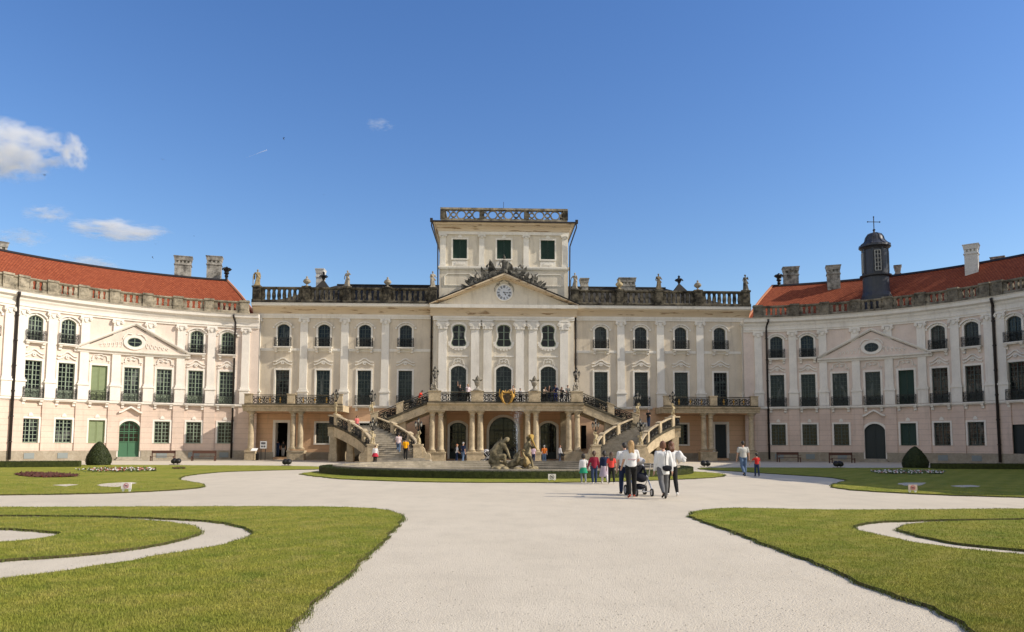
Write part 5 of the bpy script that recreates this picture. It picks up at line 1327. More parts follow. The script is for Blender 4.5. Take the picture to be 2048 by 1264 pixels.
flowers('flower_bed', 'line of white bedding flowers in the shaded right lawn', [(1735, 946), (1790, 944), (1885, 946.5), (1893, 949.5), (1820, 951.5), (1760, 950)], 240, [FW, FW, FW, FP], .075, .09, LF)
# ================================================================== FOUNTAIN
fo_ = thing('fountain_basin', 'round stepped stone fountain basin behind the box hedge', 'fountain', (FC.x, FC.y, 0))
m = MB(); m.lathe([(9.75, -.02), (9.75, .30), (9.82, .33), (9.82, .42), (9.30, .42), (9.30, .31), (8.85, .30), (8.85, .19), (8.4, .18), (8.4, .07), (8.0, .06), (7.9, -.02)], 0, 0, 0, 96); m.build('basin_rim', stone('basin_stone', (.40, .35, .27), (.17, .15, .11), .56, 1.1), fo_, world=False)
wm, nt, b = newmat('water'); b.inputs['Base Color'].default_value = (.012, .018, .014, 1); b.inputs['Roughness'].default_value = .05; bump(nt, b, noi(nt, pos(nt), 6, 3), .4, .02)
m = MB(); I = [m.P(FC.x + 8.0 * math.cos(a), FC.y + 8.0 * math.sin(a), .05) for a in np.linspace(0, 2 * PI, 64, endpoint=False)]; m.F(*I); tag(m.build('water', wm), 'still dark water in the fountain', kind='structure')
# ================================================================== SCULPTED FORMS (one continuous skin per figure)
TMP = bpy.data.scenes.new('tmp')
def ico(r=1.0, sub=2):
    key = ('ico', sub)
    if key not in _cache:
        bm = bmesh.new(); bmesh.ops.create_icosphere(bm, subdivisions=sub, radius=1); _cache[key] = ([v.co.copy() for v in bm.verts], [[v.index for v in f.verts] for f in bm.faces]); bm.free()
    return _cache[key]
def blob(name, prims, voxel, mat, parent=None, smooth=3, sub=2):
    V, Fc = [], []
    iv, if_ = ico(1, sub)
    def ball(c, rx, ry, rz, rot=None):
        b = len(V); c = Vector(c)
        for q in iv:
            q = Vector((q.x * rx, q.y * ry, q.z * rz))
            if rot is not None: q = rot @ q
            V.append(tuple(c + q))
        Fc.extend([[i + b for i in f] for f in if_])
    for p in prims:
        if p[0] == 'e': ball(p[1], *p[2], rot=p[3] if len(p) > 3 else None)
        elif p[0] == 'c':
            _, a, ra, c, rc = p; a, c = Vector(a), Vector(c); ball(a, ra, ra, ra); ball(c, rc, rc, rc)
            d = c - a
            if d.length > 1e-4:
                d.normalize(); x = d.orthogonal().normalized(); y = d.cross(x); n = 12; b = len(V)
                for cc, rr in ((a, ra), (c, rc)):
                    for k in range(n): V.append(tuple(cc + (x * math.cos(2 * PI * k / n) + y * math.sin(2 * PI * k / n)) * rr))
                Fc.append([b + n - 1 - k for k in range(n)]); Fc.append([b + n + k for k in range(n)])
                for k in range(n): Fc.append([b + k, b + (k + 1) % n, b + n + (k + 1) % n, b + n + k])
        elif p[0] == 'l':          # lathe with elliptical section: profile [(z, rx, ry, ox, oy)]
            b = len(V); n = 20
            for z, rx, ry, ox, oy in p[1]:
                for k in range(n): V.append((ox + rx * math.cos(2 * PI * k / n), oy + ry * math.sin(2 * PI * k / n), z))
            mrows = len(p[1]); Fc.append([b + n - 1 - k for k in range(n)]); Fc.append([b + (mrows - 1) * n + k for k in range(n)])
            for j in range(mrows - 1):
                for k in range(n): Fc.append([b + j * n + k, b + j * n + (k + 1) % n, b + (j + 1) * n + (k + 1) % n, b + (j + 1) * n + k])
    me = bpy.data.meshes.new(name); me.from_pydata(V, [], Fc)
    ob = bpy.data.objects.new(name + '_tmp', me); TMP.collection.objects.link(ob)
    md = ob.modifiers.new('r', 'REMESH'); md.mode = 'VOXEL'; md.voxel_size = voxel; md.use_smooth_shade = True
    if smooth: sm = ob.modifiers.new('s', 'SMOOTH'); sm.iterations = smooth; sm.factor = .5
    vl = TMP.view_layers[0]; vl.update(); dg = vl.depsgraph
    out = bpy.data.meshes.new_from_object(ob.evaluated_get(dg)); out.name = name
    TMP.collection.objects.unlink(ob); bpy.data.objects.remove(ob); bpy.data.meshes.remove(me)
    out.polygons.foreach_set('use_smooth', [True] * len(out.polygons)); out.materials.clear()
    return link(name, out, parent, mat)

def V3(*a): return Vector(a)
def skeleton(H, lleg=(8, 5), rleg=(-8, 5), larm=(0, 8, 12), rarm=(0, 8, 12), lean=0, head=0, hk=1.0, wide=1.0, turn=0):
    J = {}; hw, shw = .052 * H, .097 * H * wide; ths = .245 * H; low = 9
    tilt = Matrix.Rotation(rad(lean), 3, 'X')
    for s, nme, (hp, kn) in ((1, 'l', lleg), (-1, 'r', rleg)):
        hp, kn = rad(hp), rad(kn); h = V3(s * hw, 0, 0); k = h + ths * V3(s * .02, -math.sin(hp), -math.cos(hp)); a = k + ths * V3(0, -math.sin(hp - kn), -math.cos(hp - kn))
        pitch = max(0, -(hp - kn)) * .9
        toe = a + V3(s * .012 * H, -.075 * H * math.cos(pitch), -.022 * H - .075 * H * math.sin(pitch))
        J[nme + 'hip'], J[nme + 'knee'], J[nme + 'ank'], J[nme + 'toe'] = h, k, a, toe; low = min(low, a.z - .036 * H, toe.z - .016 * H)
    root = V3(0, 0, -low)
    for k in list(J): J[k] = J[k] + root
    up = lambda f, y=0: root + tilt @ V3(0, y * H, f * H)
    J['root'] = root; J['waist'] = up(.10); J['chest'] = up(.20); J['neck'] = up(.315); J['collar'] = up(.285)
    tw = Matrix.Rotation(rad(turn), 3, 'Z')
    J['head'] = up(.335) + (tilt @ Matrix.Rotation(rad(head), 3, 'X')) @ V3(0, -.012 * H, .062 * H * hk)
    J['hrot'] = tilt @ tw @ Matrix.Rotation(rad(head), 3, 'X')
    for s, nme, (p, ab, el) in ((1, 'l', larm), (-1, 'r', rarm)):
        s0 = up(.258) + tilt @ V3(s * shw, 0, 0); p_, b_, e_ = rad(p), rad(ab), rad(el)
        d1 = V3(s * math.sin(b_), -math.sin(p_) * math.cos(b_), -math.cos(p_) * math.cos(b_)); d2 = V3(s * math.sin(b_) * .45, -math.sin(p_ + e_), -math.cos(p_ + e_)).normalized()
        J[nme + 'sho'] = s0; J[nme + 'elb'] = s0 + d1 * .165 * H; J[nme + 'wri'] = J[nme + 'elb'] + d2 * .148 * H; J[nme + 'dir'] = d2
    return J
def hand(J, n, H, fingers=True):
    s = 1 if n == 'l' else -1; w = J[n + 'wri']; d = J[n + 'dir']; side = d.cross(V3(s, 0, 0))
    if side.length < .1: side = V3(0, 1, 0)
    side.normalize(); palm = d.cross(side).normalized(); pe = w + d * .048 * H; pr = [('c', w, .016 * H, w + d * .02 * H, .019 * H)]
    for k, (o, ln) in enumerate(((-1.5, .040), (-.5, .046), (.5, .044), (1.5, .034))):
        b = w + d * .045 * H + side * o * .0105 * H; pr.append(('c', w + d * .012 * H + side * o * .007 * H, .011 * H, b, .009 * H))
        if fingers:
            k1 = b + (d + palm * .12 * -s).normalized() * ln * .55 * H; k2 = k1 + (d + palm * .55 * -s).normalized() * ln * .5 * H
            pr += [('c', b, .0062 * H, k1, .0056 * H), ('c', k1, .0056 * H, k2, .0045 * H)]
    fs = -1
    t0 = w + d * .018 * H + side * fs * .018 * H; t1 = t0 + (d * .6 + side * fs * .8).normalized() * .026 * H; t2 = t1 + (d + side * fs * .15).normalized() * .02 * H
    pr += [('c', t0, .009 * H, t1, .007 * H), ('c', t1, .0065 * H, t2, .005 * H)]
    if not fingers: pr.append(('c', pe, .017 * H, pe + d * .03 * H, .010 * H))
    return pr
SKIN = plain('skin', (.50, .29, .20), .55, var=.08); SKIN2 = plain('skin_tan', (.42, .22, .14), .55, var=.08)
_cl = {}
def cloth(name, c, r=.85):
    if name not in _cl: _cl[name] = plain('cloth_' + name, c, r, var=.14, sc=8, spec=.15, bmp=.018)
    return _cl[name]
def hairm(name, c):
    if name not in _cl:
        m, nt, b = newmat('hair_' + name); n = noi(nt, pos(nt, (60, 60, 6)), 1, 4)
        nt.links.new(mix(nt, n, tuple(x * .6 for x in c), tuple(x * 1.5 for x in c)), b.inputs['Base Color']); b.inputs['Roughness'].default_value = .5; bump(nt, b, n, .9, .02); _cl[name] = m
    return _cl[name]
def person(label, loc, rz, H, top, bottom, hair, shoes=('black', (.02, .02, .02)), sleeve='short', vox=.022, fing=False, skirt=None, jacket_len=0., group=None, skin=None, fem=False, extras=None, hk=1.0, wide=1.0, bulk=1.0, face=True, **pose):
    th = thing('person', label, 'person', loc, rz, group)
    J = skeleton(H, hk=hk, wide=wide, **pose); sk = skin or SKIN
    up = (J['neck'] - J['root']).normalized(); R_ = J['hrot']; hd = J['head']; hr = .072 * H * hk
    fw = R_ @ V3(0, -1, 0)
    tor = Matrix.Rotation(rad(pose.get('lean', 0)), 3, 'X'); B = bulk
    P = [('e', J['root'] + up * .02 * H, (.082 * H * B, .060 * H * B, .075 * H), tor), ('e', J['waist'], (.070 * H * B, .052 * H * B, .08 * H), tor), ('e', J['chest'], (.090 * H * wide * B, .062 * H * B, .10 * H), tor),
         ('c', J['lsho'], .032 * H, J['collar'] - up * .02 * H, .036 * H), ('c', J['rsho'], .032 * H, J['collar'] - up * .02 * H, .036 * H), ('c', J['collar'], .040 * H, J['neck'] + up * .02 * H, .026 * H), ('c', J['neck'], .027 * H, hd - up * .02 * H, .028 * H),
         ('e', hd + R_ @ V3(0, .006 * H, .012 * H) * hk, (.044 * H * hk, .054 * H * hk, .054 * H * hk), R_), ('e', hd + R_ @ V3(0, -.010 * H, -.026 * H) * hk, (.034 * H * hk, .040 * H * hk, .040 * H * hk), R_)]
    n0 = hd + R_ @ V3(0, -.052 * H, -.004 * H) * hk; P.append(('c', n0, .006 * H * hk, n0 + R_ @ V3(0, -.008 * H, -.016 * H) * hk, .009 * H * hk))
    P.append(('e', hd + R_ @ V3(0, -.044 * H, -.034 * H) * hk, (.014 * H, .008 * H, .006 * H), R_))
    for s in (1, -1): P.append(('e', hd + R_ @ V3(s * .045 * H, .004 * H, -.006 * H) * hk, (.007 * H, .012 * H, .017 * H), R_)); P.append(('c', hd + R_ @ V3(s * .006 * H, -.050 * H, .012 * H) * hk, .006 * H, hd + R_ @ V3(s * .028 * H, -.045 * H, .012 * H) * hk, .006 * H))
    for n in 'lr':
        P += [('c', J[n + 'sho'], .030 * H * B, J[n + 'elb'], .022 * H * B), ('c', J[n + 'elb'], .022 * H * B, J[n + 'wri'], .015 * H)] + hand(J, n, H, fing)
        P += [('c', J[n + 'hip'], .050 * H * B, J[n + 'knee'], .034 * H * B), ('c', J[n + 'knee'] , .033 * H * B, J[n + 'knee'].lerp(J[n + 'ank'], .35) + V3(0, .006 * H, 0), .034 * H * B), ('c', J[n + 'knee'].lerp(J[n + 'ank'], .35), .033 * H * B, J[n + 'ank'], .019 * H), ('c', J[n + 'ank'] - V3(0, -.012 * H, .012 * H), .020 * H, J[n + 'toe'], .015 * H)]
    blob('body', P, min(vox, .0105) if fing else vox, sk, th)
    g = .009 * H
    # top
    hem = J['root'] + up * (-.005 - jacket_len * .75) * H; bx = lambda p, rx, ry: (p.z, rx, ry, p.x, p.y)
    T = [('l', [bx(hem, .090 * H * B + g, .066 * H * B + g * 1.1), bx(J['root'] + up * .05 * H, .086 * H * B + g, .063 * H * B + g), bx(J['waist'] + up * .03 * H, .080 * H * B + g, .060 * H * B + g), bx(J['chest'], .094 * H * wide * B + g * .6, .066 * H * B + g * .7), bx(J['chest'] + up * .05 * H, .090 * H * wide * B + g * .4, .060 * H * B + g * .4), bx(J['collar'] - up * .012 * H, .045 * H * wide + g, .040 * H + g * .3)]),
         ('c', J['collar'] - up * .012 * H, .042 * H, J['neck'] - up * .010 * H, .033 * H)]
    for n in 'lr': T.append(('c', J['collar'] - up * .018 * H, .038 * H, J[n + 'sho'], .034 * H + g * .3))
    for n in 'lr':
        e = J[n + 'elb']; w_ = J[n + 'wri']
        if sleeve == 'long': T += [('c', J[n + 'sho'], .034 * H * B + g * .5, e, .027 * H * B + g * .6), ('c', e, .027 * H * B + g * .6, w_ - J[n + 'dir'] * .006 * H, .021 * H + g * .3)]
        elif sleeve == 'short': T += [('c', J[n + 'sho'], .035 * H * B + g * .5, J[n + 'sho'].lerp(e, .62), .031 * H * B + g * .7)]
        else: T += [('e', J[n + 'sho'], (.032 * H, .034 * H, .03 * H))]
    blob('top', T, max(.013, vox * .8), cloth(*top), th)
    if skirt:
        L, flare = skirt[1], skirt[2]; rz_ = J['root'].z; pr = []
        for t in np.linspace(0, 1, 7): pr.append((rz_ + .085 * H - L * H * t, (.074 + (.03 + flare) * t ** .8) * H * B, (.056 + (.032 + flare * .8) * t ** .8) * H * B, 0, -.004 * H))
        blob('skirt', [('l', pr[::-1])], max(.014, vox * .8), cloth(*skirt[0]), th)
    if bottom:
        Q = [('e', J['root'] + up * .015 * H, (.086 * H * B + g * .4, .064 * H * B + g * .5, .075 * H), tor)]
        ln = bottom[2] if len(bottom) > 2 else 1.0; wd = bottom[3] if len(bottom) > 3 else 1.0
        for n in 'lr':
            a = J[n + 'knee'].lerp(J[n + 'ank'], .94 if ln >= 1 else 0.2)
            cf = J[n + 'knee'].lerp(J[n + 'ank'], .35) + V3(0, .004 * H, 0); wk = max(wd, .94); Q += [('c', J[n + 'hip'], .055 * H * B + g * .2, J[n + 'knee'], (.037 * H * B + g * .7) * wk), ('c', J[n + 'knee'], (.037 * H * B + g * .7) * wk, cf, (.036 * H * B + g * .8) * wk), ('c', cf, (.036 * H * B + g * .8) * wk, a, (.026 * H + g * 1.0) * wd)]
            Q += [('e', J[n + 'hip'] + V3(0, .022 * H, -.02 * H), (.05 * H * B, .048 * H * B, .05 * H))]
        blob('trousers', Q, max(.013, vox * .8), cloth(*bottom[:2]), th)
    for n in 'lr':
        a, t = J[n + 'ank'], J[n + 'toe']; back = (a - t); back.z = 0; back = back.normalized() if back.length > 1e-4 else V3(0, 1, 0)
        heel = a + back * .016 * H - V3(0, 0, .014 * H)
        blob('shoe', [('c', heel, .021 * H, t, .017 * H), ('c', a, .020 * H, heel, .022 * H), ('c', heel - V3(0, 0, .012 * H), .012 * H, t - V3(0, 0, .006 * H), .013 * H)], max(.009, vox * .55), cloth(*shoes), th, sub=1)
    kind, hc = hair[0], hairm(hair[1], hair[2]); k = hk * H
    if kind == 'cap': Hh = [('e', hd + R_ @ V3(0, .004, .022) * k, (.049 * k, .060 * k, .046 * k), R_), ('c', hd + R_ @ V3(-.02, -.055, .03) * k, .008 * k, hd + R_ @ V3(.02, -.055, .03) * k, .008 * k), ('c', hd + R_ @ V3(-.02, -.080, .026) * k, .006 * k, hd + R_ @ V3(.02, -.080, .026) * k, .006 * k)]
    elif kind == 'hat': Hh = [('e', hd + R_ @ V3(0, .004, .03) * k, (.05 * k, .058 * k, .045 * k), R_), ('e', hd + R_ @ V3(0, 0, .022) * k, (.088 * k, .095 * k, .010 * k), R_)]
    else:
        Hh = [('e', hd + R_ @ V3(0, .008, .020) * k, (.050 * k, .056 * k, .050 * k), R_), ('e', hd + R_ @ V3(0, .024, -.004) * k, (.046 * k, .040 * k, .048 * k), R_)]
        if kind in ('bob', 'long', 'pony'):
            for s in (1, -1): Hh.append(('c', hd + R_ @ V3(s * .042, .012, .01) * k, .016 * k, hd + R_ @ V3(s * .042, .016, -.045 if kind != 'pony' else -.02) * k, .016 * k))
            Hh.append(('e', hd + R_ @ V3(0, .034, -.03) * k, (.046 * k, .028 * k, .045 * k), R_))
        if kind == 'long':
            a = hd + R_ @ V3(0, .036, -.02) * k; ln = hair[3] if len(hair) > 3 else .17
            for o in (-.030, -.012, .012, .032):
                m1 = a + V3(o * k, .022 * k, -ln * .5 * k); Hh += [('c', a + V3(o * k, 0, 0), .022 * k, m1, .021 * k), ('c', m1, .021 * k, m1 + V3(o * .1 * k, .0, -ln * .55 * k + abs(o) * k), .009 * k)]
        if kind == 'pony': a = hd + R_ @ V3(0, .055, .012) * k; Hh += [('c', a, .018 * k, a + V3(0, .03 * k, -.05 * k), .02 * k), ('c', a + V3(0, .03 * k, -.05 * k), .02 * k, a + V3(.004 * k, .022 * k, -.14 * k), .008 * k)]
        if kind == 'bun': Hh.append(('e', hd + R_ @ V3(0, .045, .05) * k, (.026 * k, .026 * k, .026 * k)))
    blob('hair' if kind not in ('cap', 'hat') else kind, Hh, max(.010, vox * .6), hc, th)
    if face:
        m = MB()
        for s in (1, -1): q = hd + R_ @ V3(s * .017, -.049, .002) * k; m.lathe([(.001, -.005 * k), (.0055 * k, -.002 * k), (.0055 * k, .002 * k), (.001, .005 * k)], q.x, q.y, q.z, 6)
        m.build('eyes', INK, th, world=False)
    th['J'] = 0; del th['J']
    return th, J
# ================================================================== STATUES, URNS, LAMPS
def robed(label, x, y, z, rz, H=1.72, wings=False, arm=0, lean=0, hip=.03, mat=STAT, key=None):
    th = thing('statue', label, 'statue', (x, y, z), rz, 'statues along the roof balustrade')
    ox = hip * H
    P = [('l', [(0.10, .17 * H, .14 * H, 0, 0), (.2 * H, .15 * H, .12 * H, ox * .3, 0), (.42 * H, .125 * H, .10 * H, ox, 0), (.55 * H, .115 * H, .085 * H, ox * .8, 0), (.62 * H, .095 * H, .07 * H, ox * .4, 0), (.74 * H, .125 * H, .08 * H, 0, 0), (.82 * H, .10 * H, .065 * H, -ox * .3, 0)]),
         ('c', (-.12 * H, 0, .79 * H), .04 * H, (.11 * H, 0, .80 * H), .04 * H), ('c', (0, 0, .82 * H), .035 * H, (0, -.01 * H, .88 * H), .032 * H), ('e', (ox * .2, -.012 * H, .935 * H), (.050 * H, .058 * H, .068 * H)), ('e', (ox * .2, .01 * H, .955 * H), (.058 * H, .06 * H, .055 * H)),
         ('e', (0, 0, .06), (.20 * H, .18 * H, .06))]
    for k in range(5):                          # deep folds of the cloak
        a = -.10 * H + .05 * H * k; P.append(('c', (a * 1.3, -.13 * H, .1), .022 * H, (a * .5 + ox, -.085 * H, .6 * H), .016 * H))
    P.append(('c', (-.10 * H, -.06 * H, .76 * H), .035 * H, (.14 * H, -.08 * H, .46 * H), .045 * H))
    if arm == 0: P += [('c', (.12 * H, 0, .79 * H), .036 * H, (.20 * H, -.05 * H, .64 * H), .03 * H), ('c', (.20 * H, -.05 * H, .64 * H), .028 * H, (.10 * H, -.13 * H, .68 * H), .022 * H), ('c', (-.12 * H, 0, .79 * H), .036 * H, (-.17 * H, -.02 * H, .60 * H), .03 * H), ('c', (-.17 * H, -.02 * H, .6 * H), .028 * H, (-.10 * H, -.10 * H, .50 * H), .024 * H)]
    elif arm == 1: P += [('c', (.12 * H, 0, .79 * H), .036 * H, (.23 * H, -.03 * H, .72 * H), .03 * H), ('c', (.23 * H, -.03 * H, .72 * H), .028 * H, (.12 * H, -.08 * H, .86 * H), .022 * H), ('c', (-.12 * H, 0, .79 * H), .036 * H, (-.20 * H, 0, .62 * H), .03 * H), ('c', (-.2 * H, 0, .62 * H), .028 * H, (-.17 * H, -.06 * H, .46 * H), .024 * H)]
    else: P += [('c', (.12 * H, 0, .79 * H), .036 * H, (.17 * H, 0, .60 * H), .03 * H), ('c', (.17 * H, 0, .60 * H), .028 * H, (.05 * H, -.11 * H, .56 * H), .024 * H), ('c', (-.12 * H, 0, .79 * H), .036 * H, (-.22 * H, -.02 * H, .68 * H), .03 * H), ('c', (-.22 * H, -.02 * H, .68 * H), .028 * H, (-.24 * H, -.05 * H, .50 * H), .024 * H), ('c', (-.24 * H, -.05 * H, .1), .025 * H, (-.24 * H, -.05 * H, .55 * H), .03 * H)]
    if wings: P += [('e', (-.17 * H, .10 * H, .60 * H), (.055 * H, .04 * H, .24 * H)), ('e', (.14 * H, .10 * H, .60 * H), (.05 * H, .04 * H, .22 * H))]
    blob('figure', P, .034, mat, th, smooth=1)
    m = MB(); m.box(-.34, .34, -.3, .3, 0, .09); m.build('base', mat, th, world=False); return th
ZB = 17.91; YBAL = D - .45
robed('winged robed stone statue at the left end of the roof balustrade', -25.6, YBAL, ZB, .3, 1.75, True, 2, mat=stone('statue_ochre', (.40, .31, .17), (.10, .09, .07), .55, 3))
robed('pale robed statue holding a horn to its face above the left block', -16.32, YBAL, ZB, -.4, 1.75, False, 1)
robed('pale draped statue just left of the attic tower', -7.45, YBAL, ZB, .35, 1.75, False, 0, hip=-.04)
robed('pale cloaked statue just right of the attic tower', 7.45, YBAL, ZB, -.5, 1.75, False, 2, hip=.05)
robed('brown stone statue on the middle of the right roof balustrade', 16.32, YBAL, ZB, .1, 1.75, False, 0, mat=STAT_D if False else stone('statue_brown', (.30, .24, .15), (.08, .07, .055), .5, 3))
robed('dark weathered statue at the right end of the roof balustrade', 25.6, YBAL, ZB, .5, 1.75, False, 1, mat=STAT_D, hip=-.03)
def urn(name, label, x, y, z, k=1.0, mat=STAT, flame=False, grp='urns on the roof balustrade'):
    th = thing(name, label, 'urn', (x, y, z), 0, grp)
    m = MB(); m.lathe([(.26 * k, 0), (.26 * k, .07 * k), (.10 * k, .12 * k), (.08 * k, .24 * k), (.20 * k, .30 * k), (.37 * k, .44 * k), (.40 * k, .55 * k), (.33 * k, .63 * k), (.36 * k, .66 * k), (.30 * k, .70 * k)], 0, 0, 0, 16); m.build('bowl', mat, th, smooth=True, world=False)
    m = MB(); m.lathe([(.29 * k, .703 * k), (.20 * k, .80 * k), (.08 * k, .86 * k), (.10 * k, .94 * k), (.12 * k, 1.0 * k), (.02 * k, 1.10 * k)], 0, 0, 0, 12); m.build('lid', mat, th, smooth=True, world=False); return th
urn('roof_urn', 'lidded stone urn on the left balustrade in front of a white chimney', -20.5, YBAL, ZB)
urn('roof_urn', 'lidded stone urn between the horn-blowing statue and the tower', -12.15, YBAL, ZB)
urn('roof_urn', 'lidded ochre urn in front of a wide chimney on the right balustrade', 12.15, YBAL, ZB, mat=PUTTO)
urn('roof_urn', 'lidded stone urn beside the zinc pyramid roof on the right balustrade', 20.5, YBAL, ZB)
urn('roof_urn', 'small lidded urn far behind the winged statue, seen over the balustrade', -24.3, 89, 18.4, .9)
def flame_urn(label, x, y, z):
    th = thing('terrace_urn', label, 'urn', (x, y, z), 0, 'flaming urns on the terrace rail')
    m = MB(); m.lathe([(.42, 0), (.40, .08), (.16, .22), (.12, .32), (.10, .40), (.20, .50), (.26, .70), (.32, .84), (.24, .90)], 0, 0, 0, 14); m.build('bowl', STAT, th, smooth=True, world=False)
    P = [('c', (0, 0, .88), .20, (0, 0, 1.10), .19), ('c', (0, 0, 1.1), .18, (.02, 0, 1.38), .05)]
    for sx in (-1, 1): P += [('c', (sx * .16, -.02, .86), .07, (sx * .36, -.03, .98), .075), ('e', (sx * .40, -.03, 1.0), (.08, .08, .07))]
    for k in range(5): a = k * 2 * PI / 5; P.append(('e', (.19 * math.cos(a), .19 * math.sin(a), .98 + .04 * (k % 2)), (.07, .07, .09)))
    blob('flame', P, .028, STAT_D if False else stone('flame_stone', (.30, .27, .21), (.09, .08, .06), .5, 5), th, smooth=1); return th
flame_urn('flaming stone urn on the terrace rail left of the gilded arms', -2.59, YT, FZ + 1.08); flame_urn('flaming stone urn on the terrace rail right of the gilded arms', 2.59, YT, FZ + 1.08)
LGL = plain('lantern_glass', (.55, .52, .44), .2)
def lantern_cluster(parent, h0, n=3, spread=.26, rot=0.):
    m = MB(); m.lathe([(.09, h0), (.11, h0 + .05), (.045, h0 + .12), (.04, h0 + .62), (.07, h0 + .66), (.02, h0 + .74)], 0, 0, 0, 8)
    tips = [(spread * math.cos(rot + 2 * PI * k / n), spread * math.sin(rot + 2 * PI * k / n), h0 + .32) for k in range(n)] + [(0, 0, h0 + .62)]
    for x, y, z in tips[:-1]: m.tube([(0, 0, h0 + .15), (x * .6, y * .6, h0 + .10), (x, y, z - .12), (x, y, z)], .025, 4)
    for x, y, z in tips:
        m.lathe([(.03, 0), (.065, .03), (.05, .04)], x, y, z, 6); m.lathe([(.13, .30), (.12, .33), (.05, .42), (.06, .45), (.01, .52)], x, y, z, 6)
        for k in range(6): a = k * PI / 3; m.tube([(x + .06 * math.cos(a), y + .06 * math.sin(a), z + .03), (x + .12 * math.cos(a), y + .12 * math.sin(a), z + .31)], .012, 3)
    c = m.build('candelabrum', IRON, parent, world=False)
    for x, y, z in tips:
        g = MB(); g.lathe([(.045, .045), (.10, .295)], x, y, z, 6); g.build('lantern_glass', LGL, c, world=False)
def putto(parent, mat, s=1.0, pose=0, fl=1):
    """small nude standing boy carrying the lamp on his shoulder"""
    f = fl
    P = [('e', (0, 0, .50), (.12, .10, .12)), ('e', (.01 * f, -.02, .62), (.105, .095, .11)), ('e', (0, 0, .74), (.125, .09, .12)), ('c', (0, 0, .84), .05, (0, -.01, .90), .05), ('e', (.02 * f, -.02, .98), (.085, .095, .10)), ('e', (.02 * f, .01, 1.01), (.095, .095, .085)),
         ('c', (.07, 0, .46), .085, (.09, -.05, .26), .062), ('c', (.09, -.05, .26), .06, (.09, .0, .06), .04), ('c', (-.07, 0, .46), .085, (-.08, .02, .25), .062), ('c', (-.08, .02, .25), .06, (-.10, .04, .06), .04),
         ('c', (.09, .01, .05), .04, (.10, -.09, .035), .03), ('c', (-.10, .04, .05), .04, (-.13, -.05, .035), .03),
         ('c', (f * .13, 0, .80), .05, (f * .24, -.03, .90), .042), ('c', (f * .24, -.03, .90), .04, (f * .14, -.02, 1.12), .032),
         ('c', (-f * .13, 0, .80), .05, (-f * .22, -.05, .66), .042), ('c', (-f * .22, -.05, .66), .04, (-f * .13, -.13, .56), .032),
         ('c', (-f * .2, .02, .78), .05, (f * .1, -.1, .46), .05), ('c', (f * .1, .08, .46), .05, (f * .16, .1, .1), .05), ('e', (0, 0, .02), (.2, .18, .04))]
    if pose == 1: P += [('c', (-.25, .05, .06), .14, (.2, .05, .10), .14), ('e', (-.28, -.02, .28), (.13, .12, .15)), ('e', (-.28, -.03, .5), (.09, .09, .1)), ('c', (-.25, 0, .3), .05, (-.05, -.12, .22), .04)]
    P = [tuple([p[0]] + [(tuple(s * c for c in q) if isinstance(q, tuple) else q * s) for q in p[1:]]) for p in P]
    blob('figure', P, .026, mat, parent, smooth=1)
pt = {}
def putto_lamp(label, x, y, z, rz, var=0):
    if var not in pt:
        th = thing('putto_lamp', label, 'lamp', (x, y, z), rz, 'putto lamps on the stairs and terrace')
        putto(th, PUTTO if var < 2 else STAT, 1.0, var == 2, 1 if var != 1 else -1); lantern_cluster(th, 1.08); pt[var] = th; return th
    return dup(pt[var], (x, y, z), rz, label)
WHO = {-1: 'left', 1: 'right'}
for sg in (-1, 1):
    n_ = newels[sg]
    putto_lamp(f'putto holding a lantern cluster on the inner bottom newel of the {WHO[sg]} stair', n_['ib'][0], n_['ib'][1], n_['ib'][2] + 1.15, .4 * sg, 0 if sg < 0 else 1)
    putto_lamp(f'putto holding a lantern cluster on the outer bottom newel of the {WHO[sg]} stair', n_['ob'][0], n_['ob'][1], n_['ob'][2] + 1.15, -.5 * sg, 1 if sg < 0 else 0)
    putto_lamp(f'putto lamp at the top of the {WHO[sg]} stair next to the sloping upper rail', n_['it'][0], n_['it'][1], n_['it'][2] + 1.08, .3, 0)
    putto_lamp(f'putto lamp at the outer corner of the {WHO[sg]} stair landing', n_['ot'][0], n_['ot'][1], n_['ot'][2] + 1.08, .8 * sg, 1)
    putto_lamp(f'pale seated putti with black lanterns on the {WHO[sg]} end of the terrace rail', sg * 6.45, YT, FZ + 1.08, 0 if sg < 0 else PI * .1, 2)
# gilded supporters and crown around the dark shield on the terrace rail
P = []
for sg in (-1, 1):
    X_ = lambda x: .10 + sg * x * .82
    P += [('c', (X_(.42), YT - .30, 5.45), .10, (X_(.62), YT - .32, 5.85), .13), ('c', (X_(.62), YT - .32, 5.85), .13, (X_(.56), YT - .34, 6.22), .09), ('e', (X_(.50), YT - .36, 6.36), (.10, .10, .11)), ('c', (X_(.66), YT - .28, 5.9), .08, (X_(.86), YT - .26, 6.25), .06), ('c', (X_(.86), YT - .26, 6.25), .055, (X_(.80), YT - .26, 6.6), .025), ('c', (X_(.7), YT - .28, 5.8), .06, (X_(.9), YT - .26, 6.0), .035), ('c', (X_(.42), YT - .28, 5.45), .07, (X_(.12), YT - .28, 5.24), .05), ('c', (X_(.55), YT - .36, 6.05), .05, (X_(.34), YT - .38, 6.1), .04)]
for k in range(5): P.append(('c', (.10 - .26 + .13 * k, YT - .28, 6.26), .055, (.10 - .30 + .15 * k, YT - .28, 6.44 + .06 * (k % 2)), .035))
P.append(('c', (-.18, YT - .28, 6.26), .06, (.38, YT - .28, 6.26), .06))
o = blob('gilded_supporters', P, .03, GOLD, None, smooth=1); o.parent = ARMS
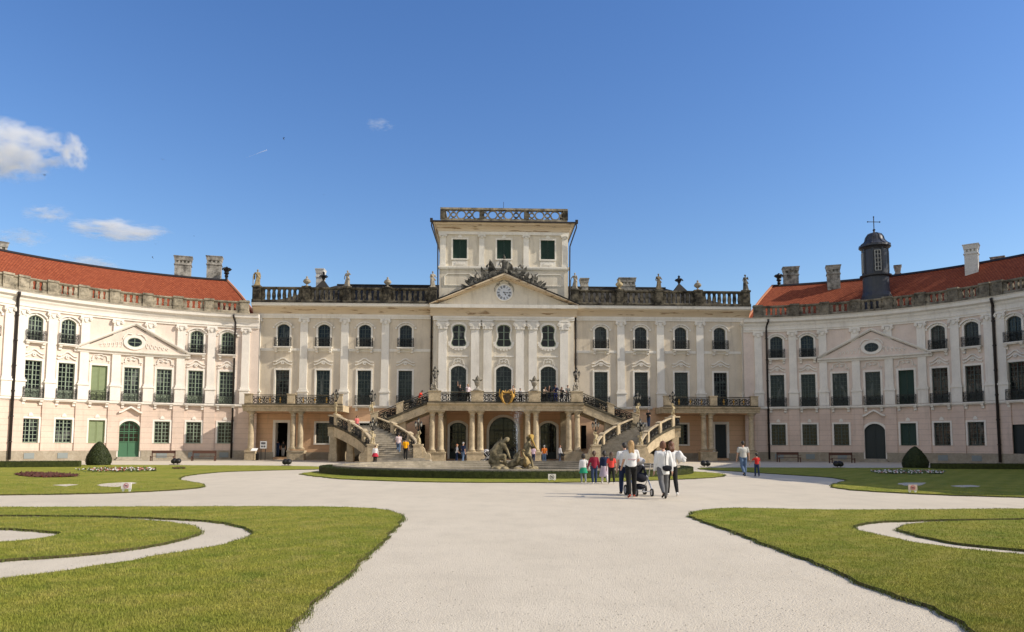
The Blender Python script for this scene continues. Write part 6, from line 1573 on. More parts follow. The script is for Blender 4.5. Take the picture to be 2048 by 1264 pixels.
# ================================================================== TROPHY GROUP ON THE GABLE
tr_ = thing('trophy_sculpture', 'dark weathered stone trophy of armour, flags and shields on the clock gable', 'sculpture', (0, DP, AP))
X0 = Vector((0, DP - .15, AP))
H = 2.2
P = [('l', [(.1, .42, .35, 0, 0), (.5, .36, .3, 0, 0), (1.0, .26, .22, .05, 0), (1.3, .30, .22, .04, 0), (1.55, .2, .15, 0, 0)]), ('c', (-.28, 0, 1.45), .1, (.3, 0, 1.45), .1), ('e', (0, -.03, 1.82), (.15, .16, .19)), ('c', (0, .05, 1.9), .09, (-.03, .12, 2.2), .03), ('c', (.3, 0, 1.45), .10, (.5, -.15, 1.05), .08), ('c', (.5, -.15, 1.05), .07, (.42, -.2, .6), .06), ('c', (-.3, 0, 1.45), .10, (-.5, -.12, 1.2), .08), ('c', (-.5, -.12, 1.2), .07, (-.35, -.25, .8), .06), ('c', (.2, -.25, .1), .12, (.35, -.2, 1.3), .10), ('c', (-.5, 0, .2), .2, (.5, 0, .2), .2), ('e', (0, -.3, .2), (.35, .25, .28))]
blob('figure', P, .05, STAT_D, tr_, smooth=1)
slp = (AP - EB) / 7.7
def slopez(x): return -abs(x) * slp
for sg in (-1, 1):
    for xs, hh in ((1.75, 1.6), (2.95, 1.1)):
        z = slopez(xs); ox = sg * xs
        P = [('e', (ox, 0, z + .35), (.26, .22, .38)), ('e', (ox, 0, z + .75), (.22, .18, .22)), ('e', (ox + sg * .05, -.05, z + hh), (.13, .14, .16)), ('c', (ox - .2, 0, z + .8), .09, (ox - .42, -.1, z + .45), .07), ('c', (ox + .2, 0, z + .8), .09, (ox + .45, -.1, z + .55), .07), ('c', (ox, 0, z + .1), .22, (ox + sg * .7, 0, z - .1), .14), ('c', (ox, .05, z + hh + .1), .08, (ox - sg * .12, .1, z + hh + .38), .03)]
        blob('figure', P, .05, STAT_D, tr_, smooth=1)
    rs = random.Random(3 + sg)
    for k in range(17):
        xs = .5 + 3.2 * k / 16; z = slopez(xs); ang = rad(12 + 52 * (k / 16) + rs.uniform(-24, 20)); L_ = rs.uniform(1.3, 2.0) * (1 - .42 * k / 16); w_ = rs.uniform(.2, .38)
        m = MB(); bx, bz = sg * xs, z + .05; dx, dz = sg * math.sin(ang), math.cos(ang); px_, pz_ = dz, -dx; y0 = rs.uniform(-.25, .25)
        pole = [(bx, y0, bz), (bx + dx * L_, y0, bz + dz * L_)]; m.tube(pole, .03, 4)
        if k % 3 != 2: m.prism([(bx + dx * L_ * .25, bz + dz * L_ * .25), (bx + dx * L_ * .5 + px_ * w_ * sg, bz + dz * L_ * .5 + pz_ * w_ * sg), (bx + dx * L_ * .85 + px_ * w_ * .8 * sg, bz + dz * L_ * .85 + pz_ * w_ * .8 * sg), (bx + dx * L_ * 1.05, bz + dz * L_ * 1.05), (bx + dx * L_ * .7 - px_ * w_ * .35 * sg, bz + dz * L_ * .7 - pz_ * w_ * .35 * sg)], y0 - .03, y0 + .05)
        else: m.prism([(bx + dx * L_ * .9 - px_ * .08, bz + dz * L_ * .9 - pz_ * .08), (bx + dx * L_ * .95 + px_ * .08, bz + dz * L_ * .95 + pz_ * .08), (bx + dx * (L_ + .3), bz + dz * (L_ + .3))], y0 - .03, y0 + .03)
        m.build('flag' if k % 3 != 2 else 'spear', STAT_D, tr_, world=False)
    for xs, r_, dy in ((1.15, .42, -.3), (2.35, .36, -.35), (3.35, .30, -.3)):
        m = MB(); z = slopez(xs) + r_ * .8; m.prism([(sg * xs + r_ * math.cos(a), z + r_ * 1.15 * math.sin(a)) for a in np.linspace(0, 2 * PI, 16, endpoint=False)], dy - .05, dy + .08); m.prism([(sg * xs + r_ * .45 * math.cos(a), z + r_ * .5 * math.sin(a)) for a in np.linspace(0, 2 * PI, 10, endpoint=False)], dy - .12, dy - .052); m.build('shield', STAT_D, tr_, world=False)
    P = []
    for k in range(16): xs = rs.uniform(.5, 3.6); P.append(('e', (sg * xs, rs.uniform(-.25, .3), slopez(xs) + rs.uniform(.0, .6) * (1 - xs / 5)), (rs.uniform(.16, .32), rs.uniform(.15, .28), rs.uniform(.12, .24))))
    for k in range(8): xs = .3 + .45 * k; P.append(('c', (sg * xs, 0, slopez(xs) + .02), .2, (sg * (xs + .45), 0, slopez(xs + .45) + .02), .18))
    blob('drapery', P, .05, STAT_D, tr_, smooth=0)
    m = MB(); m.lathe([(.22, 0), (.22, .7)], 0, 0, 0, 10); m.v = [(sg * 3.1 + a_ * .3 + c_ * sg * .85, -.2 + b_, slopez(3.1) + .25 + a_ * .8 - c_ * .42) for a_, b_, c_ in m.v]; m.build('drum', STAT_D, tr_, world=False)
# ================================================================== FOUNTAIN FIGURES
YF = 43.2
def fp(u, v, dy=0): p = atY(u, v, YF); return Vector((p.x, dy, p.z))
def lp(pts, org): return [tuple(p - org) for p in pts]
org = atY(1027, 938, YF); org = Vector((org.x, 0, 0))
def W_(u, v, dy=0): return tuple(fp(u, v, dy) - org)
fg = thing('fountain_sculpture', 'mossy stone fountain group of a crouching figure, dolphin, swan and boy with a horn', 'sculpture', (org.x, YF, 0), group=None)
P = [('c', W_(990, 930), .28, W_(1010, 932), .26), ('c', W_(992, 925), .26, W_(988, 905), .28), ('c', W_(988, 908), .27, W_(996, 893), .24), ('c', W_(996, 893), .24, W_(1004, 885), .20), ('c', W_(1002, 888, -.1), .15, W_(1011, 880, -.12), .10), ('e', W_(1013, 880, -.14), (.15, .16, .15)), ('e', W_(1014, 878, -.12), (.165, .165, .12)),
     ('c', W_(1008, 890, -.2), .12, W_(1014, 901, -.3), .09), ('c', W_(1014, 901, -.3), .085, W_(1020, 918, -.32), .055), ('c', W_(1000, 889, .2), .12, W_(1010, 898, .3), .09), ('c', W_(1010, 898, .3), .08, W_(1019, 908, .2), .06), ('c', W_(995, 915, -.2), .17, W_(1008, 912, -.3), .15), ('c', W_(1008, 912, -.3), .13, W_(1010, 928, -.3), .09), ('c', W_(986, 900, -.05), .10, W_(982, 924, -.05), .16), ('c', W_(1000, 884), .07, W_(1003, 874), .03)]
for k in range(5): P.append(('c', W_(985 + k * 3, 925, -.25), .05, W_(992 + k * 3.5, 893 + k, -.2), .04))
blob('crouching_figure', P, .04, FOUNT, fg, smooth=1)
P = [('c', W_(1012, 935, 0), .14, W_(1026, 927, -.05), .22), ('c', W_(1026, 927, -.05), .22, W_(1040, 921, -.05), .24), ('c', W_(1040, 921, -.05), .23, W_(1050, 930, -.1), .18), ('c', W_(1030, 915, .1), .12, W_(1036, 903, .1), .06), ('c', W_(1036, 904, .1), .05, W_(1026, 896, .05), .03), ('c', W_(1036, 904, .1), .05, W_(1044, 897, .1), .03), ('c', W_(1033, 925, -.25), .10, W_(1038, 908, -.28), .05)]
blob('dolphin', P, .04, FOUNT, fg, smooth=1)
P = [('e', W_(1051, 924, -.35), (.17, .26, .25)), ('c', W_(1051, 920, -.5), .10, W_(1046, 909, -.52), .06), ('c', W_(1046, 909, -.52), .055, W_(1043.5, 903, -.52), .05), ('c', W_(1043.5, 903, -.52), .05, W_(1046, 899.5, -.52), .048), ('e', W_(1047.5, 901, -.54), (.06, .06, .05)), ('c', W_(1048, 901, -.56), .03, W_(1050, 904, -.6), .015), ('c', W_(1052, 916, -.3), .10, W_(1057, 926, -.2), .12)]
blob('swan', P, .03, PUTTO if False else stone('swan_stone', (.46, .34, .16), (.16, .12, .06), .55, 4), fg, smooth=1)
P = [('c', W_(1055, 912), .17, W_(1054, 896), .18), ('c', W_(1054, 896), .18, W_(1056, 887), .14), ('e', W_(1057.5, 878), (.13, .14, .15)), ('e', W_(1057, 875.5), (.145, .14, .11)), ('c', W_(1058, 911, -.1), .14, W_(1062, 921, -.15), .10), ('c', W_(1062, 921, -.15), .10, W_(1065, 934, -.1), .06), ('c', W_(1054, 912, .1), .13, W_(1056, 924, .1), .10), ('c', W_(1056, 924, .1), .09, W_(1057, 936, .1), .06), ('c', W_(1059, 888, -.1), .08, W_(1063, 895, -.2), .07), ('c', W_(1063, 895, -.2), .065, W_(1070, 894, -.25), .05), ('c', W_(1051, 889, .1), .08, W_(1049, 898, .15), .07), ('c', W_(1049, 898, .15), .06, W_(1054, 905, -.1), .05), ('c', W_(1056, 884), .07, W_(1057, 880), .07)]
blob('boy_figure', P, .035, FOUNT, fg, smooth=1)
P = [('c', W_(1073, 899, -.3), .035, W_(1068, 889, -.3), .045), ('c', W_(1068, 889, -.3), .045, W_(1063.5, 880, -.28), .07)]
for k in range(6): P.append(('c', W_(1064, 881, -.28), .045, W_(1058.5 + 1.6 * k, 869.5 + .5 * (k - 2) ** 2 * .5, -.3 + .03 * k), .05))
P.append(('c', W_(1060, 876, -.22), .035, W_(1053.5, 868, -.2), .022))
blob('horn', P, .032, stone('horn_gold', (.55, .36, .10), (.25, .15, .05), .6, 5), fg, smooth=1)
P = []
rs = random.Random(11)
for k in range(26): P.append(('e', (rs.uniform(-1.2, 1.2), rs.uniform(-.7, .7), rs.uniform(.02, .22)), (rs.uniform(.18, .36), rs.uniform(.18, .34), rs.uniform(.12, .26))))
P.append(('e', (0, 0, .05), (1.35, .9, .16)))
blob('rocks', P, .045, FOUNT, fg, smooth=0)
wj, nt, b = newmat('spray'); b.inputs['Base Color'].default_value = (.85, .9, .95, 1); b.inputs['Roughness'].default_value = .15; b.inputs['Transmission Weight'].default_value = .55; b.inputs['IOR'].default_value = 1.33
m = MB(); jb = fp(1033, 905) ; jt = fp(1033.5, 815)
for k in range(600):
    t = rs.random(); z = jb.z + (jt.z - jb.z) * t; sp = .02 + .16 * max(0, t - .2) ** 1.4 + (.12 if t > .85 else 0); x = jb.x + rs.gauss(0, sp) + .03; y = YF + rs.gauss(0, sp); s = rs.uniform(.004, .012)
    m.lathe([(.001, -s * 1.7), (s, 0), (.001, s * 1.7)], x, y, z, 4)
for k in range(160):
    t = rs.random(); x = jb.x + .06 + rs.gauss(0, .05) - .2 * t; z = jt.z * (1 - t) + .3 * t; s = rs.uniform(.003, .009); m.lathe([(.001, -s * 2), (s, 0), (.001, s * 2)], x + rs.gauss(0, .12), YF + rs.gauss(0, .15), z, 4)
tag(m.build('fountain_spray', wj), 'thin upright jet of water drops over the fountain', kind='stuff')
# ================================================================== SMALL FURNITURE
def bench(u0, u1, v, label, z0=0.0):
    a = gnd(u0, v); b = gnd(u1, v); c = (a + b) / 2; L = (b - a).length
    th = thing('bench', label, 'bench', (c.x, c.y, 0), math.atan2(b.y - a.y, b.x - a.x), 'backed benches along the palace wings')
    m = MB()
    for k in range(3): m.box(-L / 2, L / 2, -.25 + .15 * k, -.25 + .15 * k + .12, .42, .46)
    m.build('seat', WOOD, th, world=False)
    m = MB(); m.box(-L / 2, L / 2, .22, .26, .70, .95); m.build('backrest', WOOD, th, world=False)
    for sx in (-1, 1):
        for yy, h in ((-.24, .43), (.22, .97)):
            m = MB(); x = sx * (L / 2 - .05); m.box(x - .04, x + .04, yy, yy + .06, 0, h - .011); m.build('leg', WOOD, th, world=False)
    m = MB()
    for sx in (-1, 1): x = sx * (L / 2 - .05); m.box(x - .03, x + .03, -.18, .22, .30, .36); m.box(x - .035, x + .035, -.24, .22, .62, .66)
    m.build('armrest', WOOD, th, world=False)
bench(301, 349, 922, 'brown bench right of the green door before the left wing'); bench(383, 431, 922, 'brown bench nearer the downpipe before the left wing')
bench(1556, 1600, 924.5, 'dark shaded bench nearest the downpipe before the right wing'); bench(1661, 1708, 926, 'dark shaded bench beside the dark door before the right wing')
def floodlight(u, v, label, wpx=15):
    b = gnd(u, v); k = (b - CAM).dot(Fw) / F0; w_ = wpx * k
    th = thing('floodlight', label, 'floodlight', (b.x, b.y, .05), group='ground floodlights on the lawn edges')
    m = MB(); m.box(-w_ * .7, w_ * .7, -.2, .25, 0, .04); m.build('slab', STEP, th, world=False)
    m = MB()
    for sx in (-1, 1): m.tube([(sx * w_ * .24, 0, .04), (sx * w_ * .24, .02, .2)], .03, 5)
    m.build('bracket', IRON, th, world=False)
    for sx in (-1, 1):
        m = MB(); x = sx * w_ * .26; m.lathe([(.06, -.16), (.17, -.12), (.20, .10), (.21, .14), (.16, .145)], 0, 0, 0, 12); m.v = [(x + a, c * .9 + .02, .26 - b_ * .95 + .12 * c) for a, b_, c in m.v]; m.build('lamp_housing', IRON, th, True, world=False)
floodlight(351, 931, 'twin floodlight on the left lawn edge near the benches'); floodlight(573, 933, 'black floodlight on a slab left of the fountain hedge', 13); floodlight(1412, 936, 'twin floodlight right of the fountain hedge'); floodlight(1678, 937, 'shaded twin floodlight before the right wing')
def lawn_sign(u, v, wpx, hpx, legpx, label, dirty=False, ts=0):
    b = gnd(u, v); k = (b - CAM).dot(Fw) / F0; w_, h_, l_ = wpx * k, hpx * k, legpx * k
    th = thing('lawn_sign', label, 'sign', (b.x, b.y, .05), group='keep-off-the-grass signs')
    m = MB(); m.box(-w_ / 2, w_ / 2, -.012, .012, l_, l_ + h_); m.build('board', plain('sign_board' + ('_aged' if dirty else ''), (.50, .40, .33) if dirty else (.80, .76, .72), .5, sc=6, var=.1), th, world=False)
    for sx in (-1, 1): m = MB(); m.prism([(sx * w_ * .32 - .05, l_ + .02), (sx * w_ * .32 + .05, l_ + .02), (sx * w_ * .32 + .02, -.04), (sx * w_ * .32 - .02, -.04)], .014, .03); m.build('leg', WHITE, th, world=False)
    r = h_ * .40; cz = l_ + h_ / 2; A = np.linspace(0, 2 * PI, 28, endpoint=False); m = MB()
    m.ring([(r * math.cos(a), cz + r * math.sin(a)) for a in A], [(r * .84 * math.cos(a), cz + r * .84 * math.sin(a)) for a in A], -.018, -.0125)
    m.prism([(-r * .68, cz + r * .52), (-r * .56, cz + r * .66), (r * .68, cz - r * .52), (r * .56, cz - r * .66)], -.0175, -.0130); m.build('prohibition_ring', RED if not ts else plain('ring_grey', (.12, .10, .11), .6), th, world=False)
    m = MB()                                # a foot stepping on grass
    m.prism([(-r * .62, cz + .0 * r), (-r * .52, cz + .22 * r), (-.1 * r, cz + .30 * r), (.45 * r, cz + .10 * r), (.62 * r, cz + .02 * r), (.60 * r, cz - .10 * r), (-.05 * r, cz - .08 * r), (-.5 * r, cz - .14 * r)], -.0165, -.0128)
    for kx in range(7): x = (-.55 + .18 * kx) * r; m.prism([(x - .03 * r, cz - .48 * r), (x + .03 * r, cz - .48 * r), (x + .06 * r, cz - .22 * r)], -.0165, -.0128)
    m.build('shoe_symbol', INK, th, world=False)
lawn_sign(252, 985.5, 20, 12.5, 4.5, 'small white prohibition sign on legs at the edge of the far left lawn'); lawn_sign(1104, 963, 15.5, 11.5, 1, 'small white sign standing against the fountain hedge', ts=1); lawn_sign(1826, 987, 18, 11.5, 3, 'small weathered pinkish prohibition sign on the far right lawn', True)
# lectern and notice board by the open left doorway
b = gnd(508, 920); b = Vector((atY(508, 918, 73.2).x, 73.2, 0)); th = thing('lectern', 'thin metal lectern with a tilted panel left of the open doorway', 'lectern', b)
m = MB(); m.box(-.03, .03, -.03, .03, .03, 1.0); m.box(-.18, .18, -.15, .15, 0, .029); m.build('post', IRON, th, world=False)
m = MB(); m.prism([(-.28, -.02), (.28, -.02), (.28, .02), (-.28, .02)], -.25, .25); m.v = [(a, b_ * .9, 1.03 + c + b_ * .45) for a, b_, c in m.v]; m.build('panel', WHITE, th, world=False)
b = Vector((atY(526, 918, 73.6).x, 73.6, 0)); th = thing('notice_board', 'grey framed notice board on two posts beside the open doorway', 'notice board', b)
for sx in (-1, 1): m = MB(); m.box(sx * .2 - .03, sx * .2 + .03, -.02, .02, 0, 1.12); m.build('leg', PIPE, th, world=False)
m = MB(); m.box(-.32, .32, -.04, .04, 1.121, 1.86); bo = m.build('board', plain('board_grey', (.30, .31, .32), .5), th, world=False)
m = MB(); m.box(-.28, .28, -.048, -.041, 1.16, 1.82); m.build('paper', WHITE, bo, world=False)
m = MB(); m.box(-.22, .22, -.052, -.049, 1.52, 1.76)
for k in range(2): m.box(-.22 + .24 * k, -.02 + .24 * k, -.052, -.049, 1.24, 1.44)
m.build('printed_picture', plain('print_dark', (.10, .10, .11), .6), bo, world=False)
b = Vector((atY(514, 918, 73.7).x, 73.7, 0)); th = thing('litter_bin', 'small black bin between the lectern and the notice board', 'bin', b); m = MB(); m.lathe([(.15, 0), (.17, .6), (.19, .62), (.18, .66), (.12, .66), (.12, .5)], 0, 0, 0, 12); m.build('body', IRON, th, True, world=False)
# pushchairs
RUB = plain('rubber', (.02, .02, .02), .8); STEEL = plain('tube_alloy', (.62, .62, .63), .3, .6); SEATF = cloth('pram_black', (.015, .016, .022)); SEATG = cloth('pram_grey', (.42, .42, .44))
def wheel(parent, x, y, r, w=.06):
    A = np.linspace(0, 2 * PI, 20, endpoint=False); m = MB(lambda a, b_, c: (x + b_, y + a, c)); m.ring([(r * math.cos(t), r + r * math.sin(t)) for t in A], [(r * .72 * math.cos(t), r + r * .72 * math.sin(t)) for t in A], -w / 2, w / 2); wh = m.build('wheel', RUB, parent, world=False)
    m = MB(lambda a, b_, c: (x + b_, y + a, c)); m.ring([(r * .71 * math.cos(t), r + r * .71 * math.sin(t)) for t in A], [(r * .6 * math.cos(t), r + r * .6 * math.sin(t)) for t in A], -w * .3, w * .3)
    for k in range(6): t = k * PI / 3; m.tube([(0, 0, r), (r * .65 * math.cos(t), 0, r + r * .65 * math.sin(t))], .012, 4)
    m.prism([(.03 * math.cos(t), r + .03 * math.sin(t)) for t in A[::3]], -w * .6, w * .6); m.build('rim', STEEL, wh, world=False)
def pushchair(label, loc, rz, s=1.0):
    th = thing('pushchair', label, 'pushchair', loc, rz, sc=s)
    m = MB()
    for sx in (-1, 1):
        x = sx * .27; m.tube([(x, -.42, .14), (x, .05, .52), (x * .95, .52, 1.02)], .020, 6); m.tube([(x, .40, .15), (x, .02, .50), (x, -.10, .62)], .018, 6); m.tube([(x * .95, -.12, .60), (x * .95, -.30, .95)], .014, 5)
    m.tube([(-.27, -.42, .14), (.27, -.42, .14)], .016, 5); m.tube([(-.27, .40, .15), (.27, .40, .15)], .016, 5); m.tube([(-.257, .52, 1.02), (.257, .52, 1.02)], .024, 6); m.build('frame', STEEL, th, world=False)
    for sx in (-1, 1): wheel(th, sx * .30, .40, .155); wheel(th, sx * .24, -.44, .115, .05)
    blob('seat', [('e', (0, .02, .60), (.22, .24, .10)), ('e', (0, .24, .82), (.21, .09, .26)), ('e', (0, -.22, .52), (.18, .10, .12)), ('c', (-.21, 0, .64), .04, (-.21, .2, .85), .04), ('c', (.21, 0, .64), .04, (.21, .2, .85), .04)], .022, SEATF, th)
    blob('hood', [('e', (0, .12, 1.04), (.23, .25, .13)), ('e', (0, .26, .94), (.22, .10, .16))], .022, SEATG, th)
    blob('basket', [('e', (0, .05, .27), (.20, .30, .09))], .022, SEATF, th); return th
# ================================================================== BIRDS, CONTRAIL, CLOUDS
def bird(u, v, span, label, bank=.3, hd=0.6, Y=60):
    p = atY(u, v, Y); th = thing('swallow', label, 'bird', p, hd, 'swallows in the sky'); th.rotation_euler = (bank, .2, hd)
    s = span; m = MB(); m.lathe([(.002, -.5 * s), (.05 * s, -.2 * s), (.06 * s, 0), (.03 * s, .25 * s), (.002, .35 * s)], 0, 0, 0, 6); m.v = [(a, c, b_) for a, b_, c in m.v]; m.build('body', INK, th, world=False)
    for sx in (-1, 1): m = MB(); m.prism([(0, .10 * s), (sx * .28 * s, .16 * s), (sx * .5 * s, -.12 * s), (sx * .24 * s, .02 * s), (0, -.12 * s)], -.008 * s, .008 * s); m.v = [(a, c, b_ + abs(a) * .35) for a, b_, c in m.v]; m.build('wing', INK, th, world=False)
for q in ((325, 319, .34, 'dark swallow right of the big cloud', .25, .5), (567, 277, .34, 'swallow above the contrail', 1.0, 2.2), (89, 350, .30, 'swallow under the big cloud', 1.2, .4), (305, 515, .30, 'swallow low over the left roof', .9, 1.9), (388, 472, .16, 'tiny swallow right of the long cloud', .4, 1.0), (648, 390, .2, 'tiny swallow left of the tower', .4, .3), (311, 488, .16, 'tiny swallow under the tip of the long cloud', .4, .9)): bird(*q)
def cloudmat(name, dens, seed, sc=2.2, fall=1.1, det=5):
    m = bpy.data.materials.new(name); m.use_nodes = True; nt = m.node_tree; nt.nodes.remove(nt.nodes['Principled BSDF']); out = nt.nodes['Material Output']
    tc = nt.nodes.new('ShaderNodeTexCoord').outputs['Object']
    ln = nt.nodes.new('ShaderNodeVectorMath'); ln.operation = 'LENGTH'; nt.links.new(tc, ln.inputs[0])
    mp = nt.nodes.new('ShaderNodeVectorMath'); mp.operation = 'ADD'; nt.links.new(tc, mp.inputs[0]); mp.inputs[1].default_value = (seed, seed * 1.7, seed * .3)
    n = noi(nt, mp.outputs[0], sc, det, .62)
    f = mth(nt, 'MULTIPLY', mth(nt, 'SUBTRACT', 1, ln.outputs['Value']), fall)
    d = mth(nt, 'ADD', mth(nt, 'MULTIPLY', mth(nt, 'SUBTRACT', n, .55), 7.0), f)
    d = mth(nt, 'MULTIPLY', mth(nt, 'MULTIPLY', mth(nt, 'MAXIMUM', d, 0), dens), mth(nt, 'MULTIPLY', mth(nt, 'SUBTRACT', 1, ln.outputs['Value']), 4.5, True))
    v = nt.nodes.new('ShaderNodeVolumePrincipled'); v.inputs['Color'].default_value = (1, 1, 1, 1); v.inputs['Anisotropy'].default_value = .2; nt.links.new(d, v.inputs['Density']); nt.links.new(v.outputs[0], out.inputs['Volume'])
    return m
def cloud(label, u0, u1, v0, v1, Y=1500, dens=.05, seed=1., sc=2.2, fall=1.1, tilt=0., name='cloud'):
    a = atY(u0, v0, Y); b = atY(u1, v1, Y); iv, if_ = ico(1, 3); me = bpy.data.meshes.new(name); me.from_pydata([tuple(q) for q in iv], [], if_)
    o = link(name, me, None, cloudmat(name + str(seed), dens, seed, sc, fall)); o.location = ((a.x + b.x) / 2, Y, (a.z + b.z) / 2); rx = (b.x - a.x) / 2; rz = (a.z - b.z) / 2
    o.scale = (rx, max(rz * 1.2, rx * .5), rz); o.rotation_euler = (0, tilt, 0); tag(o, label, 'cloud', kind=None); return o
cloud('big white cumulus cloud at the left edge of the sky', -130, 150, 235, 368, dens=.038, seed=1.3, sc=2.5, fall=1.3)
cloud('small curled cloud puff at the right end of the big cumulus', 120, 172, 262, 345, dens=.038, seed=4.4, sc=1.9, fall=1.3, tilt=-.25)
cloud('long flat white cloud above the left roof', 118, 350, 436, 484, dens=.034, seed=7.1, sc=2.2, fall=1.4, tilt=.06)
cloud('faint grey cloud at the upper left of the long cloud', 38, 152, 408, 448, dens=.03, seed=9.2, sc=1.9, fall=1.1)
cloud('pale wispy cloud low at the left edge', -15, 105, 452, 496, dens=.022, seed=12.6, sc=2.2, fall=1.0)
cloud('pale cloud bank just over the left tile roof', 80, 250, 508, 548, dens=.03, seed=15.1, sc=2.0, fall=1.2)
cloud('tiny wispy cloud high above the left block', 722, 792, 234, 264, dens=.016, seed=19.5, sc=2.0, fall=.9)
a = atY(492, 315, 1500); b = atY(534, 300, 1500); m = MB(); m.tube([a, a.lerp(b, .5), b], [.3, .8, 1.4], 8); cm = bpy.data.materials.new('contrail'); cm.use_nodes = True; nt = cm.node_tree; nt.nodes.remove(nt.nodes['Principled BSDF']); v = nt.nodes.new('ShaderNodeVolumePrincipled'); v.inputs['Density'].default_value = .16; v.inputs['Color'].default_value = (1, 1, 1, 1); nt.links.new(v.outputs[0], nt.nodes['Material Output'].inputs['Volume'])
o = m.build('contrail', cm); tag(o, 'short white aircraft contrail in the blue sky', 'contrail')
# ================================================================== PEOPLE
def at_px(u, vf, vt):
    b = gnd(u, vf); k = (b - CAM).dot(Fw) / F0; return Vector((b.x, b.y, 0)), (vf - vt) * k
W1 = ('white', (.66, .655, .65)); BLK = ('black', (.014, .014, .016)); NAVY = ('navy', (.02, .03, .07)); JEAN = ('jeans', (.10, .15, .24)); JEAND = ('dark_jeans', (.03, .045, .09)); GREY = ('grey', (.20, .20, .21)); RED_ = ('red', (.52, .035, .03))
SHW = ('shoe_white', (.72, .70, .68)); SHK = ('shoe_black', (.02, .02, .02)); SHR = ('shoe_red', (.40, .08, .05))
HD = ('dark', (.018, .013, .010)); HB = ('brown', (.07, .035, .018)); HA = ('auburn', (.13, .050, .022)); HBL = ('blond', (.36, .22, .09)); HG = ('grey', (.32, .31, .30))
def loc2w(loc, rz, p): return Vector(loc) + Matrix.Rotation(rz, 3, 'Z') @ Vector(p)
PEOPLE = {}
def mk(key, label, u, vf, vt, rz=PI, **k):
    l, H = at_px(u, vf, vt); PEOPLE[key] = (l, H, rz) + person(label, l, rz, H, **k)
mk('tee', 'man in a white printed T-shirt and dark trousers beside the pushchair', 1250, 989, 884, top=W1, bottom=NAVY, hair=('short', *HD), sleeve='short', fing=True, larm=(-6, 10, 12), rarm=(4, 9, 15), lleg=(14, 8), rleg=(-12, 14), wide=1.12, bulk=1.08, head=6)
mk('blond', 'woman with long blond hair, white T-shirt and black trousers pushing a pushchair', 1263, 995, 880, top=W1, bottom=BLK, hair=('long', *HBL, .25), sleeve='short', fing=True, rarm=(22, 16, 62), larm=(6, 12, 40), lleg=(-10, 10), rleg=(9, 4), shoes=SHR, fem=True, bulk=1.02)
mk('shirt', 'woman in a loose white shirt and grey leggings with a black shoulder bag', 1327, 998, 880, top=W1, bottom=('grey_leggings', (.13, .13, .135), 1, .86), hair=('bob', *HA), sleeve='long', fing=True, larm=(-4, 10, 22), rarm=(-8, 12, 14), lleg=(-20, 26), rleg=(12, 4), jacket_len=.14, shoes=SHK, fem=True, bulk=1.1, wide=1.05)
mk('jacket', 'woman with auburn hair in black leggings and white jacket, half hidden on the right', 1344, 992, 882, top=W1, bottom=('black', (.014, .014, .016), 1, .86), hair=('long', *HA, .12), sleeve='long', fing=True, rarm=(10, 22, 70), larm=(0, 8, 15), lleg=(12, 5), rleg=(-10, 18), shoes=SHW, fem=True)
mk('k_green', 'small child with dark hair, white top and green skirt holding a hand', 1167, 967, 909, top=W1, bottom=('tights_grey', (.20, .22, .24), 1, .9), hair=('bob', *HD), sleeve='long', fing=True, larm=(2, 10, 8), rarm=(0, 26, 6), lleg=(12, 6), rleg=(-12, 16), skirt=(('green', (.03, .30, .17)), .26, .05), hk=1.3, shoes=SHW)
mk('k_red', 'girl with a ponytail in a dark red jacket and blue jeans', 1188.5, 968.5, 903, top=('maroon', (.22, .02, .04)), bottom=JEAND, hair=('pony', *HB), sleeve='long', fing=True, larm=(-4, 24, 8), rarm=(4, 14, 25), lleg=(-8, 10), rleg=(8, 4), hk=1.2, jacket_len=.06, shoes=SHW)
mk('k_lilac', 'girl in a lilac dress and navy sleeves half hidden beside the coral T-shirt', 1209, 967, 902, top=('navy', (.02, .03, .07)), bottom=('white_tights', (.66, .62, .62), 1, .85), hair=('pony', *HD), sleeve='long', fing=True, larm=(4, 8, 10), rarm=(4, 14, 20), lleg=(12, 4), rleg=(-16, 20), skirt=(('lilac', (.50, .42, .50)), .40, .07), hk=1.22, shoes=SHW)
mk('k_coral', 'girl with long wavy brown hair in a coral T-shirt and black leggings', 1223, 968.5, 905, top=('coral', (.62, .07, .055)), bottom=('black', (.014, .014, .016), 1, .95), hair=('long', *HB, .17), sleeve='short', fing=True, larm=(2, 12, 8), rarm=(-2, 14, 6), lleg=(14, 4), rleg=(-16, 8), hk=1.2, shoes=SHW)
mk('father', 'man in a grey T-shirt and blue jeans walking hand in hand with a child', 1487, 952.5, 881.5, top=('light_grey', (.46, .45, .42)), bottom=JEAN, hair=('short', *HD), sleeve='short', fing=True, vox=.016, rarm=(6, 17, 4), larm=(0, 14, 8), lleg=(-14, 30), rleg=(6, 3), wide=1.2, bulk=1.08)
mk('son', 'small child in a red T-shirt and blue jeans holding the man by the hand', 1514, 953, 907.5, top=RED_, bottom=JEAND, hair=('short', *HD), sleeve='short', fing=True, vox=.014, larm=(10, 50, 10), rarm=(-4, 10, 5), lleg=(8, 4), rleg=(-8, 6), hk=1.3, shoes=SHK)
mk('skirt', 'woman in a white blouse and red waist shawl at the foot of the left stair', 750, 927.6, 890.5, top=W1, bottom=BLK, hair=('bun', *HB), sleeve='long', lleg=(6, 3), rleg=(-6, 4), skirt=(('crimson', (.42, .03, .05)), .24, .06), larm=(0, 10, 15), rarm=(0, 12, 10), fem=True, bulk=1.15)
YEL = dict(top=('yellow', (.78, .36, .01)), bottom=BLK, hair=('short', *HD), lleg=(25, 30), rleg=(-4, 2), larm=(8, 12, 25), rarm=(-8, 12, 10))
